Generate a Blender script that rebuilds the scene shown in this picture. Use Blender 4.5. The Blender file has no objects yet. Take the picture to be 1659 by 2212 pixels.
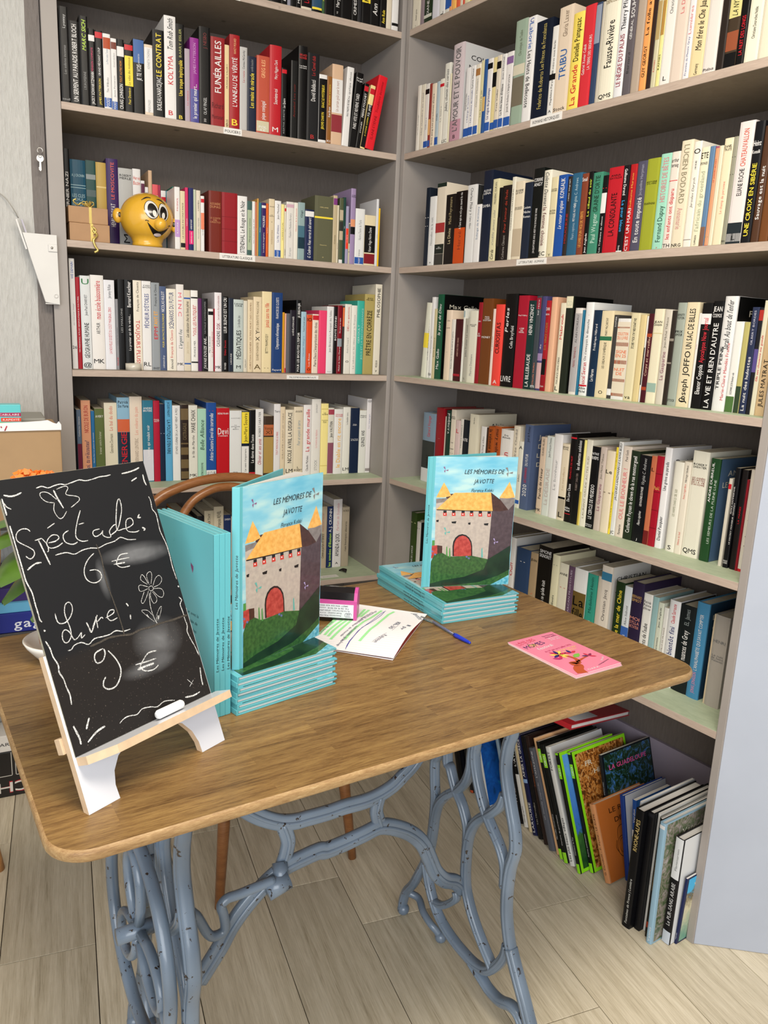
import bpy, bmesh, math, random
from mathutils import Matrix, Vector

# ---------------------------------------------------------------- camera, light, exposure
SC = bpy.context.scene
COL = SC.collection
def add(o):
    COL.objects.link(o); return o
cam_data = bpy.data.cameras.new('camera')
cam = add(bpy.data.objects.new('camera', cam_data))
CR = Vector((0.893536, -0.44689, 0.043395)); CU = Vector((0.060051, 0.214729, 0.974826)); CF = Vector((0.444958, 0.868436, -0.218704))
cam.matrix_world = Matrix(((CR.x, CU.x, -CF.x, -1.2156), (CR.y, CU.y, -CF.y, -2.3788), (CR.z, CU.z, -CF.z, 1.34527), (0, 0, 0, 1)))
cam_data.sensor_fit = 'VERTICAL'; cam_data.sensor_height = 24.0
cam_data.lens = 24.0 * 1715.09 / 2212.0
cam_data.clip_start = 0.05
SC.camera = cam

world = bpy.data.worlds.new('daylight'); SC.world = world; world.use_nodes = True
bg = world.node_tree.nodes['Background']
bg.inputs[0].default_value = (0.97, 0.955, 0.94, 1); bg.inputs[1].default_value = 0.78

def area(name, loc, target, size, power, color):
    l = bpy.data.lights.new(name, 'AREA'); l.shape = 'RECTANGLE'; l.size, l.size_y = size
    l.energy = power; l.color = color
    o = add(bpy.data.objects.new(name, l)); o.location = loc
    o.rotation_euler = (Vector(target) - Vector(loc)).to_track_quat('-Z', 'Y').to_euler()
    return o
area('shop_window_daylight', (-2.3, -4.6, 1.7), (-0.3, -0.6, 1.0), (3.0, 2.2), 126, (0.94, 0.97, 1.0))
area('ceiling_light', (-0.9, -1.9, 2.56), (-0.7, -1.3, 0.0), (1.2, 0.5), 48, (1.0, 0.90, 0.76))

SC.view_settings.view_transform = 'Standard'
SC.view_settings.look = 'None'
SC.view_settings.gamma = 1.0
SC.view_settings.use_curve_mapping = False
SC.view_settings.exposure = -0.24

# ---------------------------------------------------------------- helpers
rnd = random.Random(7)
def lin(h):
    out = []
    for k in (0, 2, 4):
        c = int(h[k:k+2], 16) / 255
        out.append(c / 12.92 if c <= .04045 else ((c + .055) / 1.055) ** 2.4)
    return (*out, 1)

MATS = {}
def mat(name, hexcol, rough=.5, metal=0.0, spec=.5, var=0.0, scale=40, bump=0.0, alpha=None, trans=0.0, coat=0.0):
    key = name + hexcol
    if key in MATS: return MATS[key]
    m = bpy.data.materials.new(name + '_' + hexcol); m.use_nodes = True
    nt = m.node_tree; b = nt.nodes['Principled BSDF']
    b.inputs['Base Color'].default_value = lin(hexcol)
    b.inputs['Roughness'].default_value = rough; b.inputs['Metallic'].default_value = metal
    b.inputs['Specular IOR Level'].default_value = spec
    if coat: b.inputs['Coat Weight'].default_value = coat; b.inputs['Coat Roughness'].default_value = .12
    if trans: b.inputs['Transmission Weight'].default_value = trans
    if var or bump:
        tc = nt.nodes.new('ShaderNodeTexCoord'); n = nt.nodes.new('ShaderNodeTexNoise')
        n.inputs['Scale'].default_value = scale; n.inputs['Detail'].default_value = 4
        nt.links.new(tc.outputs['Object'], n.inputs['Vector'])
        if var:
            r = nt.nodes.new('ShaderNodeMapRange'); r.inputs[1].default_value = .3; r.inputs[2].default_value = .7
            r.inputs[3].default_value = 1 - var; r.inputs[4].default_value = 1 + var * .4
            nt.links.new(n.outputs['Fac'], r.inputs[0])
            mx = nt.nodes.new('ShaderNodeVectorMath'); mx.operation = 'SCALE'
            mx.inputs[0].default_value = lin(hexcol)[:3]
            nt.links.new(r.outputs[0], mx.inputs['Scale']); nt.links.new(mx.outputs[0], b.inputs['Base Color'])
        if bump:
            bp = nt.nodes.new('ShaderNodeBump'); bp.inputs['Strength'].default_value = bump; bp.inputs['Distance'].default_value = .002
            nt.links.new(n.outputs['Fac'], bp.inputs['Height']); nt.links.new(bp.outputs[0], b.inputs['Normal'])
    MATS[key] = m
    return m

def nodes(m):
    nt = m.node_tree
    def N(t, **k):
        n = nt.nodes.new(t)
        for a, v in k.items():
            if a.startswith('i_'):
                key = a[2:]
                n.inputs[int(key) if key.isdigit() else key].default_value = v
            else: setattr(n, a, v)
        return n
    return nt, N, nt.nodes['Principled BSDF'], nt.links.new

def newmat(name, rough=.5):
    m = bpy.data.materials.new(name); m.use_nodes = True
    m.node_tree.nodes['Principled BSDF'].inputs['Roughness'].default_value = rough
    return m

def ramp(N, stops):
    r = N('ShaderNodeValToRGB'); e = r.color_ramp.elements
    while len(e) < len(stops): e.new(.5)
    for k, (p, c) in enumerate(stops):
        e[k].position = p; e[k].color = lin(c)
    return r

def wood(name, cols, stretch=(1, 8, 8), scale=6, rough=.45, bump=.15, per_object=False, spec=.5, knots=0):
    m = newmat(name, rough); nt, N, b, L = nodes(m)
    b.inputs['Specular IOR Level'].default_value = spec
    tc = N('ShaderNodeTexCoord'); mp = N('ShaderNodeMapping'); mp.inputs['Scale'].default_value = stretch
    L(tc.outputs['Object'], mp.inputs['Vector'])
    if per_object:
        oi = N('ShaderNodeObjectInfo'); cx = N('ShaderNodeCombineXYZ'); ml = N('ShaderNodeMath', operation='MULTIPLY', i_1=37.0)
        L(oi.outputs['Random'], ml.inputs[0]); L(ml.outputs[0], cx.inputs[0]); L(ml.outputs[0], cx.inputs[1]); L(cx.outputs[0], mp.inputs['Location'])
    n1 = N('ShaderNodeTexNoise', i_Scale=scale, i_Detail=8.0, i_Roughness=.65, i_Distortion=.6); L(mp.outputs[0], n1.inputs['Vector'])
    n2 = N('ShaderNodeTexNoise', i_Scale=scale * 7, i_Detail=4.0, i_Roughness=.7); L(mp.outputs[0], n2.inputs['Vector'])
    a = N('ShaderNodeMath', operation='MULTIPLY_ADD', i_1=.45, i_2=0.0); L(n2.outputs['Fac'], a.inputs[0])
    s = N('ShaderNodeMath', operation='MULTIPLY_ADD', i_1=.6); L(n1.outputs['Fac'], s.inputs[0]); L(a.outputs[0], s.inputs[2])
    r = ramp(N, [(.30 + .45 * k / max(1, len(cols) - 1), c) for k, c in enumerate(cols)])
    L(s.outputs[0], r.inputs[0])
    out = r.outputs[0]
    if knots:
        vo = N('ShaderNodeTexVoronoi', i_Scale=knots, i_Randomness=1.0); L(tc.outputs['Object'], vo.inputs['Vector'])
        kr = N('ShaderNodeMapRange', i_1=.035, i_2=.075, i_3=.45, i_4=1.0); L(vo.outputs['Distance'], kr.inputs[0])
        kv = N('ShaderNodeVectorMath', operation='SCALE'); L(out, kv.inputs[0]); L(kr.outputs[0], kv.inputs['Scale']); out = kv.outputs[0]
    if per_object:
        mr = N('ShaderNodeMapRange', i_3=.84, i_4=1.1); L(oi.outputs['Random'], mr.inputs[0])
        vm = N('ShaderNodeVectorMath', operation='SCALE'); L(out, vm.inputs[0]); L(mr.outputs[0], vm.inputs['Scale']); out = vm.outputs[0]
    L(out, b.inputs['Base Color'])
    bp = N('ShaderNodeBump', i_Strength=bump, i_Distance=.002); L(s.outputs[0], bp.inputs['Height']); L(bp.outputs[0], b.inputs['Normal'])
    return m

class MB:
    'collects geometry with material slots, builds ONE mesh object'
    def __init__(s): s.v = []; s.f = []; s.mi = []; s.mats = []; s.sm = []
    def slot(s, m):
        if m not in s.mats: s.mats.append(m)
        return s.mats.index(m)
    def add(s, vs, fs, m, smooth=False):
        o = len(s.v); k = s.slot(m); s.v.extend([tuple(x) for x in vs])
        for f in fs: s.f.append([i + o for i in f]); s.mi.append(k); s.sm.append(smooth)
    def box(s, x0, y0, z0, x1, y1, z1, m, M=None):
        vs = [Vector((x, y, z)) for z in (z0, z1) for y in (y0, y1) for x in (x0, x1)]
        if M: vs = [M @ v for v in vs]
        s.add(vs, [(0, 2, 3, 1), (4, 5, 7, 6), (0, 1, 5, 4), (2, 6, 7, 3), (0, 4, 6, 2), (1, 3, 7, 5)], m)
    def bbox(s, x0, y0, z0, x1, y1, z1, m, r=.001, M=None):
        'box with chamfered vertical and horizontal edges'
        bm = bmesh.new(); bmesh.ops.create_cube(bm, size=1)
        for v in bm.verts: v.co = Vector(((x0 + x1) / 2 + v.co.x * (x1 - x0), (y0 + y1) / 2 + v.co.y * (y1 - y0), (z0 + z1) / 2 + v.co.z * (z1 - z0)))
        bmesh.ops.bevel(bm, geom=bm.edges[:], offset=r, segments=2, affect='EDGES', profile=.6)
        s.frombm(bm, m, M)
    def frombm(s, bm, m, M=None, smooth=False):
        bm.verts.index_update()
        vs = [(M @ v.co) if M else v.co.copy() for v in bm.verts]
        s.add(vs, [[v.index for v in f.verts] for f in bm.faces], m, smooth); bm.free()
    def tube(s, pts, rad, m, n=10, closed=False, flat=None, caps=True, sq=1.0):
        'tube along points; rad scalar or list; flat=(axis vector, factor) widens the section along the axis'
        P = [Vector(p) for p in pts]; k = len(P)
        R = rad if isinstance(rad, (list, tuple)) else [rad] * k
        vs = []; up = None
        for i in range(k):
            t = (P[(i + 1) % k] - P[i - 1]) if closed else (P[min(i + 1, k - 1)] - P[max(i - 1, 0)])
            t.normalize()
            if flat: a = Vector(flat[0]); a = (a - t * a.dot(t)).normalized()
            else:
                if up is None: up = Vector((0, 0, 1)) if abs(t.z) < .9 else Vector((1, 0, 0))
                a = (up - t * up.dot(t)).normalized(); up = a
            b = t.cross(a)
            fa = flat[1] if flat else 1
            for j in range(n):
                th = 2 * math.pi * j / n
                ct, st_ = math.cos(th), math.sin(th)
                if sq != 1.0: ct = math.copysign(abs(ct) ** sq, ct); st_ = math.copysign(abs(st_) ** sq, st_)
                vs.append(P[i] + a * (ct * R[i] * fa) + b * (st_ * R[i]))
        fs = []
        for i in range(k if closed else k - 1):
            for j in range(n):
                a0 = i * n + j; a1 = i * n + (j + 1) % n; b0 = ((i + 1) % k) * n + j; b1 = ((i + 1) % k) * n + (j + 1) % n
                fs.append((a0, a1, b1, b0))
        if caps and not closed: fs.append(list(range(n))[::-1]); fs.append([(k - 1) * n + j for j in range(n)])
        s.add(vs, fs, m, True)
    def prism(s, poly, z0, z1, m, M=None, mside=None):
        'polygon (x,y) extruded z0..z1'
        k = len(poly)
        vs = [Vector((x, y, z0)) for x, y in poly] + [Vector((x, y, z1)) for x, y in poly]
        if M: vs = [M @ v for v in vs]
        s.add(vs, [list(range(k))[::-1], [k + j for j in range(k)]], m)
        s.add(vs, [(j, (j + 1) % k, k + (j + 1) % k, k + j) for j in range(k)], mside or m)
    def sphere(s, c, r, m, seg=24, rings=14, M=None, sc=(1, 1, 1)):
        bm = bmesh.new(); bmesh.ops.create_uvsphere(bm, u_segments=seg, v_segments=rings, radius=r)
        for v in bm.verts: v.co = Vector((v.co.x * sc[0] + c[0], v.co.y * sc[1] + c[1], v.co.z * sc[2] + c[2]))
        s.frombm(bm, m, M, True)
    def lathe(s, prof, m, n=32, c=(0, 0, 0), M=None):
        vs = [Vector((c[0] + r * math.cos(2 * math.pi * j / n), c[1] + r * math.sin(2 * math.pi * j / n), c[2] + z)) for r, z in prof for j in range(n)]
        if M: vs = [M @ v for v in vs]
        fs = [(i * n + j, i * n + (j + 1) % n, (i + 1) * n + (j + 1) % n, (i + 1) * n + j) for i in range(len(prof) - 1) for j in range(n)]
        s.add(vs, fs, m, True)
    def build(s, name, parent=None, M=None):
        me = bpy.data.meshes.new(name); me.from_pydata(s.v, [], s.f)
        for m in s.mats: me.materials.append(m)
        me.polygons.foreach_set('material_index', s.mi); me.polygons.foreach_set('use_smooth', s.sm); me.update()
        o = add(bpy.data.objects.new(name, me))
        if parent: o.parent = parent
        if M: o.matrix_local = M
        return o

def thing(name, label, cat, M=None, group=None):
    o = add(bpy.data.objects.new(name, None)); o.empty_display_size = .05
    if M: o.matrix_world = M
    return tag(o, label, cat, group)
def tag(o, label, cat, group=None):
    o['label'] = label; o['category'] = cat
    if group: o['group'] = group
    return o
def struct(o): o['kind'] = 'structure'; return o
def copy_tree(o, parent=None):
    c = o.copy(); COL.objects.link(c)
    if parent: c.parent = parent
    for ch in list(o.children): copy_tree(ch, c)
    return c
def TR(x, y, z, yaw=0): return Matrix.Translation((x, y, z)) @ Matrix.Rotation(yaw, 4, 'Z')
def smooth_path(pts, sub=4):
    P = [Vector(p) for p in pts]; out = []
    for i in range(len(P) - 1):
        a, b, c, d = P[max(i - 1, 0)], P[i], P[i + 1], P[min(i + 2, len(P) - 1)]
        for k in range(sub):
            t = k / sub
            out.append(.5 * ((2 * b) + (c - a) * t + (2 * a - 5 * b + 4 * c - d) * t * t + (3 * b - a - 3 * c + d) * t ** 3))
    out.append(P[-1]); return out

# ---- lettering: glyph outlines of the built-in font, laid out as flat print
GL = {}
def glyph(ch, bold):
    k = (ch, bold)
    if k in GL: return GL[k]
    cu = bpy.data.curves.new('glyph', 'FONT'); cu.body = ch; cu.resolution_u = 2
    if bold and ch not in 'MW': cu.offset = .007
    ob = bpy.data.objects.new('glyph', cu)
    me = bpy.data.meshes.new_from_object(ob)
    vs = [(v.co.x, v.co.y) for v in me.vertices]; fs = [tuple(p.vertices) for p in me.polygons]
    bpy.data.objects.remove(ob); bpy.data.curves.remove(cu); bpy.data.meshes.remove(me)
    if vs:
        x0 = min(v[0] for v in vs); x1 = max(v[0] for v in vs)
        vs = [(x - x0, y) for x, y in vs]; GL[k] = (vs, fs, x1 - x0 + .085)
    else: GL[k] = ([], [], .30)
    return GL[k]
def text2d(s, length, height, bold=False, italic=False, stretch=1.5, hand=False):
    'vertices and faces of a line of text in a box of the given length, baseline at 0, caps about height high'
    gs = [glyph(c, bold) for c in s]
    w0 = max(.1, sum(g[2] for g in gs) - .085)
    sy = height / .73; sx = length / w0
    if sx < .5 * sy: sy = sx / .5
    if sx > stretch * sy: sx = stretch * sy
    x = (length - w0 * sx) / 2; vs = []; fs = []
    for c, (gv, gf, adv) in zip(s, gs):
        o = len(vs); dy = (rnd.random() - .5) * .08 * sy if hand else 0
        vs += [(x + vx * sx + (vy * sy * .22 if italic else 0), vy * sy + dy) for vx, vy in gv]
        fs += [[i + o for i in f] for f in gf]; x += adv * sx
    return vs, fs, sy * .73

PAPER = mat('paper_edges', 'd9ceb6', .9, var=.12, scale=60)
PAPERW = mat('paper_white', 'e0ddd8', .8)
def cmat(h):
    if h == '121112': h = '0b0a0b'
    v = [int(h[k:k+2], 16) for k in (0, 2, 4)]
    if min(v) > 150: h = '%02x%02x%02x' % tuple(int(c * .915) for c in v)   # pale print colours toned down, never pure white
    return mat('print', h, .36, spec=.22)
def place_text(mb, s, o, ex, ey, length, height, m, **k):
    'text starting at point o, running along ex, letters standing along ey'
    vs, fs, hh = text2d(s, length, height, **k)
    o = Vector(o); ex = Vector(ex); ey = Vector(ey)
    mb.add([o + ex * x + ey * (y + (height - hh) / 2) for x, y in vs], fs, m)

def book_mesh(w, h, d, color, bands=(), texts=(), cover=None, hard=False, pagecol=None, name='cover'):
    'upright book: spine at y=0 facing -y, width along x, height along z'
    tc = .0022 if hard else .0006
    tc = min(tc, w * .2)
    bul = min(.0018, w * .06) if hard else min(.0005, w * .03)
    m = cmat(color)
    n = 6; prof = [(0, d), (0, .0008)]
    prof += [(w * k / n, -bul * (1 - (2 * k / n - 1) ** 2)) for k in range(1, n)] + [(w, .0008), (w, d)]
    inner = [(w - tc, d), (w - tc, tc)] + [(tc, tc), (tc, d)]
    poly = prof + inner
    c = MB(); c.prism(poly[::-1], 0, h, m)
    yf = lambda x, e=.0003: -bul - e
    yb = lambda x, e=.00018: -bul * (1 - (2 * min(max(x, 0), w) / w - 1) ** 2) - e
    for col, a, b in bands:
        z0, z1 = h * a / 100, h * b / 100
        vs = []
        for k in range(n + 1):
            x = .0004 + (w - .0008) * k / n; vs += [(x, yb(x), z0 + .0004), (x, yb(x), z1 - .0002)]
        c.add(vs, [(2 * k, 2 * k + 2, 2 * k + 3, 2 * k + 1) for k in range(n)], cmat(col))
    for col, a, b, fl, s, lane in texts:
        z0, z1 = h * a / 100, h * b / 100
        if 'h' in fl:
            lines = s.split('/'); lh = (z1 - z0) / len(lines)
            for k, ln in enumerate(lines):
                vs, fs, hh = text2d(ln.strip(), w * .82, min(lh * .8, w * .6), bold=True)
                zz = z1 - lh * (k + 1) + (lh - hh) / 2
                c.add([(w * .09 + x, yf(w * .09 + x), zz + y) for x, y in vs], fs, cmat(col))
        else:
            H = w * (.30 if 'n' in fl else .48); off = .5
            if lane: H = w * .26; off = .27 if lane == 1 else .73
            vs, fs, hh = text2d(s, z1 - z0, H, bold='n' not in fl, italic='i' in fl)
            if 'v' in fl: c.add([(w * (1 - off) - hh / 2 + y, yf(w * (1 - off) - hh / 2 + y), z1 - x) for x, y in vs], fs, cmat(col))
            else: c.add([(w * off + hh / 2 - y, yf(w * off + hh / 2 - y), z0 + x) for x, y in vs], fs, cmat(col))
    if cover:
        ccol, ct = cover; xx = w + .00015
        if ccol in PHOTO: pm = PHOTO[ccol]
        else: pm = cmat(ccol)
        e = .004 if ccol in PHOTO else .0006
        if ccol in ('skygrass', 'autumn'):
            c.add([(w + .00005, .004, .0006), (w + .00005, d - .0006, .0006), (w + .00005, d - .0006, h - .0006), (w + .00005, .004, h - .0006)], [(0, 1, 2, 3)], cmat('8cd820')); e = .009
        c.add([(xx, e + .004, e), (xx, d - e, e), (xx, d - e, h - e), (xx, e + .004, h - e)], [(0, 1, 2, 3)], pm)
        lum = sum(int(ccol[k:k+2], 16) for k in (0, 2, 4)) if ccol not in PHOTO else 0
        tm = cmat('1c1c1e' if lum > 380 else ('e8569a' if ccol == 'palm' else ('3a1c0c' if ccol == 'b8682c' else 'e6e0cc')))
        if ccol == 'b8682c':
            def curve(pts, wd=.0016):
                P = smooth_path([(y, z, 0) for y, z in pts], 4); vs = []
                for i, p in enumerate(P):
                    t = P[min(i + 1, len(P) - 1)] - P[max(i - 1, 0)]; t.normalize()
                    vs += [(xx + .0002, p.x - t.y * wd / 2, p.y + t.x * wd / 2), (xx + .0002, p.x + t.y * wd / 2, p.y - t.x * wd / 2)]
                c.add(vs, [(2 * i, 2 * i + 1, 2 * i + 3, 2 * i + 2) for i in range(len(P) - 1)], tm)
            curve([(.075 + .022 * math.cos(a), .072 + .026 * math.sin(a)) for a in [.5 * k for k in range(14)]])
            curve([(.075 + .015 * math.cos(a), .074 + .018 * math.sin(a)) for a in [.5 * k for k in range(14)]], .001)
            curve([(.060, .095), (.066, .118), (.082, .124), (.092, .112), (.088, .098)]); curve([(.070, .048), (.066, .034), (.078, .030), (.072, .020)]); curve([(.092, .110), (.104, .100), (.110, .082)]); curve([(.056, .060), (.048, .075), (.054, .092)])
        zz = h * .9
        for ln in [t for t in ct.split('/') if t]:
            place_text(c, ln, (xx + .0002, d * .12, zz - .016), (0, 1, 0), (0, 0, 1), d * .76 if len(ln) > 4 else d * .3, .013, tm, bold=True)
            zz -= .026 if ccol != 'palm' else .03
    pb = MB(); e = .003 if hard else .0004; q = max(tc + .0001, .0008)
    if w - 2 * q > .0005: pb.box(q, tc + .0003, e * .6, w - q, d - (e + .0006), h - e, pagecol or PAPER)
    return c, pb

PHOTO = {}
def photo_mat(name, stops, scale, dist=1.0, grad=None):
    m = newmat(name, .3); nt, N, b, L = nodes(m)
    tc = N('ShaderNodeTexCoord'); n = N('ShaderNodeTexNoise', i_Scale=scale, i_Detail=8.0, i_Roughness=.7, i_Distortion=dist)
    L(tc.outputs['Object'], n.inputs['Vector']); r = ramp(N, stops)
    if grad:
        sx = N('ShaderNodeSeparateXYZ'); L(tc.outputs['Object'], sx.inputs[0])
        ma = N('ShaderNodeMath', operation='MULTIPLY_ADD', i_1=grad, i_2=-.1); L(sx.outputs[2], ma.inputs[0])
        ad = N('ShaderNodeMath', operation='ADD'); L(ma.outputs[0], ad.inputs[0])
        m2 = N('ShaderNodeMath', operation='MULTIPLY', i_1=.5); L(n.outputs['Fac'], m2.inputs[0]); L(m2.outputs[0], ad.inputs[1]); L(ad.outputs[0], r.inputs[0])
    else: L(n.outputs['Fac'], r.inputs[0])
    L(r.outputs[0], b.inputs['Base Color']); PHOTO[name] = m; return m
photo_mat('autumn', [(.3, '1c120c'), (.45, '6a3c18'), (.52, 'b8702c'), (.6, 'c89a58'), (.68, '9a9aa0')], 55, 2)
photo_mat('palm', [(.3, '0c120e'), (.48, '16301c'), (.52, '2a4c30'), (.6, '3a6ab0'), (.7, '5a94d8')], 26, 3)
photo_mat('sea', [(.3, '0c2c1c'), (.42, '1a4a90'), (.55, '1c5cb0'), (.66, '2a88a8'), (.72, 'b89048')], 14, 1)
photo_mat('aerial', [(.3, '2c3a28'), (.45, '5a6a48'), (.55, '8a8078'), (.65, 'a8a0a0')], 45, 2)
photo_mat('skygrass', [(.2, '1c4420'), (.38, '3a6a30'), (.45, '3a70c0'), (.9, '5a9ae0')], 20, 1, grad=2.6)
photo_mat('castle', [(.2, '6aa08c'), (.4, 'd8d0b0'), (.5, '6a5c3c'), (.56, '48b8e8'), (.9, '30a8e8')], 20, .5, grad=3)

# ---------------------------------------------------------------- materials of the room
def wallpaper(name, light, dark=None, edge=None, bump=.5):
    'painted wood-chip paper with short vertical relief; below/right of an irregular paint edge the second colour'
    m = newmat(name, .75); nt, N, b, L = nodes(m)
    tc = N('ShaderNodeTexCoord'); mp = N('ShaderNodeMapping'); mp.inputs['Scale'].default_value = (1, 1, .18)
    L(tc.outputs['Object'], mp.inputs['Vector'])
    n = N('ShaderNodeTexNoise', i_Scale=150.0, i_Detail=3.0, i_Roughness=.6); L(mp.outputs[0], n.inputs['Vector'])
    r = N('ShaderNodeMapRange', i_1=.35, i_2=.65, i_3=.92, i_4=1.05); L(n.outputs['Fac'], r.inputs[0])
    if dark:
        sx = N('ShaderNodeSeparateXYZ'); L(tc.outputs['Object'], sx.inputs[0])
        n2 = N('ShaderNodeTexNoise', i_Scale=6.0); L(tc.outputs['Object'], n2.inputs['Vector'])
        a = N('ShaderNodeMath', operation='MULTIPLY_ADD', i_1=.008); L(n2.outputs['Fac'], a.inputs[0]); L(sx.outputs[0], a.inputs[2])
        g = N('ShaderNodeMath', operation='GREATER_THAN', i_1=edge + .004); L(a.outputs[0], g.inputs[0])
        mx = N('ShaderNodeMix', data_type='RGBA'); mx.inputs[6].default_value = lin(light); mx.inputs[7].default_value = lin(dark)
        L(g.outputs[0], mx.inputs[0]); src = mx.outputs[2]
    else:
        rgb = N('ShaderNodeRGB'); rgb.outputs[0].default_value = lin(light); src = rgb.outputs[0]
    vm = N('ShaderNodeVectorMath', operation='SCALE'); L(src, vm.inputs[0]); L(r.outputs[0], vm.inputs['Scale']); L(vm.outputs[0], b.inputs['Base Color'])
    bp = N('ShaderNodeBump', i_Strength=bump, i_Distance=.004); L(n.outputs['Fac'], bp.inputs['Height']); L(bp.outputs[0], b.inputs['Normal'])
    return m
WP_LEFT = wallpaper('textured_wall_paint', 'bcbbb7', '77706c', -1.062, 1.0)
WP_BACK = wallpaper('taupe_back_paper', '6a615a', bump=.35)
PAINT = mat('taupe_paint', '9c9590', .5, var=.05, scale=9, bump=.05)
SHELF = wood('shelf_pine', ['9c8b7e', 'b3a193', 'c2b1a3'], (1.2, 12, 12), 3.5, .55, .08, knots=9.0)
SHELFR = wood('shelf_pine_end', ['96826f', 'b09a86', 'c0ab98'], (12, 1.2, 12), 3.5, .55, .08)
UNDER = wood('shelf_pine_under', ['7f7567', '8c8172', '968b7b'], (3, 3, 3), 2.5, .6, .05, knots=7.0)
GREENTOP = wood('pale_green_wash', ['9aa78c', 'adba9e', 'bcc7ac'], (2, 6, 6), 3, .6, .05)
PANEL = mat('pale_blue_grey_paint', 'abb2c0', .45, var=.06, scale=5, bump=.03)
LILAC = mat('lilac_paint', '9c92a0', .5, var=.04, scale=10)
GREYIN = mat('grey_inside_paint', '6c6662', .6, var=.05, scale=12)

# ---------------------------------------------------------------- room shell
SL = 0.13529   # direction of the right bookcase (its yaw)
RD = Vector((math.sin(SL), -math.cos(SL), 0)); RN = Vector((math.cos(SL), math.sin(SL), 0))
RYAW = SL - math.pi / 2
RM = Matrix.Rotation(RYAW, 4, 'Z')
ZL = [2.2399, 1.8947, 1.5547, 1.2113, 0.8678, 0.5227]
ZR = [2.2404, 1.8928, 1.5539, 1.2139, 0.8699, 0.5292]
T = .0178

fl = MB(); SUB = mat('dark_subfloor', '4a4238', .9)
fl.box(-3.2, -4.2, -.03, 2.0, .9, -.013, SUB)
floor = struct(fl.build('floor'))
OAK = wood('washed_oak_laminate', ['8d7f68', 'c6baa0', 'ddd2ba', 'eae1cc'], (22, .8, 22), 3.0, .42, .3, per_object=True)
FROT = math.radians(5.0)
PW, PL = .1935, 1.24
pm = MB(); pm.bbox(.0009, .0009, -.013, PW - .0009, PL - .0009, 0, OAK, .0008)
plank0 = None
joints = {-2: .062, -1: -.818, 0: -.994, 1: -1.3725}
for i in range(-9, 8):
    u0 = -.022 - PW + PW * (i - 1)
    j0 = {-1: -.818, 0: -.994, 1: -1.3725}.get(i, -.2 - ((i * 37) % 11) * .11)
    for k in range(-3, 3):
        v0 = j0 + k * PL
        if v0 > .7 or v0 + PL < -3.6: continue
        x = u0 * math.cos(FROT) - 0; c, s = math.cos(-FROT), math.sin(-FROT)
        X, Y = u0 * c - v0 * s, u0 * s + v0 * c
        if plank0 is None:
            plank0 = pm.build('plank', floor); o = plank0
        else:
            o = plank0.copy(); add(o); o.parent = floor
        o.matrix_local = Matrix.Translation((X, Y, 0)) @ Matrix.Rotation(-FROT, 4, 'Z')

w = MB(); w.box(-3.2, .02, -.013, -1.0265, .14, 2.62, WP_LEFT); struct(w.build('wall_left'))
w = MB(); w.box(-1.4, .34, -.013, 1.4, .42, 2.62, WP_BACK); struct(w.build('wall_back'))
w = MB(); w.box(-.4, .34, -.013, 3.0, .42, 2.62, WP_BACK); struct(w.build('wall_side', M=RM))
w = MB(); w.box(-3.2, -4.2, 2.62, 2.4, .6, 2.7, mat('ceiling_white', 'dcd8d0', .9)); struct(w.build('ceiling'))
# painted partition set at 45 degrees to the right bookcase
p0 = RD * 1.3305 + RN * .003
pm_ = MB(); pm_.bbox(0, 0, 0, 1.1, .03, 2.6, PANEL, .002)
struct(pm_.build('wall_right', M=TR(p0.x, p0.y, .0005, math.atan2(-.576, .817))))

# ---------------------------------------------------------------- bookcases
def tag_label(parent, txt, x0, x1, z0, z1, y=0, hand=False, font=1.0):
    c = MB(); c.box(x0, y - .0012, z0, x1, y - .0002, z1, PAPERW)
    place_text(c, txt, (x0 + (x1 - x0) * .08, y - .0014, z0 + (z1 - z0) * .28), (1, 0, 0), (0, 0, 1), (x1 - x0) * .84, (z1 - z0) * .42, cmat('1c1a1c'), bold=not hand, italic=hand, hand=hand)
    o = c.build('shelf_label', parent); o['label'] = 'white paper shelf label reading ' + txt.replace('/', ' '); return o

def shelf_board(parent, x0, x1, dep, z, endgrain, green):
    c = MB(); r = .0012
    m = SHELF
    c.box(x0, .0, z - T, x1, dep, z - .0006, m)
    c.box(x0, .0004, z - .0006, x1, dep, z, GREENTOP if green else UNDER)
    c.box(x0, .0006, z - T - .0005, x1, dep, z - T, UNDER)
    return c.build('shelf', parent)

bl = thing('bookcase', 'tall taupe bookcase facing the viewer, left of the corner, full of novels', 'bookcase')
c = MB(); c.bbox(-1.0245, 0, 0, -.9855, .30, 2.6, PAINT, .0015); c.build('side_panel', bl)
c = MB(); c.bbox(-.0088, 0, 0, .0090, .30, 2.6, PAINT, .0012); c.build('side_panel', bl)
c = MB(); c.box(-.985, .2870, 0, -.0092, .2990, 2.6, WP_BACK); c.build('back_panel', bl)
ls = [shelf_board(bl, -.985, -.0092, .2865, z, 0, k >= 4) for k, z in enumerate(ZL)]
shelf_board(bl, -.985, -.0092, .2865, ZL[0] + .345, 0, False)
tag_label(ls[0], 'ROMANS NOIRS', -.592, -.512, 2.2215, 2.2375)
tag_label(ls[1], 'POLICIERS', -.559, -.506, ZL[1] - .0178, ZL[1] - .0005)
tag_label(ls[2], 'LITTERATURE CLASSIQUE', -.571, -.464, ZL[2] - .0178, ZL[2] - .0005)
tag_label(ls[3], 'PHILOSOPHIE RELIGION/SPIRITUALITE', -.359, -.253, ZL[3] - .0165, ZL[3] - .0045)

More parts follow.
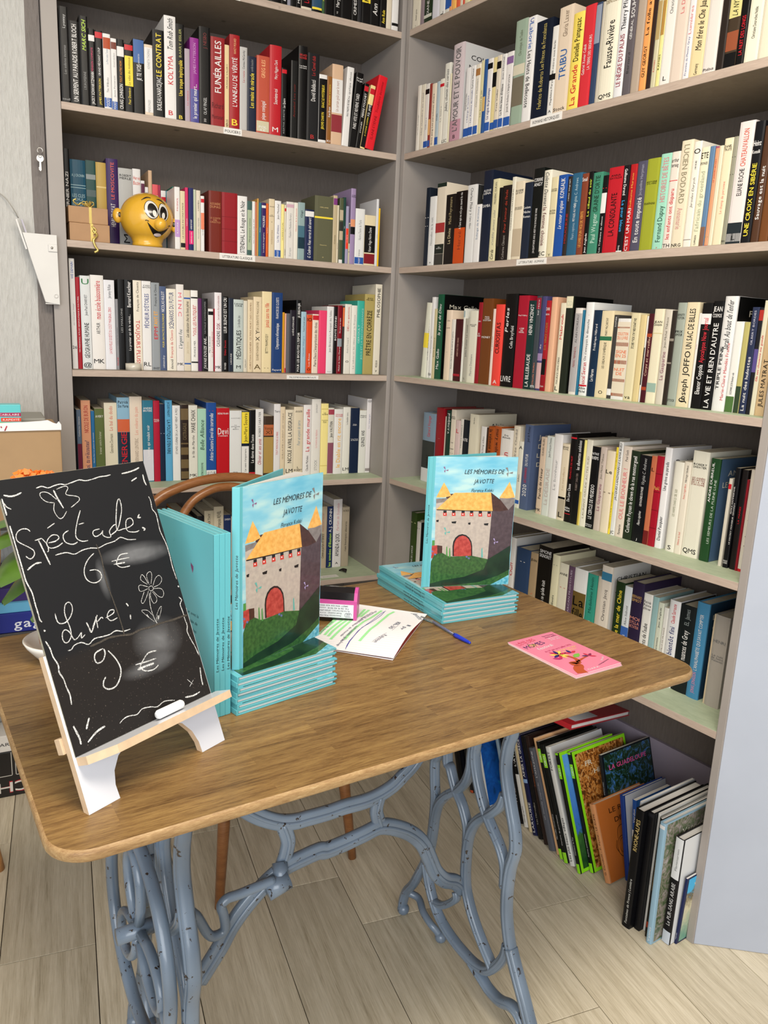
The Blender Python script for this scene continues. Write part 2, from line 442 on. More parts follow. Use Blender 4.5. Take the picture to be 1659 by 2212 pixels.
br = thing('bookcase', 'tall taupe bookcase right of the corner, running toward the viewer, full of novels', 'bookcase', RM)
c = MB(); c.bbox(.0112, 0, 0, .0288, .28, 2.6, PAINT, .0012); c.build('side_panel', br)
c = MB(); c.bbox(1.3118, 0, 0, 1.3298, .28, 2.6, PAINT, .0012); c.build('side_panel', br)
c = MB(); c.box(.029, .2720, .0, 1.3116, .2790, 2.6, WP_BACK); c.build('back_panel', br)
c = MB(); c.box(.0292, .2620, .0005, 1.3114, .2715, .285, LILAC); c.build('lower_back_board', br)
rs = [shelf_board(br, .029, 1.3116, .2715, z, 0, k >= 3) for k, z in enumerate(ZR)]
shelf_board(br, .029, 1.3116, .2715, ZR[0] + .345, 0, False)
tag_label(rs[1], 'ROMANS HISTORIQUES', .581, .689, ZR[1] - .0178, ZR[1] + .001)
tag_label(rs[2], 'LITTERATURE - ROMANS', .569, .678, ZR[2] - .0165, ZR[2] - .0015, hand=True)
def flat_tag(parent, x0, y0, x1, y1, z, label):
    c = MB(); c.box(x0, y0, z + .0002, x1, y1, z + .0008, PAPERW)
    place_text(c, 'ROMANS', (x0 + .01, y0 + .005, z + .001), (1, 0, 0), (0, 1, 0), (x1 - x0) * .7, .006, cmat('8a8a8a'))
    o = c.build('shelf_label', parent); o['label'] = label
flat_tag(rs[4], .50, .008, .60, .03, ZR[4], 'white paper label lying on the green shelf top')
flat_tag(ls[5], -.215, .02, -.15, .045, ZL[5], 'white paper label lying flat on the lowest shelf')

# ---------------------------------------------------------------- books on the shelves
BOOKS = {
'L1': [
(-0.5193, 0.0266, 0.213, 0, 1184018, 0.005, [], [], None),
(-0.4926, 0.0316, 0.22, 0, 8133156, 0.005, [], [], None),
(-0.4608, 0.0142, 0.2, 0, 15921390, 0.005, [], [], None),
(-0.4463, 0.0135, 0.211, 0, 7035450, 0.005, [], [(15921390, 2.0, 40.0, 0, 'NOIR', 0)], None),
(-0.4326, 0.007, 0.23, 0, 1852464, 0.005, [], [], None),
(-0.4254, 0.0333, 0.23, 0, 1184018, 0.005, [], [], None),
(-0.3919, 0.0183, 0.191, 0, 1184018, 0.005, [], [(15921390, 4.8, 40.0, 8, 'Le Tueur', 0)], None),
(-0.3734, 0.0101, 0.195, 0, 10132136, 0.005, [], [(1184018, 3.2, 35.0, 0, 'la nuit', 0)], None),
(-0.3631, 0.0164, 0.188, 0, 1184018, 0.005, [], [], None),
(-0.3466, 0.0146, 0.207, 0, 1184018, 0.005, [], [(15921390, 4.0, 30.0, 0, 'MORTS', 0)], None),
(-0.3318, 0.0321, 0.186, 0, 15524040, 0.005, [(1184018, 4, 18)], [(12591148, 10.0, 40.0, 0, 'Le Silence', 0)], None),
(-0.2994, 0.031, 0.208, 0, 2771558, 0.005, [(1184018, 0, 3), (15257664, 3, 6)], [], None),
(-0.2682, 0.0083, 0.217, 0, 3955260, 0.005, [], [(15257664, 4.0, 35.0, 0, 'PISTE', 0)], None),
(-0.2597, 0.0279, 0.199, 0, 1184018, 0.005, [], [], None),
(-0.2316, 0.0226, 0.219, 0, 1184018, 0.005, [], [(15921390, 4.0, 7.0, 1, 'M/K', 0), (15921390, 12.0, 40.0, 0, 'Mary H. Clark', 0)], None),
(-0.2088, 0.034, 0.215, 0, 1184018, 0.005, [], [], None),
(-0.1746, 0.0198, 0.186, 0, 1184018, 0.005, [], [(15921390, 8.8, 30.0, 0, 'CRIMES', 0)], None),
(-0.1546, 0.0116, 0.213, 0, 2829102, 0.005, [], [], None),
(-0.1427, 0.0282, 0.198, 0, 1184018, 0.005, [(15257664, 28, 95)], [(1184018, 12.8, 45.0, 0, 'MARY', 0)], None),
(-0.1143, 0.0318, 0.206, 0, 1184018, 0.005, [], [(15921390, 14.0, 40.0, 8, 'Ann T.', 0)], None),
(-0.0824, 0.0216, 0.199, 0, 1184018, 0.005, [(15257664, 50, 98)], [(15257664, 6.0, 24.0, 0, 'Ann Rule', 0)], None),
(-0.0605, 0.0178, 0.22, 0, 15524040, 0.005, [], [], None),
(-0.0425, 0.0223, 0.207, 0, 15921390, 0.005, [(1184018, 6, 10)], [], None),
],
'L2': [
(-0.9826, 0.0223, 0.2227, 0, 1184018, 0.004, [], [(10066329, 30, 60, 4, 'Les solistes inconnus', 0), (14540253, 78, 92, 4, 'Lyonnay', 0), (10066329, 2, 5, 1, 'seuil', 0)], None),
(-0.9601, 0.0254, 0.1944, 0, 1184018, 0.004, [], [(15921390, 3, 96, 0, 'UN SERPENT AU PARADIS ROBERT BLOCH', 0)], None),
(-0.9344, 0.0211, 0.2106, 0, 1184018, 0.004, [], [(11983180, 62, 95, 8, 'MARC SICH', 0), (8947848, 18, 38, 4, "L'EUROPEENNE", 0)], None),
(-0.9132, 0.0161, 0.1851, 0, 1184018, 0.004, [(15921390, 84, 92)], [(15921390, 3, 45, 0, 'JACKY SCHWARTZMANN', 0), (13382502, 46, 76, 4, 'PENSION COMPLETE', 0)], None),
(-0.8969, 0.0192, 0.1843, 0, 1184018, 0.004, [(12591148, 90, 98)], [(15257664, 4, 38, 4, 'JAMES PATTERSON', 0), (15921390, 42, 78, 4, 'GRAND MÉCHANT LOUP', 0)], None),
(-0.8775, 0.0193, 0.1798, 0, 15921390, 0.004, [(11026448, 80, 95), (2774432, 2, 15)], [(15921390, 2, 15, 0, 'POCKET', 0), (5592405, 22, 42, 4, 'Tim Willocks', 0), (8952234, 60, 80, 4, 'La Mort selon Turner', 0)], None),
(-0.858, 0.0148, 0.1719, 0, 15921390, 0.004, [(7352352, 85, 95), (2774432, 0, 12)], [(15921390, 1, 12, 0, 'POCKET', 0), (6710886, 18, 48, 4, 'James Patterson', 0), (10066329, 60, 80, 4, 'Grand méchant', 0)], None),
(-0.843, 0.0189, 0.1737, 0, 1184018, 0.004, [(15921390, 76, 90)], [(15921390, 3, 38, 0, 'CRAIG JOHNSON', 0), (14716976, 40, 70, 4, 'TOUT AUTRE NOM', 0)], None),
(-0.8238, 0.0222, 0.1673, 0, 1184018, 0.004, [(12591148, 90, 98), (15257664, 38, 82)], [(1184018, 40, 80, 4, 'La valse des moineaux', 0), (15257664, 12, 36, 4, 'Peur Dennison', 0)], None),
(-0.8015, 0.0282, 0.1824, 0, 1184018, 0.004, [(3825562, 68, 99)], [(15921390, 45, 66, 0, 'JE TE VOIS', 0), (15921390, 66, 80, 4, 'CLARE MACKINTOSH', 0)], None),
(-0.773, 0.0223, 0.1733, 0, 15521984, 0.004, [(15921390, 4, 96)], [(8947848, 4, 22, 4, 'MENSONGES', 0), (8947848, 66, 94, 4, 'KENNETH THOMAS', 0)], None),
(-0.7505, 0.0307, 0.2144, 0, 1184018, 0.004, [], [(15921390, 8, 46, 0, 'BOILEAU-NARCEJAC', 0), (15257664, 47, 96, 0, 'LE CONTRAT', 0)], None),
(-0.7196, 0.0309, 0.2538, 0, 15921390, 0.004, [], [(12591148, 34, 62, 0, 'KOLYMA', 0), (1184018, 67, 97, 8, 'Tom Rob Smith', 0), (12591148, 3, 9, 1, 'B', 0)], None),
(-0.6885, 0.023, 0.2397, 0, 1184018, 0.004, [], [(15257664, 26, 63, 0, 'Une traque impitoyable', 0), (11184742, 66, 95, 4, 'BARRY EISLER', 0), (15257664, 1, 6, 1, 'B', 0)], None),
(-0.6653, 0.0145, 0.1828, 0, 12167861, 0.004, [], [(12591148, 5, 60, 4, 'La menace', 0)], None),
(-0.6507, 0.0247, 0.2129, 0, 9054854, 0.004, [(4868748, 0, 40)], [(15921390, 5, 46, 0, 'le premier qui meurt...', 0), (14196952, 58, 94, 4, 'JAMES PATTERSON', 0)], None),
(-0.6258, 0.0315, 0.245, 0, 1184018, 0.004, [], [(13421772, 10, 28, 4, 'OLAF FINGEL', 0), (7811891, 78, 94, 4, 'J. NESBO', 0), (15921390, 2, 6, 1, 'O/M', 0)], None),
(-0.5941, 0.0395, 0.2259, 0, 9314854, 0.004, [], [(15921390, 38, 96, 0, 'FUNÉRAILLES', 0), (4853778, 4, 30, 1, 'Richard/Montanari', 0)], None),
(-0.5544, 0.0136, 0.2123, 0, 15718052, 0.004, [], [(1184018, 45, 80, 4, 'FRANCIS VALERY', 0), (1184018, 1, 10, 0, 'HEROS', 0)], None),
(-0.5406, 0.0292, 0.2411, 0, 10099746, 0.004, [], [(15921390, 24, 76, 0, "L'ANNEAU DE VÉRITÉ", 0), (14528640, 80, 96, 4, 'NANCY PICKARD', 0), (15257664, 2, 12, 1, 'B', 0)], None),
(-0.5111, 0.0216, 0.215, 0, 13223620, 0.004, [], [(11154227, 58, 72, 4, 'La route', 0), (1184018, 74, 96, 4, 'Cormac McCarthy', 0)], None),
(-0.4894, 0.0269, 0.1958, 0, 1844280, 0.004, [], [(15257664, 32, 78, 0, 'Les mains du miracle', 0), (10066329, 80, 96, 4, 'camille bouchet', 0)], None),
(-0.4622, 0.0384, 0.2025, 0, 11882556, 0.004, [(14209200, 2, 16)], [(15921390, 2, 10, 1, 'POL/ILE', 0), (15921390, 18, 42, 0, 'pique conjugal', 0), (15645576, 72, 95, 4, 'GREG ILES', 0)], None),
(-0.4236, 0.0356, 0.2363, 0, 11739178, 0.004, [], [(15921390, 35, 52, 0, 'Souviens-toi', 0), (15921390, 63, 84, 4, 'Mary Higgins Clark', 0), (15921390, 3, 10, 1, 'M', 0)], None),
(-0.3878, 0.016, 0.1823, 0, 1184018, 0.004, [(12591148, 92, 98)], [(11184810, 4, 40, 4, 'AGATHA CHRISTIE', 0), (15921390, 42, 56, 0, 'Les Quatre', 0)], None),
(-0.3586, 0.0215, 0.2074, 0, 1447446, 0.004, [], [(7348248, 8, 90, 4, 'Annabel Lee noir', 0)], None),
(-0.3369, 0.0271, 0.2496, 0, 1184018, 0.004, [], [(15921390, 76, 80, 1, 'Les liens/sont morts', 0), (12268339, 86, 92, 1, 'BRAD/HOWER', 0)], None),
(-0.3096, 0.0377, 0.2363, 0, 1842206, 0.004, [], [(15921390, 46, 70, 0, 'David Baldacci', 0), (11546672, 75, 97, 4, 'Le Camel club', 0), (11546672, 2, 8, 1, 'B', 0)], None),
(-0.2716, 0.0255, 0.1855, 0, 15921390, 0.004, [(1184018, 4, 94)], [(15257664, 20, 45, 0, 'JEROME CHARYN', 0), (15257664, 52, 85, 0, 'ISAAC LE MYSTERIEUX', 0)], None),
(-0.2459, 0.0156, 0.1842, 0, 9067050, 0.004, [], [(15921390, 40, 55, 0, 'Ken Bruen', 0), (15257664, 58, 88, 4, 'Delirium tremens', 0), (15921390, 2, 6, 1, 'KI', 0)], None),
(-0.2302, 0.0352, 0.2207, 0, 13610640, 0.004, [(15921390, 40, 82), (9056312, 16, 38)], [(10053205, 42, 80, 4, 'Un certain goût pour la mort', 0)], None),
(-0.195, 0.0222, 0.2196, 0.013, 15921390, 0.004, [], [(1184018, 38, 58, 4, 'MAX PHILIPPE MEYER', 0), (5592405, 58, 94, 4, 'Dis quelque chose', 0)], None),
(-0.1728, 0.0243, 0.2087, 0.02, 1184018, 0.004, [], [(15921390, 25, 72, 0, 'PARS VITE ET REVIENS TARD', 0), (15921390, 88, 94, 1, 'Fred/Vargas', 0)], None),
(-0.1485, 0.0151, 0.1836, 0.0245, 1184018, 0.004, [(12591148, 88, 96)], [(15921390, 20, 45, 4, 'STONER', 0), (15921390, 48, 85, 0, 'PIERRE POUCHET', 0)], None),
(-0.1334, 0.0164, 0.1813, 0.0305, 15257744, 0.004, [(1184018, 2, 70), (12591148, 86, 95)], [(15257664, 20, 50, 4, 'A STONE COFFIN', 0), (15921390, 52, 70, 0, 'P.D. JAMES', 0)], None),
(-0.117, 0.0302, 0.2116, 0.0405, 14164012, 0.004, [], [(8392725, 50, 92, 12, 'Troublante inconnue', 0), (8392725, 14, 46, 4, 'ELAINE ETIENNE', 0)], None),
],
'L3': [
(-0.9736, 0.0167, 0.252, 0, 1184018, 0.135, [], [(15921390, 4, 96, 0, 'UN DERNIER NAZI', 0)], None),
(-0.9566, 0.0411, 0.2262, 0, 2051942, 0.135, [(11061456, 70, 71), (11061456, 67, 68)], [(11061456, 80, 84, 1, 'A.J CRONIN', 0), (11061456, 56, 61, 1, 'LES CLES', 0), (11061456, 52, 56, 1, 'DU', 0), (11061456, 46, 51, 1, 'ROYAUME', 0)], None),
(-0.9153, 0.0267, 0.2289, 0, 2772040, 0.135, [(8949904, 78, 84), (5267552, 58, 66), (1184018, 20, 40)], [], None),
(-0.8884, 0.0279, 0.2269, 0, 12098128, 0.135, [(14205056, 70, 72)], [], None),
(-0.8603, 0.0325, 0.2408, 0, 3810136, 0.135, [], [(14704720, 55, 96, 4, 'LE MOSCOVITE', 0), (15921390, 24, 50, 0, 'HENRI TROYAT', 0)], None),
(-0.8276, 0.039, 0.2198, 0, 12763839, 0.135, [], [(1184018, 86, 93, 1, 'ROBERT/MERLE', 0), (1184018, 6, 56, 0, 'Malevil', 0)], None),
(-0.7884, 0.0228, 0.222, 0, 15921390, 0.135, [], [(12868170, 80, 92, 1, 'Hervé/Bazin', 0)], None),
(-0.7653, 0.0112, 0.1924, 0, 15921390, 0.135, [(5906496, 80, 96)], [(8133156, 20, 70, 0, 'Histoires', 0)], None),
(-0.7539, 0.0095, 0.1759, 0, 15921390, 0.135, [], [(1184018, 88, 93, 1, '218', 0), (12591148, 30, 80, 4, 'Molière', 0)], None),
(-0.7442, 0.0109, 0.2226, 0, 13150344, 0.135, [], [], None),
(-0.7331, 0.0169, 0.1859, 0, 14178912, 0.135, [(15524040, 60, 84)], [(1184018, 64, 80, 1, 'COLE/FIELD', 0)], None),
(-0.716, 0.0071, 0.186, 0, 10498128, 0.135, [], [], None),
(-0.7087, 0.0147, 0.1715, 0, 15921390, 0.135, [(12591148, 80, 90)], [(1184018, 20, 70, 4, 'Zola', 0)], None),
(-0.6938, 0.0174, 0.1724, 0, 3112846, 0.135, [(15921390, 30, 80)], [(1184018, 34, 78, 4, 'Balzac', 0)], None),
(-0.6762, 0.0045, 0.186, 0, 1997414, 0.135, [], [(15921390, 20, 80, 4, 'Candide', 0)], None),
(-0.6952, 0.0152, 0.1678, 0, 15921390, 0.014, [(12095688, 20, 48)], [(12591148, 60, 85, 4, 'PAGNOL', 0), (15921390, 24, 46, 4, 'RACINE', 0)], None),
(-0.6798, 0.014, 0.1585, 0, 15259824, 0.014, [(1184018, 4, 12)], [(1184018, 20, 80, 4, 'LE DOUBLE INCONSTANCE', 0)], None),
(-0.6656, 0.0092, 0.1693, 0, 13119584, 0.014, [], [(15921390, 10, 80, 4, 'PARFUM', 0)], None),
(-0.6561, 0.0136, 0.1693, 0, 2238554, 0.014, [(14163824, 10, 32)], [(15921390, 34, 50, 0, 'ALFRED DE MUSSET', 0), (15921390, 12, 30, 4, 'bibliolycée', 0)], None),
(-0.6424, 0.0077, 0.1664, 0, 13160632, 0.014, [], [], None),
(-0.6345, 0.0124, 0.1651, 0, 15260872, 0.014, [], [(1184018, 60, 90, 4, 'CARMEN', 0), (8947848, 20, 56, 4, 'PROSPER MERIMEE', 0)], None),
(-0.6218, 0.0108, 0.1515, 0, 15921390, 0.014, [(14712928, 40, 70), (12591148, 88, 95)], [(1184018, 20, 50, 4, 'Le Cid', 0)], None),
(-0.5985, 0.0373, 0.1691, 0, 7218200, 0.014, [], [(12091480, 72, 82, 1, 'ALEXANDRE/DUMAS', 0), (12091480, 48, 58, 1, 'LE COMTE/DE/CRISTO', 0), (5249040, 2, 6, 1, '- -', 0)], None),
(-0.561, 0.0469, 0.1688, 0, 9181730, 0.014, [(7344152, 60, 61), (7344152, 40, 41), (7344152, 20, 21)], [], None),
(-0.5139, 0.0293, 0.164, 0, 15921390, 0.014, [], [(1184018, 4, 35, 0, 'STENDHAL', 0), (1184018, 38, 92, 0, 'Le Rouge et le Noir', 0)], None),
(-0.4844, 0.0147, 0.1527, 0, 3955284, 0.014, [(11583648, 10, 84)], [(1184018, 14, 80, 4, 'Maupassant contes', 0)], None),
(-0.4695, 0.0095, 0.1533, 0, 15921390, 0.014, [], [(1184018, 10, 80, 4, 'Henri Troyat La neige en deuil', 0)], None),
(-0.4598, 0.0053, 0.1519, 0, 13138008, 0.014, [], [(15921390, 20, 80, 4, 'Zadig', 0)], None),
(-0.4543, 0.0051, 0.1627, 0, 13146704, 0.014, [], [], None),
(-0.4489, 0.0084, 0.1521, 0, 2779776, 0.014, [], [(15921390, 20, 80, 4, 'Phèdre', 0)], None),
(-0.4403, 0.0138, 0.1533, 0, 3481690, 0.014, [(15921390, 90, 95)], [(15921390, 55, 76, 0, 'MOLIERE', 0), (15921390, 8, 45, 4, 'Le malade imaginaire', 0)], None),
(-0.4263, 0.008, 0.1521, 0, 13656104, 0.014, [], [(15921390, 20, 80, 4, 'Le Horla', 0)], None),
(-0.4181, 0.0181, 0.166, 0, 14996144, 0.014, [], [(1184018, 86, 88, 1, 'ARAGON', 0), (1184018, 70, 74, 1, 'Les/beaux', 0), (1184018, 60, 62, 1, 'II', 0), (8939076, 20, 50, 4, 'noisettes', 0)], None),
(-0.3998, 0.0199, 0.1628, 0, 15921390, 0.014, [(2774432, 2, 14)], [(15921390, 3, 13, 0, 'POCKET', 0), (2767488, 28, 58, 4, "Le Fils d'Hélène", 0), (1184018, 68, 94, 4, 'Jean Monchel', 0)], None),
(-0.3797, 0.0099, 0.1546, 0, 15522960, 0.014, [], [(1184018, 10, 90, 4, 'LA FEMME RUPTURE', 0)], None),
(-0.3696, 0.0062, 0.1536, 0, 15261896, 0.014, [(12591148, 88, 94)], [(8417376, 30, 76, 4, 'Balzac', 0), (1184018, 4, 20, 0, 'MUSSET', 0)], None),
(-0.3632, 0.0243, 0.164, 0, 15394526, 0.014, [(14201024, 90, 96)], [(8947848, 38, 80, 4, 'Flaubert Madame Bovary', 0), (11184810, 5, 20, 4, 'Europe', 0)], None),
(-0.3387, 0.0131, 0.1639, 0, 15789280, 0.014, [], [(12591148, 50, 90, 4, 'Histoire de la jeunesse', 0)], None),
(-0.3254, 0.0219, 0.1663, 0, 9085088, 0.014, [(4483706, 20, 60), (2112074, 20, 40)], [(1184018, 70, 90, 4, 'Gigi', 0)], None),
(-0.3033, 0.0298, 0.1487, 0, 1712968, 0.014, [(15921390, 86, 97)], [(15921390, 5, 84, 8, 'G. Cesbron Vous verrez le ciel ouvert', 0)], None),
(-0.2733, 0.0615, 0.1919, 0, 5921348, 0.014, [(15257664, 66, 69)], [(13154432, 82, 84, 1, 'VERLAINE', 0), (13154432, 25, 27, 1, 'Oeuvres', 0), (13154432, 6, 8, 1, '19', 0)], None),
(-0.2117, 0.0138, 0.1981, 0, 12101768, 0.014, [(8010362, 86, 96)], [(1184018, 10, 60, 4, 'Colette', 0)], None),
(-0.1977, 0.0073, 0.1711, 0, 15260864, 0.014, [], [(1184018, 10, 50, 4, 'Vol de nuit', 0)], None),
(-0.1902, 0.0133, 0.1933, 0, 5264956, 0.014, [(13154460, 66, 82), (13154460, 36, 50), (3158060, 50, 64), (15921390, 0, 6)], [], None),
(-0.1767, 0.0086, 0.1966, 0, 1982520, 0.014, [], [(15921390, 40, 70, 12, 'Guy', 0)], None),
(-0.1679, 0.0099, 0.1714, 0, 10130608, 0.014, [(14696490, 26, 62)], [(15921390, 30, 58, 4, 'LA PESTE', 0)], None),
(-0.1578, 0.0056, 0.1229, 0, 14209200, 0.014, [(5263432, 50, 98)], [(1184018, 24, 36, 1, 'GIDE', 0)], None),
(-0.152, 0.0166, 0.2254, 0, 9995432, 0.014, [(14192744, 50, 60), (1184018, 40, 50)], [(1184018, 88, 92, 1, 'CLER/MON', 0)], None),
(-0.1351, 0.0322, 0.1687, 0, 15790318, 0.014, [(2774432, 2, 14)], [(15921390, 3, 13, 0, 'POCKET', 0), (1184018, 16, 28, 4, 'VICTOR HUGO', 0), (8947848, 45, 80, 4, 'Notre Dame de Paris', 0)], None),
(-0.1027, 0.0383, 0.1527, 0, 15786168, 0.014, [(1184018, 26, 80), (8133156, 4, 24)], [(15921390, 28, 76, 4, 'Victor Hugo Notre Dame', 0)], None),
(-0.0642, 0.0088, 0.2034, 0, 15263978, 0.014, [], [(11579568, 30, 60, 4, 'Atlas', 0)], None),
(-0.0552, 0.0065, 0.177, 0, 15251488, 0.014, [], [], None),
],
'L4': [
(-0.9783, 0.0147, 0.2988, 0, 15921390, 0.048, [], [(2774432, 82, 97, 0, 'WE DEMAIN', 0), (8947848, 40, 60, 4, 'une revue pour changer', 0), (1184018, 18, 22, 1, '26', 0)], None),
(-0.9634, 0.0114, 0.2501, 0, 10492968, 0.048, [], [(15921390, 3, 95, 4, 'TIM MARSHALL ATLAS GEOPOLITIQUE & CULTUREL', 0)], None),
(-0.9518, 0.0269, 0.2553, 0, 15265004, 0.048, [], [(1184018, 12, 50, 0, 'GÉOGRAPHIE HUMAINE', 0), (1184018, 58, 80, 4, 'Jean-Paul CHARVET', 0), (3832394, 90, 98, 1, 'U', 0), (1184018, 2, 8, 1, '@', 0)], None),
(-0.9247, 0.0354, 0.2589, 0, 16052458, 0.048, [], [(12591148, 54, 94, 0, 'mon école buissonnière', 0), (1184018, 38, 50, 4, 'ARTHUR', 0), (1184018, 6, 12, 1, 'MK', 0)], None),
(-0.8892, 0.0293, 0.2481, 0, 15790324, 0.048, [], [(12591148, 18, 70, 4, 'LA NOUVELLE SOCIÉTÉ DU COÛT MARGINAL ZERO', 0), (1184018, 80, 95, 4, 'Jeremy Rifkin', 0)], None),
(-0.8596, 0.0085, 0.1973, 0, 8947852, 0.048, [], [(1184018, 20, 75, 4, "L'année de crise populaire", 0), (12591148, 5, 18, 0, 'TRUMP', 0)], None),
(-0.8509, 0.0179, 0.2521, 0, 1184018, 0.048, [], [(11184810, 30, 80, 4, 'LES MAILLONS', 0)], None),
(-0.8328, 0.0232, 0.2523, 0, 789516, 0.048, [], [(15921390, 22, 62, 4, 'La premier qui dit la vérité...', 0), (15921390, 70, 98, 0, 'Bernard Kouchner', 0)], None),
(-0.8094, 0.0241, 0.2522, 0, 16050904, 0.048, [], [(1184018, 66, 98, 4, 'François de Closets', 0), (12591148, 8, 56, 2, 'TOUJOURS PLUS!', 0)], None),
(-0.785, 0.0257, 0.2521, 0, 15921390, 0.048, [], [(2767482, 48, 86, 0, "PÊCHEUR D'ÉTOILES", 0), (1184018, 92, 96, 1, 'YVES/SIMON', 0), (1184018, 4, 10, 1, 'RL', 0)], None),
(-0.7591, 0.0237, 0.2493, 0, 9409688, 0.048, [], [(1184018, 74, 98, 4, 'François de Closets', 0), (15245344, 50, 68, 0, 'TANT ET', 0), (12591148, 36, 50, 0, 'EPM', 0), (1184018, 1, 4, 1, 'GRASSET', 0)], None),
(-0.7352, 0.019, 0.2404, 0, 4872312, 0.048, [], [(15921390, 70, 94, 0, 'NICOLAS HULOT', 0), (15257664, 28, 68, 4, 'POUR UN PACTE ÉCOLOGIQUE', 0), (15921390, 3, 18, 12, 'calmann-lévy', 0)], None),
(-0.716, 0.0282, 0.2349, 0, 16183520, 0.048, [], [(2767466, 52, 96, 0, 'SCÉNARIOS DU FUTUR', 0), (12591148, 16, 50, 4, 'François de Closets', 0), (1184018, 2, 14, 4, 'denoël', 0)], None),
(-0.6876, 0.0222, 0.2491, 0, 15920358, 0.048, [], [(14180464, 62, 92, 2, 'M I N C', 0), (2771530, 26, 48, 8, "L'argent fou", 0), (1184018, 6, 10, 1, 'MK', 0)], None),
(-0.6652, 0.02, 0.2342, 0, 14997696, 0.048, [(2774432, 89, 91), (2774432, 8, 10)], [(1184018, 42, 86, 8, 'Les éducation chez les bons pères', 0), (12101768, 20, 38, 4, 'Jérôme', 0)], None),
(-0.6449, 0.0211, 0.2347, 0, 16184558, 0.048, [(1184018, 90, 92), (1184018, 10, 12)], [(12591148, 44, 82, 0, '"VOUS, LES POLITIQUES"', 0), (5592405, 18, 38, 4, 'FRANCIS MER', 0)], None),
(-0.6236, 0.0118, 0.2127, 0, 5909082, 0.048, [], [], None),
(-0.6116, 0.0181, 0.2134, 0, 1315860, 0.048, [], [(15921390, 3, 48, 8, "J'AVAIS DOUZE ANS...", 0), (8947848, 52, 96, 4, 'NATHALIE SCHWEIGHOFFER', 0)], None),
(-0.5933, 0.0162, 0.1845, 0, 15921390, 0.048, [(1184018, 90, 96)], [(1184018, 30, 56, 4, 'Marc Endeweld', 1), (12591148, 22, 66, 4, 'Le grand manipulateur', 2)], None),
(-0.5759, 0.0045, 0.1854, 0, 10496056, 0.048, [], [], None),
(-0.5737, 0.0217, 0.2329, 0, 16051952, 0.048, [], [(8926020, 54, 62, 0, 'DSK', 0), (10048853, 66, 96, 4, "Les secrets d'un présidentiable", 0), (1184018, 32, 52, 0, 'CASSANDRE', 0), (1184018, 3, 8, 1, 'MK', 0)], None),
(-0.5518, 0.0207, 0.2229, 0, 1184018, 0.048, [], [(15921390, 52, 98, 0, 'LEUR SILENCE EST UN CRI', 0), (12591148, 22, 42, 4, 'Didier Decoin', 0), (15921390, 3, 12, 4, 'FAYARD', 0)], None),
(-0.5309, 0.0155, 0.2191, 0, 2239032, 0.048, [], [(15921390, 10, 25, 4, 'LAROUSSE', 0)], None),
(-0.5152, 0.0315, 0.2161, 0, 13161678, 0.048, [], [(1184018, 18, 58, 0, 'MÉDIATIQUES', 0), (1184018, 90, 96, 1, 'Léone/CRIS', 0), (5592405, 62, 78, 4, 'Le double jeu', 0), (1184018, 4, 10, 1, 'M', 0)], None),
(-0.4835, 0.0124, 0.2139, 0, 14998728, 0.048, [], [(1184018, 4, 20, 4, 'GALLEY', 0)], None),
(-0.4709, 0.0179, 0.2178, 0, 15521972, 0.048, [], [(8939076, 4, 96, 4, 'CHRISTIAN GARNIER CE PERE MORT DES LARMES', 0)], None),
(-0.4528, 0.0269, 0.2276, 0, 15785144, 0.048, [], [(1184018, 42, 56, 0, 'X Y', 0), (6706483, 56, 94, 4, "DE L'IDENTITÉ MASCULINE", 0), (6706483, 16, 40, 4, 'ELISABETH BADINTER', 0), (6706483, 3, 12, 1, 'A', 0)], None),
(-0.4257, 0.0316, 0.245, 0, 15917232, 0.048, [], [(13123632, 56, 86, 0, 'jamais sans ma fille', 0), (1184018, 24, 48, 4, 'BETTY MAHMOODY', 0), (1184018, 4, 8, 1, '- -', 0)], None),
(-0.3939, 0.0351, 0.2438, 0, 1849966, 0.048, [], [(15921390, 30, 62, 0, "L'imposture informatique", 0), (15921390, 68, 94, 4, 'FRANCOIS DE CLOSETS', 0), (15921390, 2, 5, 1, 'Fayard', 0)], None),
(-0.3587, 0.0078, 0.1858, 0, 13144096, 0.048, [], [], None),
(-0.3507, 0.0051, 0.183, 0, 14723216, 0.048, [(12591148, 0, 8)], [], None),
(-0.3454, 0.012, 0.1832, 0, 5921376, 0.048, [], [], None),
(-0.3332, 0.0201, 0.194, 0, 1709088, 0.048, [], [(15921390, 60, 90, 4, "LA RÉVÉLATION D'ARÈS", 0)], None),
(-0.3129, 0.0166, 0.2256, 0, 657930, 0.048, [], [(15921390, 2, 56, 0, "POUR LES BIOGUTES L'ESPOIR", 0), (15921390, 76, 96, 0, 'J.E. EISELMAJER', 0)], None),
(-0.2961, 0.018, 0.191, 0, 11192536, 0.048, [], [(1184018, 68, 92, 4, 'Faut-il avoir peur', 0), (5931168, 26, 62, 4, 'Claude Allègre', 0)], None),
(-0.2778, 0.0197, 0.1825, 0, 13650464, 0.048, [], [(1184018, 88, 96, 1, 'IO', 0), (15921390, 12, 34, 4, 'Les Rites', 0), (1184018, 4, 9, 1, 'O', 0)], None),
(-0.2579, 0.0214, 0.1855, 0, 16049360, 0.048, [(12591148, 90, 98)], [(1184018, 12, 86, 0, "Pierre Daco L'interprétation des rêves", 0)], None),
(-0.2363, 0.028, 0.1982, 0, 14696554, 0.048, [], [], None),
(-0.2081, 0.024, 0.2121, 0, 15790062, 0.048, [], [(5592405, 32, 94, 4, 'Jean Birnbaum Le Rouquet des fables', 0), (8947848, 2, 4, 1, 'Seuil', 0)], None),
(-0.1839, 0.0127, 0.2121, 0, 1182732, 0.048, [], [(15921390, 50, 86, 0, 'BONTÉ DIVINE!', 0)], None),
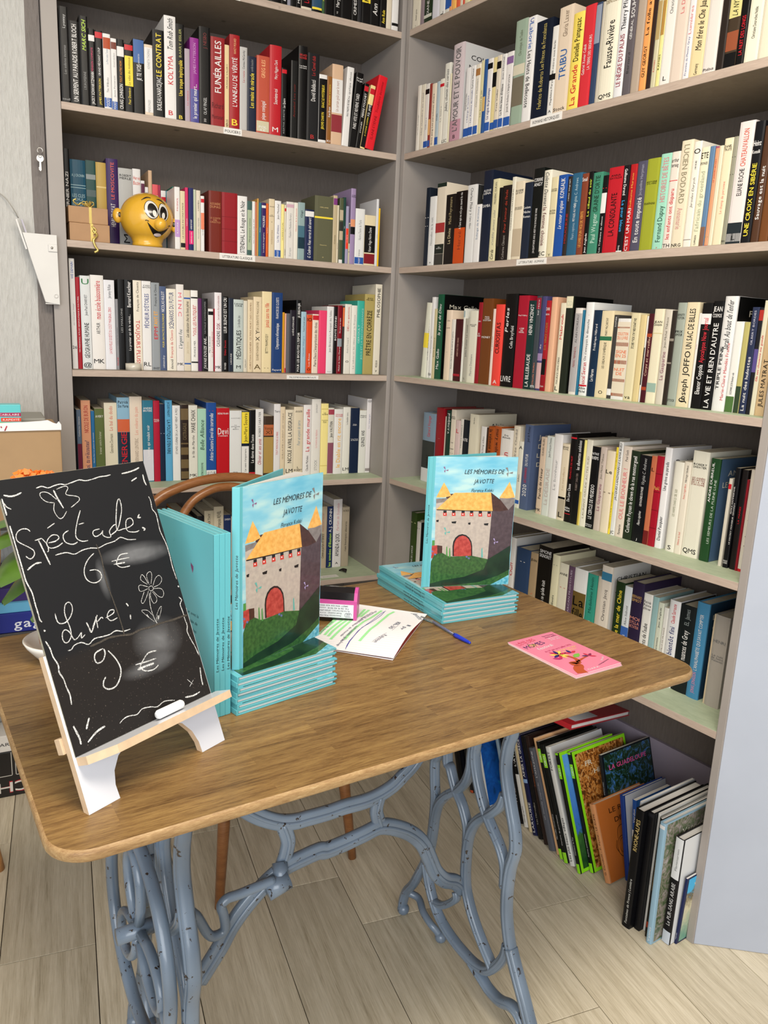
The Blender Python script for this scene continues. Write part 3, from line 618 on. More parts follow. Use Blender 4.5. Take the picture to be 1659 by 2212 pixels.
(-0.171, 0.0168, 0.217, 0, 7997978, 0.048, [(10002600, 40, 52)], [(15921390, 4, 40, 4, 'Michel de Saint Cheron', 0), (15921390, 60, 82, 4, 'Du juste au saint', 0)], None),
(-0.154, 0.0076, 0.2158, 0, 3814448, 0.048, [(14708800, 70, 98)], [], None),
(-0.1462, 0.0236, 0.2225, 0, 15789280, 0.048, [], [(12591148, 62, 96, 4, 'DIEU en questions', 0), (8947848, 30, 52, 4, 'André Frossard', 0), (1184018, 16, 20, 1, 'O', 0)], None),
(-0.1224, 0.0197, 0.2196, 0, 15921124, 0.048, [], [(8947848, 4, 90, 4, 'Le tabou et les idées pour la France', 0)], None),
(-0.1025, 0.0263, 0.2355, 0, 3844246, 0.048, [], [(13168872, 20, 90, 4, 'GEROULT', 1), (11067608, 20, 90, 4, 'JESUS ET LA RECONNAISSANCE', 2)], None),
(-0.076, 0.0372, 0.2581, 0, 11049052, 0.048, [], [(1184018, 24, 80, 0, 'PRÊTRE EN CORRÈZE', 0), (1184018, 92, 96, 1, 'JEAN/MICHEL', 0)], None),
(-0.0386, 0.0244, 0.2913, 0, 15525072, 0.048, [], [(1184018, 64, 96, 0, 'PHILOSOPHIE', 0), (1184018, 3, 6, 1, 'y', 0), (1184018, 8, 16, 4, 'MESSIDOR', 0)], None),
],
'L5': [
(-0.9699, 0.0129, 0.2226, 0, 5925504, 0.1, [(6955064, 20, 55)], [(15921390, 60, 96, 4, 'Catherine Clément', 0)], None),
(-0.9568, 0.0264, 0.25, 0, 14195320, 0.1, [], [(11153456, 62, 94, 0, 'NICOLE DE BURON', 0), (1714778, 8, 52, 8, "Dis-moi, tu m'écoutes?", 0)], None),
(-0.9302, 0.0105, 0.2188, 0, 2779808, 0.1, [], [(15921390, 4, 96, 4, 'Nicolas Rey Les enfants qui mentent', 0)], None),
(-0.9194, 0.0268, 0.2254, 0, 6056508, 0.1, [], [(14211264, 40, 70, 4, 'kramer contre kramer', 0), (15921390, 88, 92, 1, 'AVERY', 0)], None),
(-0.8925, 0.0366, 0.2427, 0, 15788240, 0.1, [], [(6709320, 38, 62, 4, 'Geneviève Dormann', 0), (13395541, 66, 96, 4, 'Le bal du dodo', 0)], None),
(-0.8557, 0.0363, 0.2588, 0, 8958152, 0.1, [(13131836, 60, 75), (1584188, 0, 60)], [(12591148, 20, 60, 0, 'ENERGIE', 0), (1184018, 88, 97, 1, 'Patrick/Ste Marie', 0)], None),
(-0.8193, 0.0368, 0.2615, 0, 15786188, 0.1, [], [(10061943, 24, 52, 4, 'BERNARD LENTERIC', 0), (14192768, 56, 88, 4, 'Les voleurs du pain', 0)], None),
(-0.7823, 0.032, 0.2504, 0, 2912392, 0.1, [(14737640, 1, 40)], [(15921390, 28, 70, 4, "L'homme qui voulait voir", 0), (15921390, 86, 92, 1, 'ANDRE/BRUYERE', 0)], None),
(-0.7501, 0.0194, 0.2493, 0, 11016756, 0.1, [], [(15921390, 74, 78, 1, 'PAUL/GUY', 0)], None),
(-0.7305, 0.0154, 0.2391, 0, 1451068, 0.1, [], [(11581640, 60, 66, 5, '- -', 0)], None),
(-0.7148, 0.0223, 0.2506, 0, 5808328, 0.1, [], [(1184018, 34, 76, 2, "LA POLITIQUE D'EN RIRE", 0), (1184018, 80, 98, 2, 'JACQUES MAILHOT', 0)], None),
(-0.6923, 0.0243, 0.2345, 0, 15790318, 0.1, [], [(4473924, 36, 96, 4, 'ETAPES CUISINE DE LA NUIT VIENT A MOI', 0)], None),
(-0.6678, 0.0249, 0.2372, 0, 2760216, 0.1, [(6969404, 80, 95), (6969404, 48, 50), (6969404, 34, 44), (6969404, 16, 28), (6969404, 2, 12)], [(7364676, 54, 76, 0, 'CASTRAGALE', 0)], None),
(-0.6427, 0.0278, 0.2353, 0, 15526108, 0.1, [], [(1184018, 64, 94, 0, 'MARIE CHAIX', 0), (1184018, 30, 60, 12, 'le fils de Marthe', 0), (1184018, 4, 9, 1, 'MK', 0)], None),
(-0.6147, 0.0273, 0.2247, 0, 11590852, 0.1, [], [(2771514, 42, 84, 8, 'Belle Alliance', 0), (1184018, 2, 24, 0, 'CHRISTINE DE RIVOYRE', 0)], None),
(-0.5873, 0.0323, 0.2435, 0, 1985168, 0.1, [(15921390, 4, 12)], [(15921390, 24, 86, 8, "Arlette Cousture L'envol des tourterelles", 0), (1184018, 5, 11, 1, 'LE CLUB', 0), (12591148, 88, 92, 1, '- -', 0)], None),
(-0.5548, 0.0419, 0.2266, 0, 11801118, 0.1, [], [(15921390, 91, 94, 1, 'IRÈNE FRAIN', 0), (15921390, 62, 74, 1, 'Devi', 0), (15921390, 60, 63, 1, 'roman', 0)], None),
(-0.5127, 0.0396, 0.2184, 0, 15526890, 0.1, [], [(8947848, 88, 90, 1, 'AXIONES', 0), (1184018, 72, 80, 1, 'La/princesse/du/désert', 0), (1184018, 8, 10, 1, 'SEUIL', 0)], None),
(-0.4729, 0.0252, 0.2158, 0, 1055792, 0.1, [(15257664, 52, 99), (15921390, 4, 48)], [(1184018, 54, 97, 0, 'Jean-Marc Souvira', 0), (1184018, 10, 44, 4, "Le vent t'emportera", 0)], None),
(-0.4475, 0.0211, 0.2198, 0, 789516, 0.1, [(12591148, 4, 8)], [(15921390, 22, 64, 0, "La dame dans l'auto", 0)], None),
(-0.4262, 0.0267, 0.2231, 0, 15921390, 0.1, [], [(11022400, 18, 56, 8, 'Olivier et ses amis', 0), (4473924, 60, 96, 4, 'ROBERT SABATIER', 0)], None),
(-0.3992, 0.0346, 0.2002, 0, 3943456, 0.1, [(11045452, 6, 66), (11559484, 68, 86)], [(5255184, 70, 84, 1, 'Voyage/XI', 0)], None),
(-0.3645, 0.0228, 0.2396, 0, 15789292, 0.1, [(1184018, 3, 7)], [(12591148, 30, 62, 4, 'TOUT MON PASSE LE MERE', 0), (4473924, 88, 92, 1, 'Thierry', 0)], None),
(-0.3415, 0.0168, 0.23, 0, 15521976, 0.1, [], [(8943462, 20, 96, 4, 'GUILLAUME LAURENT LES VOISINS', 0)], None),
(-0.3245, 0.0295, 0.2207, 0, 15787212, 0.1, [], [(1184018, 20, 96, 0, 'NICOLE AVRIL LA DISGRACE', 0), (1184018, 4, 12, 1, 'LM', 0)], None),
(-0.2948, 0.0334, 0.2299, 0, 15523008, 0.1, [], [(8951968, 44, 80, 8, 'Pour un arpent de terre', 0), (1184018, 92, 95, 1, 'CLAUDE/MICHELET', 0), (1184018, 6, 14, 1, 'L/ROBERT', 0)], None),
(-0.2612, 0.0289, 0.2367, 0, 16052462, 0.1, [], [(12591148, 34, 94, 0, 'La grande muraille', 0), (1184018, 6, 28, 4, 'Claude Michelet', 0)], None),
(-0.232, 0.0333, 0.2558, 0, 15789284, 0.1, [], [(14192784, 36, 60, 4, 'La traverse des éléphants', 0), (10066329, 82, 94, 4, 'JEAN PRUGNOT', 0), (10066329, 6, 20, 4, 'STOCK', 0)], None),
(-0.1986, 0.0263, 0.2409, 0, 15522960, 0.1, [(13152344, 92, 93), (13152344, 12, 13)], [(1184018, 84, 88, 1, 'LE/GUIDE', 0), (1184018, 73, 78, 1, 'Le prince/de la/belle', 0)], None),
(-0.1721, 0.022, 0.2259, 0, 15262936, 0.1, [(10502224, 90, 98), (8933472, 1, 48)], [(1184018, 56, 80, 0, 'Jean VAUTRIN', 0)], None),
(-0.1499, 0.0327, 0.2224, 0, 15921388, 0.1, [], [(15249472, 10, 86, 0, 'le Diable en rit encore', 0), (12591148, 88, 93, 1, 'VIVIANE/MOORE', 0)], None),
(-0.117, 0.0276, 0.2289, 0, 15789796, 0.1, [], [(1184018, 4, 10, 1, 'LM', 0), (6710886, 74, 92, 4, 'Le chandelier cuivre', 0)], None),
(-0.0892, 0.0339, 0.2258, 0, 1319484, 0.1, [], [(15921390, 73, 76, 1, 'PAUL/RUDY', 0), (15921390, 50, 54, 1, 'Les fous/de Bassan', 0)], None),
(-0.0551, 0.0269, 0.2178, 0, 15658726, 0.1, [], [(1184018, 42, 68, 0, 'QUINZE ANS', 0), (1184018, 88, 93, 1, 'Philippe/Labro', 0)], None),
(-0.028, 0.018, 0.2573, 0, 15920878, 0.1, [(9472136, 2, 6)], [(1184018, 95, 98, 1, 'MORTON/WEST', 0), (8947882, 60, 80, 4, 'Le tangage', 0)], None),
],
'L6': [
(-0.7658, 0.0229, 0.213, 0, 3816000, 0.13, [], [], None),
(-0.7427, 0.0183, 0.2212, 0, 9076848, 0.13, [], [], None),
(-0.7242, 0.0466, 0.2248, 0, 1184018, 0.13, [], [], None),
(-0.6775, 0.0326, 0.234, 0, 13664320, 0.13, [], [(1184018, 70, 98, 0, 'GAUVIN', 0)], None),
(-0.6447, 0.0334, 0.2049, 0, 1711140, 0.13, [], [], None),
(-0.6111, 0.0231, 0.2175, 0, 1579036, 0.13, [], [], None),
(-0.5877, 0.0315, 0.2348, 0, 14208176, 0.13, [], [(1184018, 70, 96, 4, 'McCARTHY', 0)], None),
(-0.556, 0.0328, 0.2463, 0, 14997692, 0.13, [], [(1184018, 64, 94, 0, 'Jean-François REVEL', 0)], None),
(-0.5231, 0.0247, 0.2169, 0, 1846360, 0.13, [], [(15921390, 90, 96, 1, 'CHIMENTI', 0), (15921390, 45, 70, 0, 'LES', 0)], None),
(-0.4982, 0.0201, 0.2103, 0, 15261904, 0.13, [], [], None),
(-0.1895, 0.0061, 0.1904, 0, 14203040, 0.13, [], [], None),
(-0.1832, 0.0305, 0.2244, 0, 12101776, 0.13, [], [(1184018, 16, 56, 8, "Comme un parfum d'ETERNITE", 0), (10510432, 60, 90, 4, 'FRANCESCO DATTANCOURT', 0)], None),
(-0.1525, 0.0227, 0.2242, 0, 1846360, 0.13, [], [(15921390, 58, 96, 0, 'A.J. CRONIN', 0), (12116048, 2, 56, 0, "les années d'illusion", 0)], None),
(-0.1296, 0.0337, 0.2479, 0, 15920878, 0.13, [], [(1184018, 16, 50, 0, 'AMANDA QUICK', 0), (13404304, 54, 94, 12, 'Parfum de Scandale', 0), (1184018, 4, 8, 1, 'A', 0)], None),
(-0.0957, 0.0282, 0.2182, 0, 11050120, 0.13, [], [(1184018, 26, 76, 4, 'rues boutiques obscures', 0), (1184018, 92, 96, 1, 'PATRICK', 0)], None),
],
'R1': [
(0.0345, 0.0387, 0.193, 0, 15261900, 0.004, [], [(1184018, 9.6, 25.0, 4, 'Honoré groux', 0), (1184018, 1.6, 4.0, 1, 'L', 0)], None),
(0.0733, 0.0189, 0.212, 0, 9075328, 0.004, [], [], None),
(0.0925, 0.0383, 0.224, 0, 1846300, 0.004, [(14211272, 5, 9)], [(15921390, 8.0, 25.0, 4, 'DIANE', 0)], None),
(0.131, 0.0317, 0.2, 0, 15000298, 0.004, [], [], None),
(0.1629, 0.0276, 0.196, 0, 15789800, 0.004, [], [(1184018, 1.2, 5.0, 0, 'L', 0)], None),
(0.1906, 0.0198, 0.204, 0, 15262936, 0.004, [(2774432, 5, 18)], [], None),
(0.2107, 0.0107, 0.232, 0, 14194792, 0.004, [(2774432, 5, 18)], [], None),
(0.2216, 0.0191, 0.234, 0, 15249504, 0.004, [], [], None),
(0.2409, 0.0174, 0.219, 0, 14180416, 0.004, [], [(15921390, 2.0, 30.0, 4, 'LA V', 0)], None),
(0.2585, 0.0122, 0.23, 0, 15261896, 0.004, [], [], None),
(0.2709, 0.0088, 0.227, 0, 13127744, 0.004, [], [], None),
(0.2799, 0.0202, 0.204, 0, 15721656, 0.004, [], [], None),
(0.3002, 0.0196, 0.19, 0, 15257696, 0.004, [], [], None),
(0.32, 0.0245, 0.218, 0, 9056304, 0.004, [], [], None),
(0.3447, 0.0295, 0.213, 0, 15921390, 0.004, [], [(12591148, 4.0, 30.0, 0, 'AMOUR', 0)], None),
(0.3745, 0.0227, 0.203, 0, 3164264, 0.004, [], [], None),
(0.3974, 0.0282, 0.196, 0, 15525072, 0.004, [], [], None),
(0.4257, 0.0357, 0.205, 0, 1184018, 0.004, [], [(15921390, 3.2, 25.0, 0, 'LA REINE', 0)], None),
(0.4617, 0.0354, 0.208, 0, 14209216, 0.004, [], [], None),
(0.4973, 0.0299, 0.198, 0, 10518608, 0.004, [], [], None),
(0.5274, 0.0298, 0.2, 0, 15790316, 0.004, [], [], None),
],
'R2': [
(0.0779, 0.0169, 0.1829, 0, 15789280, 0.004, [], [(8947848, 25, 55, 4, 'Le vent du bocage', 0)], None),
(0.095, 0.022, 0.1817, 0, 15525072, 0.004, [], [(8947848, 20, 90, 4, 'Une chambre au soleil', 0)], None),
(0.1172, 0.02, 0.179, 0, 15789284, 0.004, [(1184018, 84, 92), (2774432, 2, 12)], [(8947848, 18, 60, 4, 'Gilbert', 0)], None),
(0.1375, 0.0125, 0.176, 0, 9058352, 0.004, [(14198896, 20, 45), (2774432, 2, 12)], [], None),
(0.1502, 0.0208, 0.1728, 0, 15786184, 0.004, [], [(1184018, 4, 84, 4, "Erica Jong Les parachutes d'Icare", 0)], None),
(0.1712, 0.0161, 0.1747, 0, 12110032, 0.004, [(2774432, 2, 14)], [(1184018, 20, 70, 4, 'Odile', 0)], None),
(0.1875, 0.0202, 0.1775, 0, 15789276, 0.004, [(12591148, 88, 93)], [(8947848, 24, 70, 4, 'La lisière', 0)], None),
(0.2079, 0.0263, 0.2137, 0, 15657952, 0.004, [], [(6710886, 40, 92, 8, 'Julien, chemin des cerises', 0), (1184018, 1, 6, 1, 'LSC', 0)], None),
(0.2343, 0.0067, 0.1828, 0, 15261888, 0.004, [], [(8947848, 24, 90, 4, 'Souvenir de voyage', 0)], None),
(0.2412, 0.0045, 0.2041, 0, 1842206, 0.004, [], [], None),
(0.2442, 0.0473, 0.2531, 0, 14207180, 0.004, [(13146280, 0, 22)], [(5592405, 10, 96, 0, "L'AMOUR ET LE POUVOIR", 0), (1184018, 2, 7, 1, 'B', 0)], (14211288, 'COLLEEN/McC')),
(0.3037, 0.0213, 0.1812, 0, 15921390, 0.004, [(2774432, 2, 14)], [(1184018, 40, 64, 4, 'Georges-Patrick Rabec', 1), (2767488, 22, 60, 4, "L'Auberge du mystère", 2)], None),
(0.3252, 0.021, 0.1809, 0, 15921390, 0.004, [(2774432, 2, 14)], [(1184018, 68, 96, 4, 'Sylvie Meuse', 0), (2767488, 20, 66, 4, 'Les Amants du moulin', 0)], None),
(0.3464, 0.0196, 0.1805, 0, 15788248, 0.004, [(2774432, 2, 14), (10514496, 84, 94)], [(8947848, 40, 80, 4, 'Claude Michelet', 0)], None),
(0.3662, 0.0152, 0.1862, 0, 15261872, 0.004, [], [(1184018, 24, 60, 4, 'Les Amours du juin', 0)], None),
(0.3816, 0.0123, 0.185, 0, 2773128, 0.004, [(13150312, 30, 50)], [], None),
(0.3941, 0.021, 0.1833, 0, 15789288, 0.004, [(2774432, 2, 14), (1184018, 86, 94)], [(2767488, 18, 60, 0, 'La vigne du printemps', 0)], None),
(0.4153, 0.0168, 0.1822, 0, 14207120, 0.004, [(2774432, 2, 12), (1184018, 60, 80)], [], None),
(0.4323, 0.0181, 0.1825, 0, 15260872, 0.004, [(1184018, 82, 92), (2774432, 2, 14)], [(1184018, 20, 60, 4, 'Yves Viollier', 0)], None),
(0.4506, 0.0186, 0.1811, 0, 15526116, 0.004, [(2774432, 2, 14)], [(1184018, 18, 60, 0, "La Robe bleue d'Hélène", 0), (1184018, 66, 96, 4, 'Jean Monchel', 0)], None),
(0.4694, 0.026, 0.1817, 0, 15789288, 0.004, [(8413328, 84, 94), (2774432, 2, 14)], [(1184018, 20, 70, 4, "José Frèches L'impératrice", 0)], None),
(0.4955, 0.0045, 0.1457, 0, 2763312, 0.004, [], [], None),
(0.4974, 0.0425, 0.2475, 0, 10532000, 0.004, [(7366744, 18, 46), (14735552, 48, 58)], [(6318160, 66, 90, 4, "Chronique de l'aube", 0)], None),
(0.5401, 0.0309, 0.2449, 0, 15921390, 0.004, [], [(2775720, 70, 94, 2, 'Laborie', 0), (1184018, 14, 68, 2, 'Les Hauts de Bellecoste', 0), (2771608, 94, 99, 1, 'C', 0)], None),
(0.5712, 0.0574, 0.2261, 0, 1054760, 0.004, [], [(12101728, 10, 48, 4, 'Federico de Roberto', 0), (12101728, 50, 96, 4, 'Les Princes de Francalanza', 0)], None),
(0.6288, 0.0215, 0.2021, 0, 15789800, 0.004, [(1184018, 40, 47)], [(1184018, 12, 40, 4, 'Magdalena Parys', 0), (1184018, 46, 84, 4, '188 mètres sous Berlin', 0), (1184018, 3, 7, 1, 'A', 0)], None),
(0.6504, 0.0461, 0.2361, 0, 15521984, 0.004, [], [(2775706, 32, 60, 0, 'TRIBU', 0), (8943462, 72, 96, 0, 'Gloria Laxer', 0), (1184018, 2, 6, 1, 'Stock', 0)], None),
(0.6967, 0.0363, 0.2111, 0, 15257696, 0.004, [], [(12591148, 4, 46, 0, 'La Grande', 0), (1184018, 50, 94, 0, 'Danielle Pampuzac', 0)], None),
(0.7332, 0.0334, 0.2174, 0, 13119544, 0.004, [], [(15921390, 32, 62, 4, 'Gabriel Xavier Culioli', 1), (15921390, 36, 70, 4, 'LA TERRE DES SEIGNEURS', 2)], None),
(0.7667, 0.0173, 0.2154, 0, 3162204, 0.004, [(8949920, 60, 98)], [], None),
(0.7842, 0.0081, 0.213, 0, 12630184, 0.004, [], [], None),
(0.7925, 0.0449, 0.2321, 0, 16051928, 0.004, [], [(1184018, 30, 72, 0, 'Fausse-Rivière', 0), (8943445, 88, 96, 1, 'MAURICE/DENUZIERE', 0), (1184018, 2, 7, 1, 'QMS', 0)], None),
(0.8376, 0.0268, 0.2239, 0, 15526894, 0.004, [], [(9050672, 10, 58, 0, 'LE NÈGRE DU PALAIS', 0), (1184018, 62, 98, 0, 'Thierry Pfister', 0)], None),
(0.8646, 0.0223, 0.2184, 0, 5919832, 0.004, [], [(15921390, 52, 70, 4, 'GÉNÉRAL', 0), (15921390, 72, 98, 0, 'SOUHAM', 0), (3158064, 20, 40, 4, 'Bernard', 0)], None),
(0.8871, 0.0223, 0.2096, 0, 11049096, 0.004, [], [], None),
(0.9096, 0.0181, 0.1964, 0, 14719064, 0.004, [], [(1184018, 14, 46, 0, 'GUY GEORGY', 0), (1184018, 54, 98, 0, 'La folle av', 0)], None),
(0.9279, 0.0135, 0.1912, 0, 3153948, 0.004, [], [], None),
(0.9416, 0.0118, 0.1895, 0, 13617320, 0.004, [(11047008, 50, 90)], [(12591148, 4, 42, 4, 'RAMSES', 0)], None),
(0.9535, 0.0095, 0.1883, 0, 14208904, 0.004, [(11042880, 54, 90)], [(1184018, 8, 44, 0, 'RAMSES', 0)], None),
(0.9632, 0.0279, 0.1922, 0, 15789284, 0.004, [], [(5592405, 72, 98, 4, 'Christian Jacq', 0), (1184018, 4, 10, 1, 'L', 0)], None),
(0.9913, 0.0307, 0.1862, 0, 14996676, 0.004, [], [(13395558, 70, 96, 4, 'La Dame', 0)], None),
(1.0222, 0.0152, 0.1751, 0, 15526120, 0.004, [], [(4872842, 4, 46, 4, 'Francine du Plessix Gray', 0), (13402240, 48, 80, 0, 'Lumières', 0)], None),
(1.0375, 0.0327, 0.1727, 0, 15521960, 0.004, [], [(1184018, 28, 84, 8, 'Mon frère le Che Juan', 0), (1184018, 2, 14, 4, 'Germany', 0)], None),
(1.0704, 0.0299, 0.1758, 0, 15261912, 0.004, [], [(1184018, 2, 6, 1, 'Phébus', 0), (1184018, 80, 98, 1, '- -', 0)], None),
(1.1005, 0.0173, 0.1648, 0, 2366488, 0.004, [], [], None),
(1.118, 0.0263, 0.1493, 0, 3944484, 0.004, [(13156480, 60, 98), (9062960, 20, 44), (1184018, 0, 18)], [(1184018, 62, 94, 8, 'LA NYMPHE', 0)], None),
(1.1445, 0.0168, 0.1416, 0, 1184018, 0.004, [], [(12591148, 12, 62, 0, 'LA NUIT DES LONGS', 0)], None),
(1.1615, 0.0293, 0.1387, 0, 15788756, 0.004, [], [(1184018, 30, 70, 4, 'Christiane Desroches Noble', 0)], None),
(1.191, 0.0266, 0.1321, 0, 15261896, 0.004, [], [], None),
],
'R3': [
(0.1416, 0.0204, 0.227, 0, 1581100, 0.01, [], [(15921390, 60, 66, 1, '- -', 0), (15921390, 50, 54, 1, '- -', 0)], None),
(0.1621, 0.0321, 0.1994, 0, 15790318, 0.01, [], [(8947848, 30, 70, 4, 'Nouvelles de la nuit', 0), (1184018, 3, 6, 1, 'M', 0)], None),
(0.1944, 0.0445, 0.2331, 0, 15524044, 0.01, [(1975326, 14, 26), (3815476, 0, 14), (1976868, 95, 100), (10498096, 40, 52)], [(15921390, 20, 23, 1, 'MO/REVERSO', 0)], None),
(0.2391, 0.0454, 0.1964, 0, 1709074, 0.01, [], [(13154448, 30, 52, 4, 'La Divine', 0), (11049072, 58, 96, 4, 'Michel Peyramaure', 0)], None),
(0.2847, 0.0498, 0.2001, 0, 1313802, 0.01, [(12601880, 0, 50)], [(15921390, 48, 98, 4, "A l'ami qui ne m'a pas sauvé la vie", 0), (8400928, 20, 45, 4, 'Hervé', 0)], None),
(0.3348, 0.0396, 0.2118, 0, 15526632, 0.01, [], [(4473924, 66, 96, 6, 'Charles Plisky', 0), (6710886, 44, 64, 6, "Je t'aime Albert", 0)], (3158064, 'Br')),
(0.3746, 0.0267, 0.156, 0, 15921390, 0.01, [], [(5929626, 40, 96, 4, 'Solange de Kermony', 0)], None),
(0.4042, 0.0376, 0.2401, 0, 1449520, 0.01, [], [(15921390, 74, 80, 1, 'ALEXIS/LENA', 0), (15921390, 60, 64, 1, 'SAMBA', 0)], None),
(0.442, 0.027, 0.2148, 0, 15261620, 0.01, [], [(4473924, 70, 96, 4, 'FREDERIC DURAN', 0), (8947848, 20, 62, 12, "n'oublie jamais celui", 0), (1184018, 2, 14, 8, 'Corda', 0)], None),
(0.4692, 0.0134, 0.1901, 0, 1184018, 0.01, [(2892832, 20, 60)], [], None),
(0.4828, 0.0346, 0.193, 0, 1840660, 0.01, [], [(11024938, 38, 94, 4, "Pour l'amour de l'Inde", 0), (11051160, 2, 34, 4, 'Catherine Clément', 0)], None),
(0.5195, 0.0138, 0.2106, 0, 15525588, 0.01, [], [(1184018, 30, 92, 4, 'THOMAS MORTON PARSIFAL', 0)], None),
(0.5335, 0.0343, 0.1973, 0, 15654852, 0.01, [(12101776, 4, 40)], [(1184018, 84, 90, 1, 'EUGENE/LE ROY', 0), (1184018, 64, 68, 1, 'JACQUES/LE CROQUANT', 0)], None),
(0.568, 0.0305, 0.1908, 0, 1844276, 0.01, [], [(15921390, 66, 70, 1, 'Luciana', 0), (15921390, 60, 64, 1, 'Niche', 0), (15921390, 54, 58, 1, 'Roman', 0)], None),
(0.5987, 0.0374, 0.2205, 0, 790542, 0.01, [], [(15921390, 6, 56, 4, "J'AI QUATORZE ANS IL N'EST PAS SI FACILE DE VIVRE", 0), (15921390, 80, 90, 1, 'CORINNE/ANGY', 0)], None),
(0.6363, 0.0273, 0.2114, 0, 15788760, 0.01, [], [(4473924, 60, 98, 10, 'Colette Davenat', 0), (6697779, 14, 58, 2, 'la femme choisie', 0), (1184018, 2, 8, 1, 'EC', 0)], None),
(0.6637, 0.0234, 0.1921, 0, 15260852, 0.01, [], [(1184018, 82, 86, 1, 'CLEITEN/MOHIN', 0), (1184018, 54, 60, 1, 'BASTION/ROGNA', 0), (1184018, 1, 5, 1, 'Y', 0)], None),
(0.6874, 0.0317, 0.1938, 0, 1985688, 0.01, [], [(15921390, 34, 68, 8, 'Le retour tragique', 0), (15921390, 72, 96, 0, 'KONSALIK', 0)], None),
(0.7193, 0.0133, 0.1871, 0, 2892832, 0.01, [], [(11018280, 10, 60, 0, 'MOUCHKINE', 0), (15921390, 68, 98, 4, 'rainier biograph', 0)], None),
(0.7328, 0.0325, 0.1921, 0, 2775672, 0.01, [], [(12112088, 60, 94, 4, 'Virginia C. Andrews', 0), (15921390, 42, 64, 4, 'PETALES AU VENT', 0), (11059408, 20, 40, 4, 'Fleurs captives', 0)], None),
(0.7655, 0.0196, 0.1875, 0, 8010792, 0.01, [], [(14721104, 10, 54, 0, "LE LIVRE D'UN VICE DE VERITE", 0), (15921390, 90, 96, 1, 'Smail', 0)], None),
(0.7854, 0.0137, 0.1897, 0, 1184018, 0.01, [], [(15921390, 2, 26, 0, 'Jean Anglade', 0), (13162568, 40, 98, 0, 'Le tilleul du soir', 0)], None),
(0.7993, 0.0301, 0.1853, 0, 3965032, 0.01, [], [(12640464, 14, 50, 0, 'Paul Wagner', 0), (1849384, 52, 96, 0, "GRAINE D'ORTIE", 0)], None),
(0.8296, 0.0163, 0.1755, 0, 1184018, 0.01, [(15921390, 52, 78)], [(15921390, 2, 48, 4, 'Les Trahisons du silence', 0), (12591148, 80, 90, 1, '- -', 0)], None),
(0.846, 0.0428, 0.19, 0, 11803688, 0.01, [], [(1184018, 20, 70, 0, 'LA CONSOLANTE', 0), (1184018, 86, 92, 1, 'ANNA/GAVALDA', 0)], None),
(0.889, 0.0179, 0.1893, 0, 1314836, 0.01, [(15921390, 0, 2)], [(3840728, 24, 60, 2, 'La peur bleue', 0), (15921390, 66, 96, 2, 'Guillaume Durand', 0), (15921390, 2, 8, 2, 'Grasset', 0)], None),
(0.9071, 0.019, 0.1893, 0, 11017248, 0.01, [], [(15921390, 1, 50, 0, "C'EST UN MARI", 0), (14723144, 50, 90, 4, 'Guillaume Murano', 0)], None),
(0.9263, 0.0275, 0.1929, 0, 4999772, 0.01, [], [(15921390, 10, 60, 0, 'En toute impunité', 0), (11053240, 62, 96, 4, 'Jacqueline Harpman', 0)], None),
(0.954, 0.0341, 0.1939, 0, 9673004, 0.01, [], [(1184018, 72, 76, 1, 'ANTOINE/SYLVERE', 0), (1184018, 50, 54, 1, 'toinou', 0)], None),
(0.9883, 0.0282, 0.1993, 0, 9882292, 0.01, [], [(13138560, 50, 96, 0, 'HISTOIRES DE BÊTES', 0), (2771514, 8, 46, 0, 'Fernand Dupuy', 0), (12591148, 1, 3, 1, 'P', 0)], None),
(1.0167, 0.0218, 0.1991, 0, 15261908, 0.01, [(13115436, 70, 71)], [(1184018, 84, 94, 1, 'arthur/ternaug', 0), (13115436, 10, 62, 0, 'les enfants ont disparu', 0), (1184018, 1, 6, 1, 'TH', 0)], None),
(1.0387, 0.029, 0.2179, 0, 15524036, 0.01, [], [(8945768, 42, 96, 2, 'LUCIEN BODARD', 0), (14196888, 18, 38, 2, 'Annamarie', 0), (1184018, 1, 5, 1, 'NRG', 0)], None),
(1.0679, 0.0191, 0.2122, 0, 15789279, 0.01, [(8945784, 7, 8)], [(1184018, 88, 94, 1, 'O', 0), (1184018, 74, 82, 0, "L'ARC DE DIEU", 0), (6709336, 38, 66, 12, 'Jaroslav Durych', 0)], None),
(1.0872, 0.0207, 0.1978, 0, 15919820, 0.01, [], [(1184018, 80, 96, 1, 'ETE/SPOMADE', 0), (11581596, 16, 76, 0, "l'africain du groenland", 0), (1184018, 2, 12, 4, 'FLAMMARION', 0)], None),
(1.1081, 0.0122, 0.1969, 0, 5929112, 0.01, [(7886920, 0, 20)], [], None),
(1.1204, 0.0097, 0.195, 0, 13144172, 0.01, [(12591148, 0, 1), (9982056, 98, 100)], [(12591148, 62, 90, 4, 'LE JARDIN SECRET', 0), (6986362, 8, 12, 1, '- -', 0)], None),
(1.1303, 0.009, 0.1946, 0, 15260864, 0.01, [], [], None),
(1.1395, 0.0205, 0.2069, 0, 15721152, 0.01, [], [(1184018, 88, 94, 1, 'DANIEL/TRUITE', 0), (14188656, 30, 60, 4, 'Le champ de personne', 0)], None),
(1.1601, 0.0102, 0.2071, 0, 9210488, 0.01, [], [(1184018, 80, 84, 1, '- -', 0), (1184018, 64, 68, 1, '- -', 0), (1184018, 2, 5, 1, 'PREVU', 0)], None),
(1.1706, 0.0332, 0.2317, 0, 15261916, 0.01, [(2107436, 0, 18), (15921390, 2, 9)], [(1184018, 40, 62, 0, 'ELIANE ROCHE', 0), (13127736, 64, 94, 0, 'CHATEAUVALLON', 0), (1184018, 3, 8, 1, 'L', 0)], None),
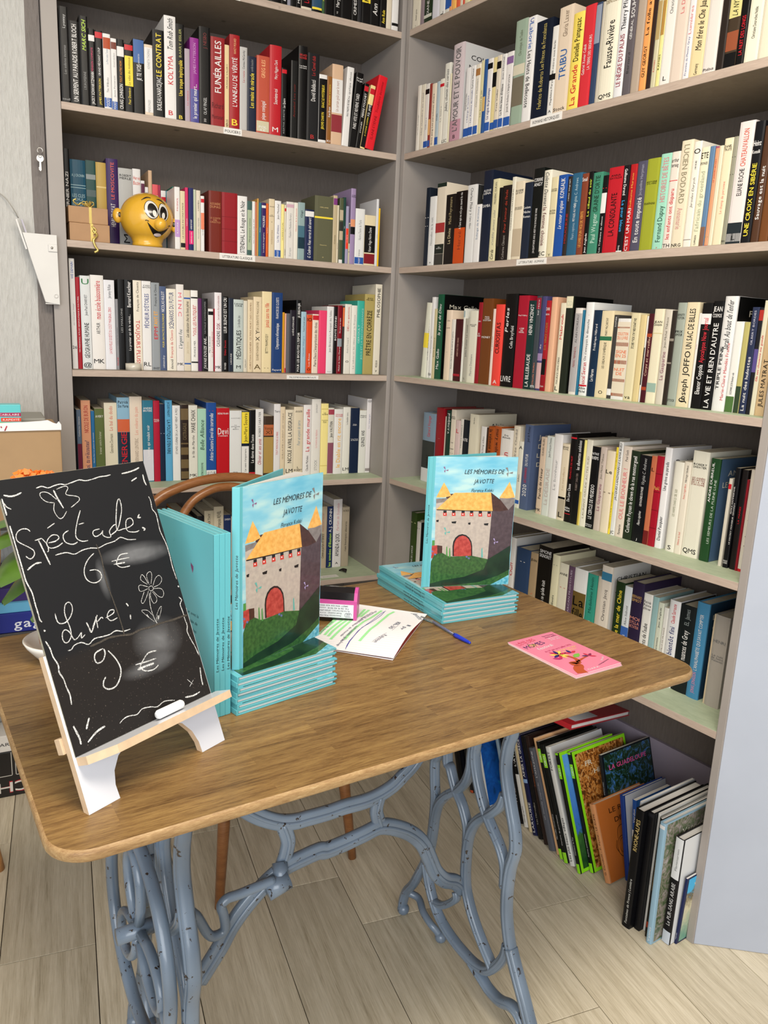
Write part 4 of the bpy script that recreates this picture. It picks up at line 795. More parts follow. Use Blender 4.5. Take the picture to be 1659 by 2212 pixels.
(1.204, 0.0208, 0.227, 0, 1052692, 0.01, [], [(15257664, 6, 66, 0, 'UNE CROIX EN SIBÉRIE', 0), (15921390, 72, 86, 1, 'Heinz/Konsalik', 0)], None),
(1.225, 0.0169, 0.216, 0, 4861984, 0.01, [], [(15921390, 20, 66, 0, 'Sauvage est la nuit', 0)], None),
(1.2421, 0.0191, 0.2276, 0, 6963232, 0.01, [], [], None),
],
'R4': [
(0.1117, 0.0263, 0.2325, 0.0145, 15526616, 0.045, [(15257664, 40, 60)], [], None),
(0.1379, 0.0124, 0.2234, 0, 15789796, 0.045, [], [(1184018, 10, 98, 4, 'LES AMIES DE MA FEMME PHILIPPE ADLER', 0)], None),
(0.1506, 0.0163, 0.2501, 0, 15789804, 0.045, [], [(8947848, 24, 60, 4, 'Le homme de', 0), (1184018, 2, 8, 1, 'FELIN', 0)], None),
(0.167, 0.0164, 0.2145, 0, 13155476, 0.045, [], [(1184018, 30, 60, 4, 'Ironie Boissard', 0)], None),
(0.1837, 0.0274, 0.2578, 0, 1855544, 0.045, [], [(15921390, 12, 36, 0, 'Max Gallo', 0), (15921390, 52, 88, 8, 'la part de Dieu', 0)], (789516, 'Max Gallo')),
(0.227, 0.0298, 0.211, 0, 15916228, 0.045, [], [(1184018, 84, 86, 1, 'PAUL/MORAND', 0), (1184018, 40, 41, 1, 'nrf', 0), (1184018, 74, 76, 1, 'Lewis', 0)], None),
(0.257, 0.0179, 0.1834, 0, 15788768, 0.045, [], [(1184018, 20, 80, 4, 'Robert Merle Quoi de neuf sur la guerre', 0)], None),
(0.2765, 0.0324, 0.1846, 0, 4199448, 0.045, [(10493996, 8, 12)], [(13148304, 40, 70, 4, 'APERITURE STEIN VIKING', 0)], None),
(0.3091, 0.0093, 0.2155, 0, 15526624, 0.045, [(11057336, 88, 97)], [(8947848, 20, 86, 4, 'Angelo', 0)], None),
(0.3185, 0.0215, 0.1864, 0, 12104868, 0.045, [], [(5592405, 40, 90, 4, 'Julien Frahier Le tunnel', 0), (1184018, 4, 8, 1, 'L', 0)], None),
(0.3409, 0.035, 0.2088, 0, 15394516, 0.045, [], [(1184018, 78, 82, 1, 'JEAN-CLAUDE/RENE', 0), (8947848, 10, 40, 4, 'Maurice Denuziere', 0)], None),
(0.3761, 0.0172, 0.2326, 0, 9181220, 0.045, [], [(15921390, 76, 78, 1, 'BN', 0), (15921390, 58, 63, 1, 'SI/CHAGRIN', 0)], None),
(0.3935, 0.0461, 0.243, 0, 7093272, 0.045, [], [(15921390, 74, 80, 1, 'PAUL/LOUP/SULITZER', 0), (15921390, 54, 57, 1, 'MONEY', 0)], None),
(0.4398, 0.0113, 0.2144, 0, 15785168, 0.045, [], [(1184018, 40, 70, 12, 'La quarantaine', 0)], None),
(0.4514, 0.0363, 0.2264, 0, 14697530, 0.045, [], [(1184018, 40, 78, 0, 'CURIOSITAS', 0), (15921390, 2, 8, 1, 'A', 0)], None),
(0.4878, 0.0497, 0.2547, 0, 657416, 0.045, [], [(15921390, 54, 90, 8, 'Perles', 1), (15921390, 5, 13, 1, 'LIVRE', 0), (15921390, 42, 66, 4, 'Celia Brayfield', 2)], None),
(0.5398, 0.0421, 0.2496, 0, 10491436, 0.045, [], [(15921390, 78, 80, 1, 'Paul Valéry', 0), (15921390, 60, 66, 1, "L'OIE/DE/NOEL", 0)], None),
(0.5821, 0.0283, 0.2359, 0, 1323054, 0.045, [], [(15921390, 3, 40, 0, 'LA BILLEBAUDE', 0), (15921390, 62, 96, 0, 'HENRI VINCENOT', 0)], None),
(0.6107, 0.0181, 0.2478, 0, 3949128, 0.045, [(9183284, 86, 98)], [(15921390, 80, 96, 4, 'bal rétro', 0), (14188640, 3, 32, 4, 'Claude Mollet', 0), (15921390, 2, 7, 1, 'm', 0)], None),
(0.629, 0.0182, 0.2466, 0, 4472940, 0.045, [(14201008, 2, 30), (9994408, 32, 40)], [(15921390, 34, 60, 4, 'dix', 0)], None),
(0.6474, 0.0156, 0.2354, 0, 10230308, 0.045, [(1184018, 18, 36), (9049118, 0, 17)], [(15921390, 82, 94, 1, 'DAN/BROWN', 0), (10123832, 46, 76, 0, 'DA VINCI CODE', 0), (15921390, 3, 8, 1, 'JC Lattès', 0)], None),
(0.6632, 0.0208, 0.2441, 0, 14198920, 0.045, [], [], None),
(0.6973, 0.0188, 0.2291, 0, 15787724, 0.045, [], [(12591148, 60, 88, 0, 'Mabrouk', 0), (1184018, 10, 40, 4, 'MAURICE DENUZIERE', 0), (1184018, 2, 8, 1, 'L', 0)], None),
(0.7163, 0.0239, 0.2455, 0, 1975322, 0.045, [(15788232, 88, 100)], [(14211264, 90, 96, 1, 'CD', 0)], (789516, 'JEAN')),
(0.7505, 0.0242, 0.2164, 0, 15525084, 0.045, [(12104884, 3, 94)], [(4473924, 60, 92, 4, 'ALAIN MOREAU', 0), (8923176, 32, 56, 4, 'PIERRE MERINDOL', 0)], None),
(0.7749, 0.0059, 0.2113, 0, 1992840, 0.045, [], [], None),
(0.7834, 0.0262, 0.2302, 0, 15921904, 0.045, [(12591148, 10, 12)], [(12591148, 10, 36, 0, 'Pascal Sevran', 0), (4473924, 38, 82, 4, "On s'ennuyait le dimanche", 0), (12591148, 86, 90, 1, '.', 0), (1184018, 3, 10, 1, 'Albin/Michel', 0)], None),
(0.8098, 0.0265, 0.2113, 0, 1058880, 0.045, [], [(15921390, 18, 32, 0, 'Le Harem', 0), (15921390, 54, 84, 4, 'Frédérique Hébrard', 0)], None),
(0.8365, 0.038, 0.2099, 0, 15786168, 0.045, [(2779720, 66, 71)], [(1184018, 34, 64, 4, "LES OISEAUX D'AMÉRIQUE", 0), (1184018, 72, 92, 4, 'MARY McCARTHY', 0), (1184018, 4, 9, 1, 'O', 0)], None),
(0.8746, 0.0143, 0.2002, 0, 3947064, 0.045, [(15921390, 4, 12)], [(15921390, 86, 98, 4, 'SULITZER', 0)], None),
(0.8891, 0.038, 0.1919, 0, 15789802, 0.045, [(15524040, 4, 96), (14182456, 88, 90), (14182456, 66, 71), (14182456, 44, 49), (14182456, 22, 26), (14182456, 4, 8)], [(14182456, 74, 84, 1, 'COLLECTION/DU LIVRE', 0), (14182456, 52, 62, 1, 'SIGNE/EN 25', 0), (14182456, 30, 40, 1, 'NUIT/DE', 0)], None),
(0.9273, 0.0261, 0.2046, 0, 15260852, 0.045, [], [(1184018, 60, 94, 2, 'EN LIMOUSIN AU XIXe SIECLE', 0), (1184018, 2, 7, 1, 'va', 0)], None),
(0.9536, 0.017, 0.2006, 0, 14995352, 0.045, [], [], None),
(0.9708, 0.0045, 0.198, 0, 15526112, 0.045, [(2106408, 20, 64)], [], None),
(0.9761, 0.0148, 0.2035, 0, 4461084, 0.045, [(10502180, 14, 18), (10502180, 74, 78)], [(14200984, 30, 74, 8, 'Corps et merveilles', 0)], None),
(0.9911, 0.0266, 0.2142, 0, 15722184, 0.045, [(9480348, 12, 22), (13154440, 74, 75)], [(1184018, 82, 88, 1, 'JEAN/CHABAN', 0), (1184018, 78, 79, 1, '- -', 0)], None),
(1.0179, 0.0199, 0.2129, 0, 14208960, 0.045, [], [(8934758, 26, 56, 0, 'La Gasparine', 0), (6709328, 60, 92, 4, 'Jean-Michel Thibaux', 0)], None),
(1.0379, 0.0129, 0.2103, 0, 2892830, 0.045, [(8945780, 68, 71), (8945780, 44, 46)], [], None),
(1.051, 0.023, 0.2276, 0, 10792096, 0.045, [], [(1184018, 84, 90, 1, 'GEORGETTE/TOTON', 0), (1184018, 68, 74, 1, 'PRIX/AMOUR', 0), (1184018, 4, 7, 1, 'STOCK', 0)], None),
(1.0743, 0.0322, 0.2283, 0, 15523000, 0.045, [], [(1184018, 4, 54, 0, 'Joseph JOFFO', 0), (1184018, 56, 94, 0, 'UN SAC DE BILLES', 0), (1184018, 4, 10, 1, 'O', 0)], None),
(1.1067, 0.0069, 0.2053, 0, 15657700, 0.045, [], [(12591148, 40, 90, 4, 'au ivan', 0)], None),
(1.1138, 0.0253, 0.2267, 0, 920588, 0.045, [(15921390, 80, 90)], [(15921390, 14, 42, 0, 'Eleanor Coppola', 0), (13119548, 44, 86, 0, 'Apocalypse Now Journal', 0)], None),
(1.1393, 0.0265, 0.2303, 0, 1184018, 0.045, [], [(15921390, 2, 80, 0, "LA VIE ET RIEN D'AUTRE", 0), (15921390, 84, 96, 1, 'JEAN/COSMOS', 0)], None),
(1.1661, 0.0302, 0.2399, 0, 15526632, 0.045, [], [(1184018, 18, 58, 0, 'TRIPLE PEINE', 1), (4473924, 54, 96, 8, "Sarah Au bout de l'enfer", 0), (13394016, 10, 60, 4, 'Marie-Claire Mendès France', 2)], (789516, 'Franç')),
(1.1965, 0.0197, 0.1886, 0, 15790056, 0.045, [(4876856, 0, 18)], [(1184018, 20, 44, 4, 'SUZANNE LEON Bonheur volé', 0)], None),
(1.2163, 0.0124, 0.1877, 0, 11577448, 0.045, [(3162156, 0, 30)], [], None),
(1.2289, 0.0156, 0.2177, 0, 2633804, 0.045, [], [(15921390, 3, 54, 0, 'La nuit des hulottes', 0), (13158616, 64, 98, 4, 'GILBERT BORDES', 0)], None),
(1.2448, 0.0105, 0.2165, 0, 1842208, 0.045, [(5786760, 40, 62), (11022376, 88, 98)], [], None),
(1.2554, 0.0103, 0.2306, 0, 15525580, 0.045, [], [(13119548, 30, 70, 8, 'Elle est chouette ma gueule', 0)], None),
(1.266, 0.02, 0.2282, 0, 13414536, 0.045, [], [(1184018, 8, 50, 0, 'JULES MATRAT', 0)], None),
],
'R5': [
(0.0979, 0.0675, 0.2291, 0, 8031904, 0.08, [(15263976, 0, 20), (3159090, 20, 60)], [(13121592, 66, 96, 4, 'Gérard Voyage', 0), (1184018, 24, 40, 4, 'MAGAZ', 0)], None),
(0.1655, 0.0428, 0.2512, 0, 9180190, 0.08, [], [(15921390, 80, 81, 1, '- -', 0), (15921390, 60, 62, 1, '- -', 0)], None),
(0.2085, 0.0049, 0.2267, 0, 14207160, 0.08, [], [], None),
(0.2137, 0.026, 0.2478, 0, 1586216, 0.08, [], [(15921390, 70, 96, 0, 'v.s.naipaul', 0)], None),
(0.2398, 0.0232, 0.2523, 0, 15721680, 0.08, [], [(1184018, 88, 92, 1, 'JEAN-PAUL/ROMAN', 0), (1184018, 58, 60, 1, 'Les', 0), (1184018, 50, 52, 1, 'Cévennes', 0), (6709344, 44, 48, 1, '- -', 0)], None),
(0.2632, 0.0233, 0.2216, 0, 15257804, 0.08, [], [(12591148, 76, 94, 1, 'L', 0), (12591148, 40, 50, 1, 'KI', 0)], None),
(0.2868, 0.0158, 0.2279, 0, 15788768, 0.08, [], [(1184018, 60, 92, 4, 'CAMARA NANGALA', 0)], None),
(0.3027, 0.0273, 0.2271, 0, 1054752, 0.08, [], [(15921390, 70, 76, 1, 'AUTRE', 0)], None),
(0.3302, 0.0405, 0.2482, 0, 15525068, 0.08, [], [(1184018, 88, 96, 4, 'Alain Gerber', 0)], (15524552, 'Alain')),
(0.3841, 0.0249, 0.2164, 0, 15789288, 0.08, [], [(6709344, 60, 86, 4, 'Un long adieu', 0)], None),
(0.4092, 0.0071, 0.2151, 0, 3810328, 0.08, [], [], None),
(0.4166, 0.0294, 0.2202, 0, 10505240, 0.08, [], [(1184018, 40, 96, 2, 'la valseuse amoureuse', 0)], None),
(0.4461, 0.0293, 0.2247, 0, 11030560, 0.08, [], [(1184018, 40, 96, 2, 'mary wohnet la vie', 0)], None),
(0.4757, 0.049, 0.2196, 0, 15723236, 0.08, [], [(12591148, 40, 70, 0, 'maman', 0), (1184018, 88, 94, 1, 'Eva/Almuth', 0)], None),
(0.5248, 0.0272, 0.235, 0, 15524040, 0.08, [], [(6709344, 52, 96, 4, 'Andrée Chedid', 0)], None),
(0.5523, 0.0177, 0.1936, 0, 15526104, 0.08, [(2774432, 6, 12)], [(1184018, 30, 60, 4, 'Julien', 0), (1184018, 88, 94, 1, 'A', 0)], None),
(0.5702, 0.0325, 0.2437, 0, 5135484, 0.08, [], [(15921390, 16, 30, 0, '2020', 0), (12066860, 32, 50, 0, 'LES SCENARIOS', 0), (15921390, 52, 66, 0, 'DU FUTUR', 0), (1184018, 80, 98, 4, 'Joël de Rosnay', 0)], (5135484, 'Joël de R/D2/LES/DU')),
(0.6354, 0.0223, 0.2168, 0, 14468268, 0.08, [], [(1184018, 20, 60, 0, 'Parole de rêveur', 0), (1184018, 76, 98, 4, 'CLAUDE VILLERS', 0), (1184018, 3, 8, 1, 'MK', 0)], None),
(0.6579, 0.0275, 0.2223, 0, 14475480, 0.08, [], [(13154480, 14, 60, 0, 'La DÉSIRADE', 0), (5592405, 74, 98, 4, 'Jean-François Deniau', 0)], None),
(0.6856, 0.0312, 0.2316, 0, 15789288, 0.08, [], [(11053224, 34, 70, 4, 'Le bonheur', 0)], None),
(0.717, 0.0255, 0.2093, 0, 15523008, 0.08, [(1184018, 28, 31), (11050120, 3, 28)], [(12099712, 40, 70, 4, 'Les malveillants', 0), (1184018, 92, 97, 1, 'BERNARD/CLAVEL', 0), (1184018, 3, 12, 1, 'L', 0)], None),
(0.7428, 0.0218, 0.2379, 0, 920074, 0.08, [(12591148, 9, 10), (12591148, 95, 97)], [(12591148, 50, 76, 4, 'FRANCOIS DE NUIT', 0), (15921390, 24, 44, 0, 'De Lure Classe', 0), (15921390, 12, 18, 1, 'Albin/Michel', 0)], None),
(0.7648, 0.0259, 0.2294, 0, 1052688, 0.08, [], [(15921390, 64, 98, 0, 'les allumettes suédoises', 0), (8943728, 40, 60, 4, 'ROBERT SABATIER', 0)], None),
(0.7909, 0.0076, 0.2281, 0, 15260800, 0.08, [(12099656, 0, 40)], [], None),
(0.7987, 0.0206, 0.2307, 0, 15788760, 0.08, [], [(8945768, 1, 90, 4, 'LAURENT GAUDE ACTES SUD', 0)], None),
(0.8195, 0.0263, 0.2163, 0, 789518, 0.08, [], [(15921390, 12, 54, 0, 'LE CERCLE DE MEGIDDO', 0), (15921390, 84, 94, 1, 'NATHALIE/RHEIMS', 0), (15921390, 2, 6, 1, 'Editions/Léo Scheer', 0)], None),
(0.846, 0.0209, 0.2191, 0, 13680820, 0.08, [], [(8934758, 24, 56, 0, 'La Gasparine', 0), (6709328, 62, 92, 4, 'Jean-Michel Thibaux', 0)], None),
(0.8671, 0.0276, 0.2122, 0, 15720644, 0.08, [], [(1184018, 72, 78, 1, 'Le', 0), (8943720, 40, 62, 1, '- -', 0)], None),
(0.8949, 0.0082, 0.2238, 0, 15257664, 0.08, [], [(1184018, 6, 50, 4, 'FREDERIC ROUX & MICHEL ANTOINE BURNIER', 0), (1184018, 72, 96, 4, 'Que le meilleur perde', 0)], None),
(0.9033, 0.0139, 0.2391, 0, 15526630, 0.08, [], [(1184018, 38, 98, 8, 'JACQUES LANZMANN LE LAMA BLEU', 0), (1184018, 1, 6, 1, 'JC', 0)], None),
(0.9175, 0.0264, 0.2305, 0, 15523020, 0.08, [], [(14186616, 20, 76, 0, 'OUI, LE BONHEUR !', 0), (1184018, 84, 96, 4, 'Paul Guth', 0), (1184018, 3, 14, 4, 'Flammarion', 0)], None),
(0.944, 0.0258, 0.2233, 0, 2108444, 0.08, [], [(15921390, 8, 94, 0, 'Catherine Paysan le clown de la rue montorgueil', 0)], None),
(0.97, 0.0327, 0.2167, 0, 921106, 0.08, [], [(15921390, 42, 64, 0, 'LES RACINES DU PASSÉ', 0), (12105912, 66, 96, 12, 'Virginia C. Andrews', 0), (15921390, 20, 36, 12, 'Fleurs captives', 0), (15921390, 2, 5, 1, 'J', 0)], None),
(1.0029, 0.0159, 0.2187, 0, 12085320, 0.08, [(6954012, 0, 16)], [(1184018, 80, 90, 1, 'L', 0)], None),
(1.019, 0.0191, 0.2211, 0, 10228776, 0.08, [(7344154, 80, 81), (7344154, 60, 61), (7344154, 40, 41), (7344154, 20, 21)], [(14198872, 58, 72, 1, 'Paul-L', 0), (7344154, 10, 11, 1, '---', 0)], None),
(1.0383, 0.0194, 0.2439, 0, 16052978, 0.08, [], [(1184018, 58, 86, 0, 'Une grève au paradis', 0), (1184018, 8, 32, 0, 'Daniel Pasquier', 0)], (16052978, 'Daniel Pasq')),
(1.0687, 0.0256, 0.2153, 0, 15789276, 0.08, [], [(8947816, 40, 70, 4, 'LES HARPES DANS LE CIEL SUD', 0), (1184018, 2, 8, 1, 'S', 0)], None),
(1.0946, 0.0187, 0.2193, 0, 15787732, 0.08, [], [(14180432, 60, 76, 4, 'Anne Lagardère', 0), (1184018, 78, 96, 4, 'Héritage fabuleux', 0), (14180432, 10, 24, 4, 'Editions du Seuil', 0)], None),
(1.1134, 0.0419, 0.2476, 0, 15723224, 0.08, [], [(1184018, 84, 89, 1, 'ROBERT/SABATIER', 0), (8400928, 68, 76, 1, "LES ANNÉES/SECRÈTES/DE LA VIE/D'UN HOMME", 0), (1184018, 3, 9, 1, 'QMS', 0)], None),
(1.1608, 0.0232, 0.2368, 0, 2114596, 0.08, [], [(15921390, 58, 96, 0, 'ANDRE DUBREUIL', 1), (13162696, 18, 80, 4, 'LES SEMEURS DE LA PLEINE LUNE', 2)], (4743292, 'ANDRE/LES SEMEURS')),
(1.21, 0.0084, 0.1992, 0, 14998732, 0.08, [(12591148, 88, 94)], [], None),
(1.2223, 0.0124, 0.2251, 0, 921106, 0.08, [], [(15921390, 42, 94, 0, 'PETRA HAMMESFAHR', 1), (15921390, 20, 70, 4, 'LE DISCRET MONSIEUR GENARDY', 2), (15921390, 4, 8, 1, 'FRANCE/LOISIRS', 0)], None),
(1.2375, 0.014, 0.2236, 0, 1709076, 0.08, [], [(12591148, 30, 80, 4, 'LA MARIEE', 0)], None),
(1.2517, 0.0061, 0.2038, 0, 9182248, 0.08, [], [], None),
(1.258, 0.0201, 0.227, 0, 15788252, 0.08, [(12591148, 0, 3)], [(1184018, 20, 60, 4, 'La pharmacie', 0)], None),
],
'R6': [
(0.0295, 0.0334, 0.216, 0, 3426332, 0.1, [], [(15921390, 5, 45, 4, "TRIOMPHE DE L'AMOUR", 0), (14211232, 80, 90, 1, '- -', 0)], (3426332, "TRIOMPHE/DE L'AMOUR")),
(0.0656, 0.0186, 0.1883, 0, 15262940, 0.1, [], [(1184018, 84, 94, 1, '- -', 0)], (1579032, 'F')),
(0.4398, 0.0479, 0.2086, 0, 2779736, 0.1, [], [], None),
(0.4879, 0.0412, 0.2354, 0, 14209224, 0.1, [], [], None),
(0.5292, 0.0235, 0.2442, 0, 15789286, 0.1, [], [(12591148, 50, 70, 0, 'Ou?!', 0)], (15263458, 'Denise')),
(0.5581, 0.0583, 0.2214, 0, 2900064, 0.1, [], [(15921390, 5, 40, 0, 'FRERE', 0), (15921390, 80, 86, 1, '- -', 0)], None),
(0.6166, 0.0288, 0.22, 0, 11047024, 0.1, [], [(13135948, 40, 50, 4, 'L', 0), (1184018, 88, 92, 1, 'JEAN', 0)], None),
(0.6456, 0.055, 0.2489, 0, 1314828, 0.1, [], [(15921390, 2, 60, 0, "La nostalgie n'est plus ce qu'elle était", 0), (15921390, 86, 96, 1, 'SIMONE/SIGNORET', 0)], None),
(0.7008, 0.0276, 0.2352, 0, 15525056, 0.1, [], [(1184018, 10, 50, 4, 'Amour en classe célibataire', 0), (6709336, 86, 90, 1, '- -', 0)], None),
(0.7286, 0.0346, 0.2181, 0, 15722704, 0.1, [], [(13131856, 66, 72, 1, '- -', 0), (1184018, 84, 88, 1, 'ANNE', 0), (1184018, 3, 5, 1, 'nrf', 0)], None),
(0.7634, 0.0219, 0.218, 0, 6046808, 0.1, [], [(13154504, 20, 96, 4, 'NELLY ARCAN PROSTITUEE', 0)], None),
(0.7855, 0.046, 0.2194, 0, 15921388, 0.1, [(6968360, 1, 70)], [(1184018, 4, 66, 1, 'La/fille/du/ciel', 0)], None),
(0.8317, 0.0342, 0.2161, 0, 3444860, 0.1, [], [(15921390, 20, 40, 4, 'ne dire adieu', 0), (1854016, 50, 96, 4, 'Madeleine Henin', 0)], None),
(0.8661, 0.0105, 0.2168, 0, 13681840, 0.1, [], [], None),
(0.8768, 0.0345, 0.2508, 0, 15524048, 0.1, [(3700888, 84, 93)], [(4472896, 40, 74, 4, 'Christian Jacq', 0)], (15262940, 'CHRISTIAN/JACQ')),
(0.9256, 0.0279, 0.2204, 0, 1847320, 0.1, [], [(15257664, 8, 90, 0, "L'enfant de la mer de Chine", 0), (15921390, 2, 8, 0, 'DEN', 0)], None),
(0.9537, 0.0239, 0.2155, 0, 15001836, 0.1, [(3694760, 10, 50)], [(4473924, 52, 76, 4, 'Alice Sebold', 0), (15921390, 16, 40, 4, "MAGE DE L'ANGE", 0)], None),
(0.9778, 0.0358, 0.2354, 0, 2629176, 0.1, [], [(12095576, 78, 86, 1, 'BERNARD/SIMIOT', 0), (13666424, 48, 62, 1, 'MOI/SYLLA/DICTATEUR', 0)], None),
(1.0138, 0.0265, 0.2149, 0, 15921128, 0.1, [], [(1184018, 20, 64, 0, "Les enfants de l'aube", 0), (1184018, 80, 92, 1, "Patrick/Poivre/d'Arvor", 0)], None),
(1.0406, 0.0177, 0.2137, 0, 9482416, 0.1, [(8939656, 10, 22)], [], None),
(1.0585, 0.0165, 0.2045, 0, 14475468, 0.1, [], [(1184018, 66, 96, 4, 'Jean Anglade', 0), (1184018, 40, 56, 4, 'Les louveteries', 0)], None),
(1.0752, 0.0133, 0.196, 0, 15723748, 0.1, [], [(8943716, 20, 92, 4, 'FAMILLE DE FRANCE', 0)], None),
(1.0887, 0.0304, 0.2209, 0, 15724270, 0.1, [], [(1846376, 38, 70, 0, 'bientôt fini', 0), (13115436, 74, 96, 0, 'Claude Sarraute', 0)], None),
(1.1193, 0.0434, 0.2194, 0, 1317404, 0.1, [], [(15921390, 16, 72, 0, 'Cinquante nuances de Grey', 0), (8949904, 78, 96, 4, 'EL James', 0)], None),
(1.1629, 0.0324, 0.2389, 0, 4490412, 0.1, [], [(15921390, 30, 88, 4, "L'ANALPHABÈTE QUI SAVAIT COMPTER", 0), (14191784, 6, 28, 4, 'JONAS JONASSON', 0)], (2111564, "L'ANALPHA/CO")),
(1.2077, 0.0045, 0.2215, 0, 14732460, 0.1, [], [], None),
(1.2124, 0.0367, 0.2231, 0, 12103848, 0.1, [], [(7368816, 70, 74, 1, 'HENRI', 0), (7368816, 50, 58, 1, 'La nuit/de Saint/Valentin', 0)], None),
],
}
def hx6(c): return '%06x' % c if isinstance(c, int) else c
def dec(col, bands, texts, cover):
    'colours are stored as integers, text flags as bits: 1 horizontal, 2 top-down, 4 narrow, 8 slanted'
    return (hx6(col), [(hx6(c_), a, b) for c_, a, b in bands],
            [(hx6(c_), a, b, ''.join(k for k, bit in (('h', 1), ('v', 2), ('n', 4), ('i', 8)) if f & bit), t, l) for c_, a, b, f, t, l in texts],
            (hx6(cover[0]), cover[1]) if cover else None)
SHELF_WORD = dict(L1='topmost shelf of left bookcase', L2='POLICIERS shelf of left bookcase', L3='LITTERATURE CLASSIQUE shelf', L4='PHILOSOPHIE shelf',
    L5='fifth shelf of left bookcase', L6='lowest left-bookcase shelf', R1='topmost shelf of right bookcase', R2='ROMANS HISTORIQUES shelf',
    R3='LITTERATURE-ROMANS shelf', R4='fourth shelf of right bookcase', R5='fifth shelf of right bookcase', R6='lowest right-bookcase shelf')
def cname(h):
    r, g, b = [int(h[k:k+2], 16) for k in (0, 2, 4)]
    mx, mn = max(r, g, b), min(r, g, b); v = mx / 255; s = 0 if mx == 0 else (mx - mn) / mx
    if v < .2: return 'black'
    if s < .09: return 'white' if v > .88 else ('light grey' if v > .7 else ('grey' if v > .4 else 'charcoal'))
    if v > .86 and s < .24 and r >= b: return 'cream' if s > .11 else 'white'
    import colorsys
    hh = colorsys.rgb_to_hsv(r / 255, g / 255, b / 255)[0] * 360
    if hh < 14 or hh > 340: return ('red' if v > .62 else 'maroon') if s > .5 else 'pink'
    if hh < 42: return ('orange' if s > .62 and v > .6 else ('brown' if v < .6 else 'beige')) if s > .2 else ('beige' if v > .5 else 'brown')
    if hh < 68: return 'yellow' if s > .4 and v > .7 else ('beige' if v > .6 else 'olive')
    if hh < 165: return 'green' if s > .3 and v < .8 else 'pale green'
    if hh < 196: return 'teal' if v < .7 or s > .5 else 'pale blue'
    if hh < 260: return 'navy' if v < .45 else ('blue' if s > .4 else 'light blue')
    return 'purple' if hh < 310 else 'magenta'
ORD = ['first', 'second', 'third', 'fourth', 'fifth', 'sixth', 'seventh', 'eighth', 'ninth', 'tenth', 'eleventh', 'twelfth', 'thirteenth', 'fourteenth', 'fifteenth', 'sixteenth', 'seventeenth', 'eighteenth', 'nineteenth']
def ordinal(n):
    if n <= 19: return ORD[n - 1]
    t = ['', '', 'twenty', 'thirty', 'forty', 'fifty'][n // 10]; u = n % 10
    return t + '-' + ORD[u - 1] if u else {20: 'twentieth', 30: 'thirtieth', 40: 'fortieth', 50: 'fiftieth'}[n]
used = set()
for sh, rows in BOOKS.items():
    L = sh[0] == 'L'; z = (ZL if L else ZR)[int(sh[1]) - 1]
    cnt = {}
    dmax = .283 if L else .268
    rows = [(*r[:4], *(lambda e: (e[0], r[5], e[1], e[2], e[3]))(dec(r[4], r[6], r[7], r[8]))) for r in rows]
    names = [cname(r[4]) for r in rows]; N_ = len(rows)
    same = {}
    for k, (s, w_, h, dx, col, sb, bands, texts, cover) in enumerate(rows):
        rr = random.Random(sh + str(k))
        hard = h > .205 and rr.random() < .4 and w_ > .016
        d = min(h * (.60 + .06 * rr.random()), dmax - sb)
        w2 = w_ - .0007
        h2 = min(h, .325)
        lean = math.atan2(dx, h2) if dx else 0
        bw = w2 * math.cos(lean)
        c, pb = book_mesh(bw, h2 / max(.9, math.cos(lean)), d, col, bands, texts, cover, hard)
        kind = 'pocket_book' if h < .188 else ('hardcover_book' if hard else 'paperback_book')
        x = s + .0003; zz = z + .0001
        if lean > 0: zz += bw * math.sin(lean)
        base = Matrix.Translation((x, sb + (rr.random() - .5) * .003, zz)) @ Matrix.Rotation(lean, 4, 'Y')
        M = base if L else RM @ base
        cn = names[k]
        nth = same[cn] = same.get(cn, 0) + 1
        tot = names.count(cn)
        ink = ''
        if texts:
            t0 = max(texts, key=lambda t: t[2] - t[1]); i = cname(t0[0]); ink = f' with {i} lettering' if i != cn else ''
        size = 'thin ' if w_ < .011 else ('thick ' if w_ > .03 else '')
        tall = 'tall ' if h > .225 else ('short ' if h < .165 else '')
        kd = {'pocket_book': 'paperback', 'hardcover_book': 'hardcover', 'paperback_book': 'paperback'}[kind]
        lab = f'{size or tall}{cn} {kd}{ink}, {ordinal(k + 1)} book from left, {SHELF_WORD[sh]}'
        if len(lab.split()) > 16: lab = f'{size or tall}{cn} {kd}, {ordinal(k + 1)} book from left, {SHELF_WORD[sh]}'
        root = thing(kind, lab, 'book', M, 'books on the ' + SHELF_WORD[sh])
        c.build('cover', root); pb.build('page_block', root)

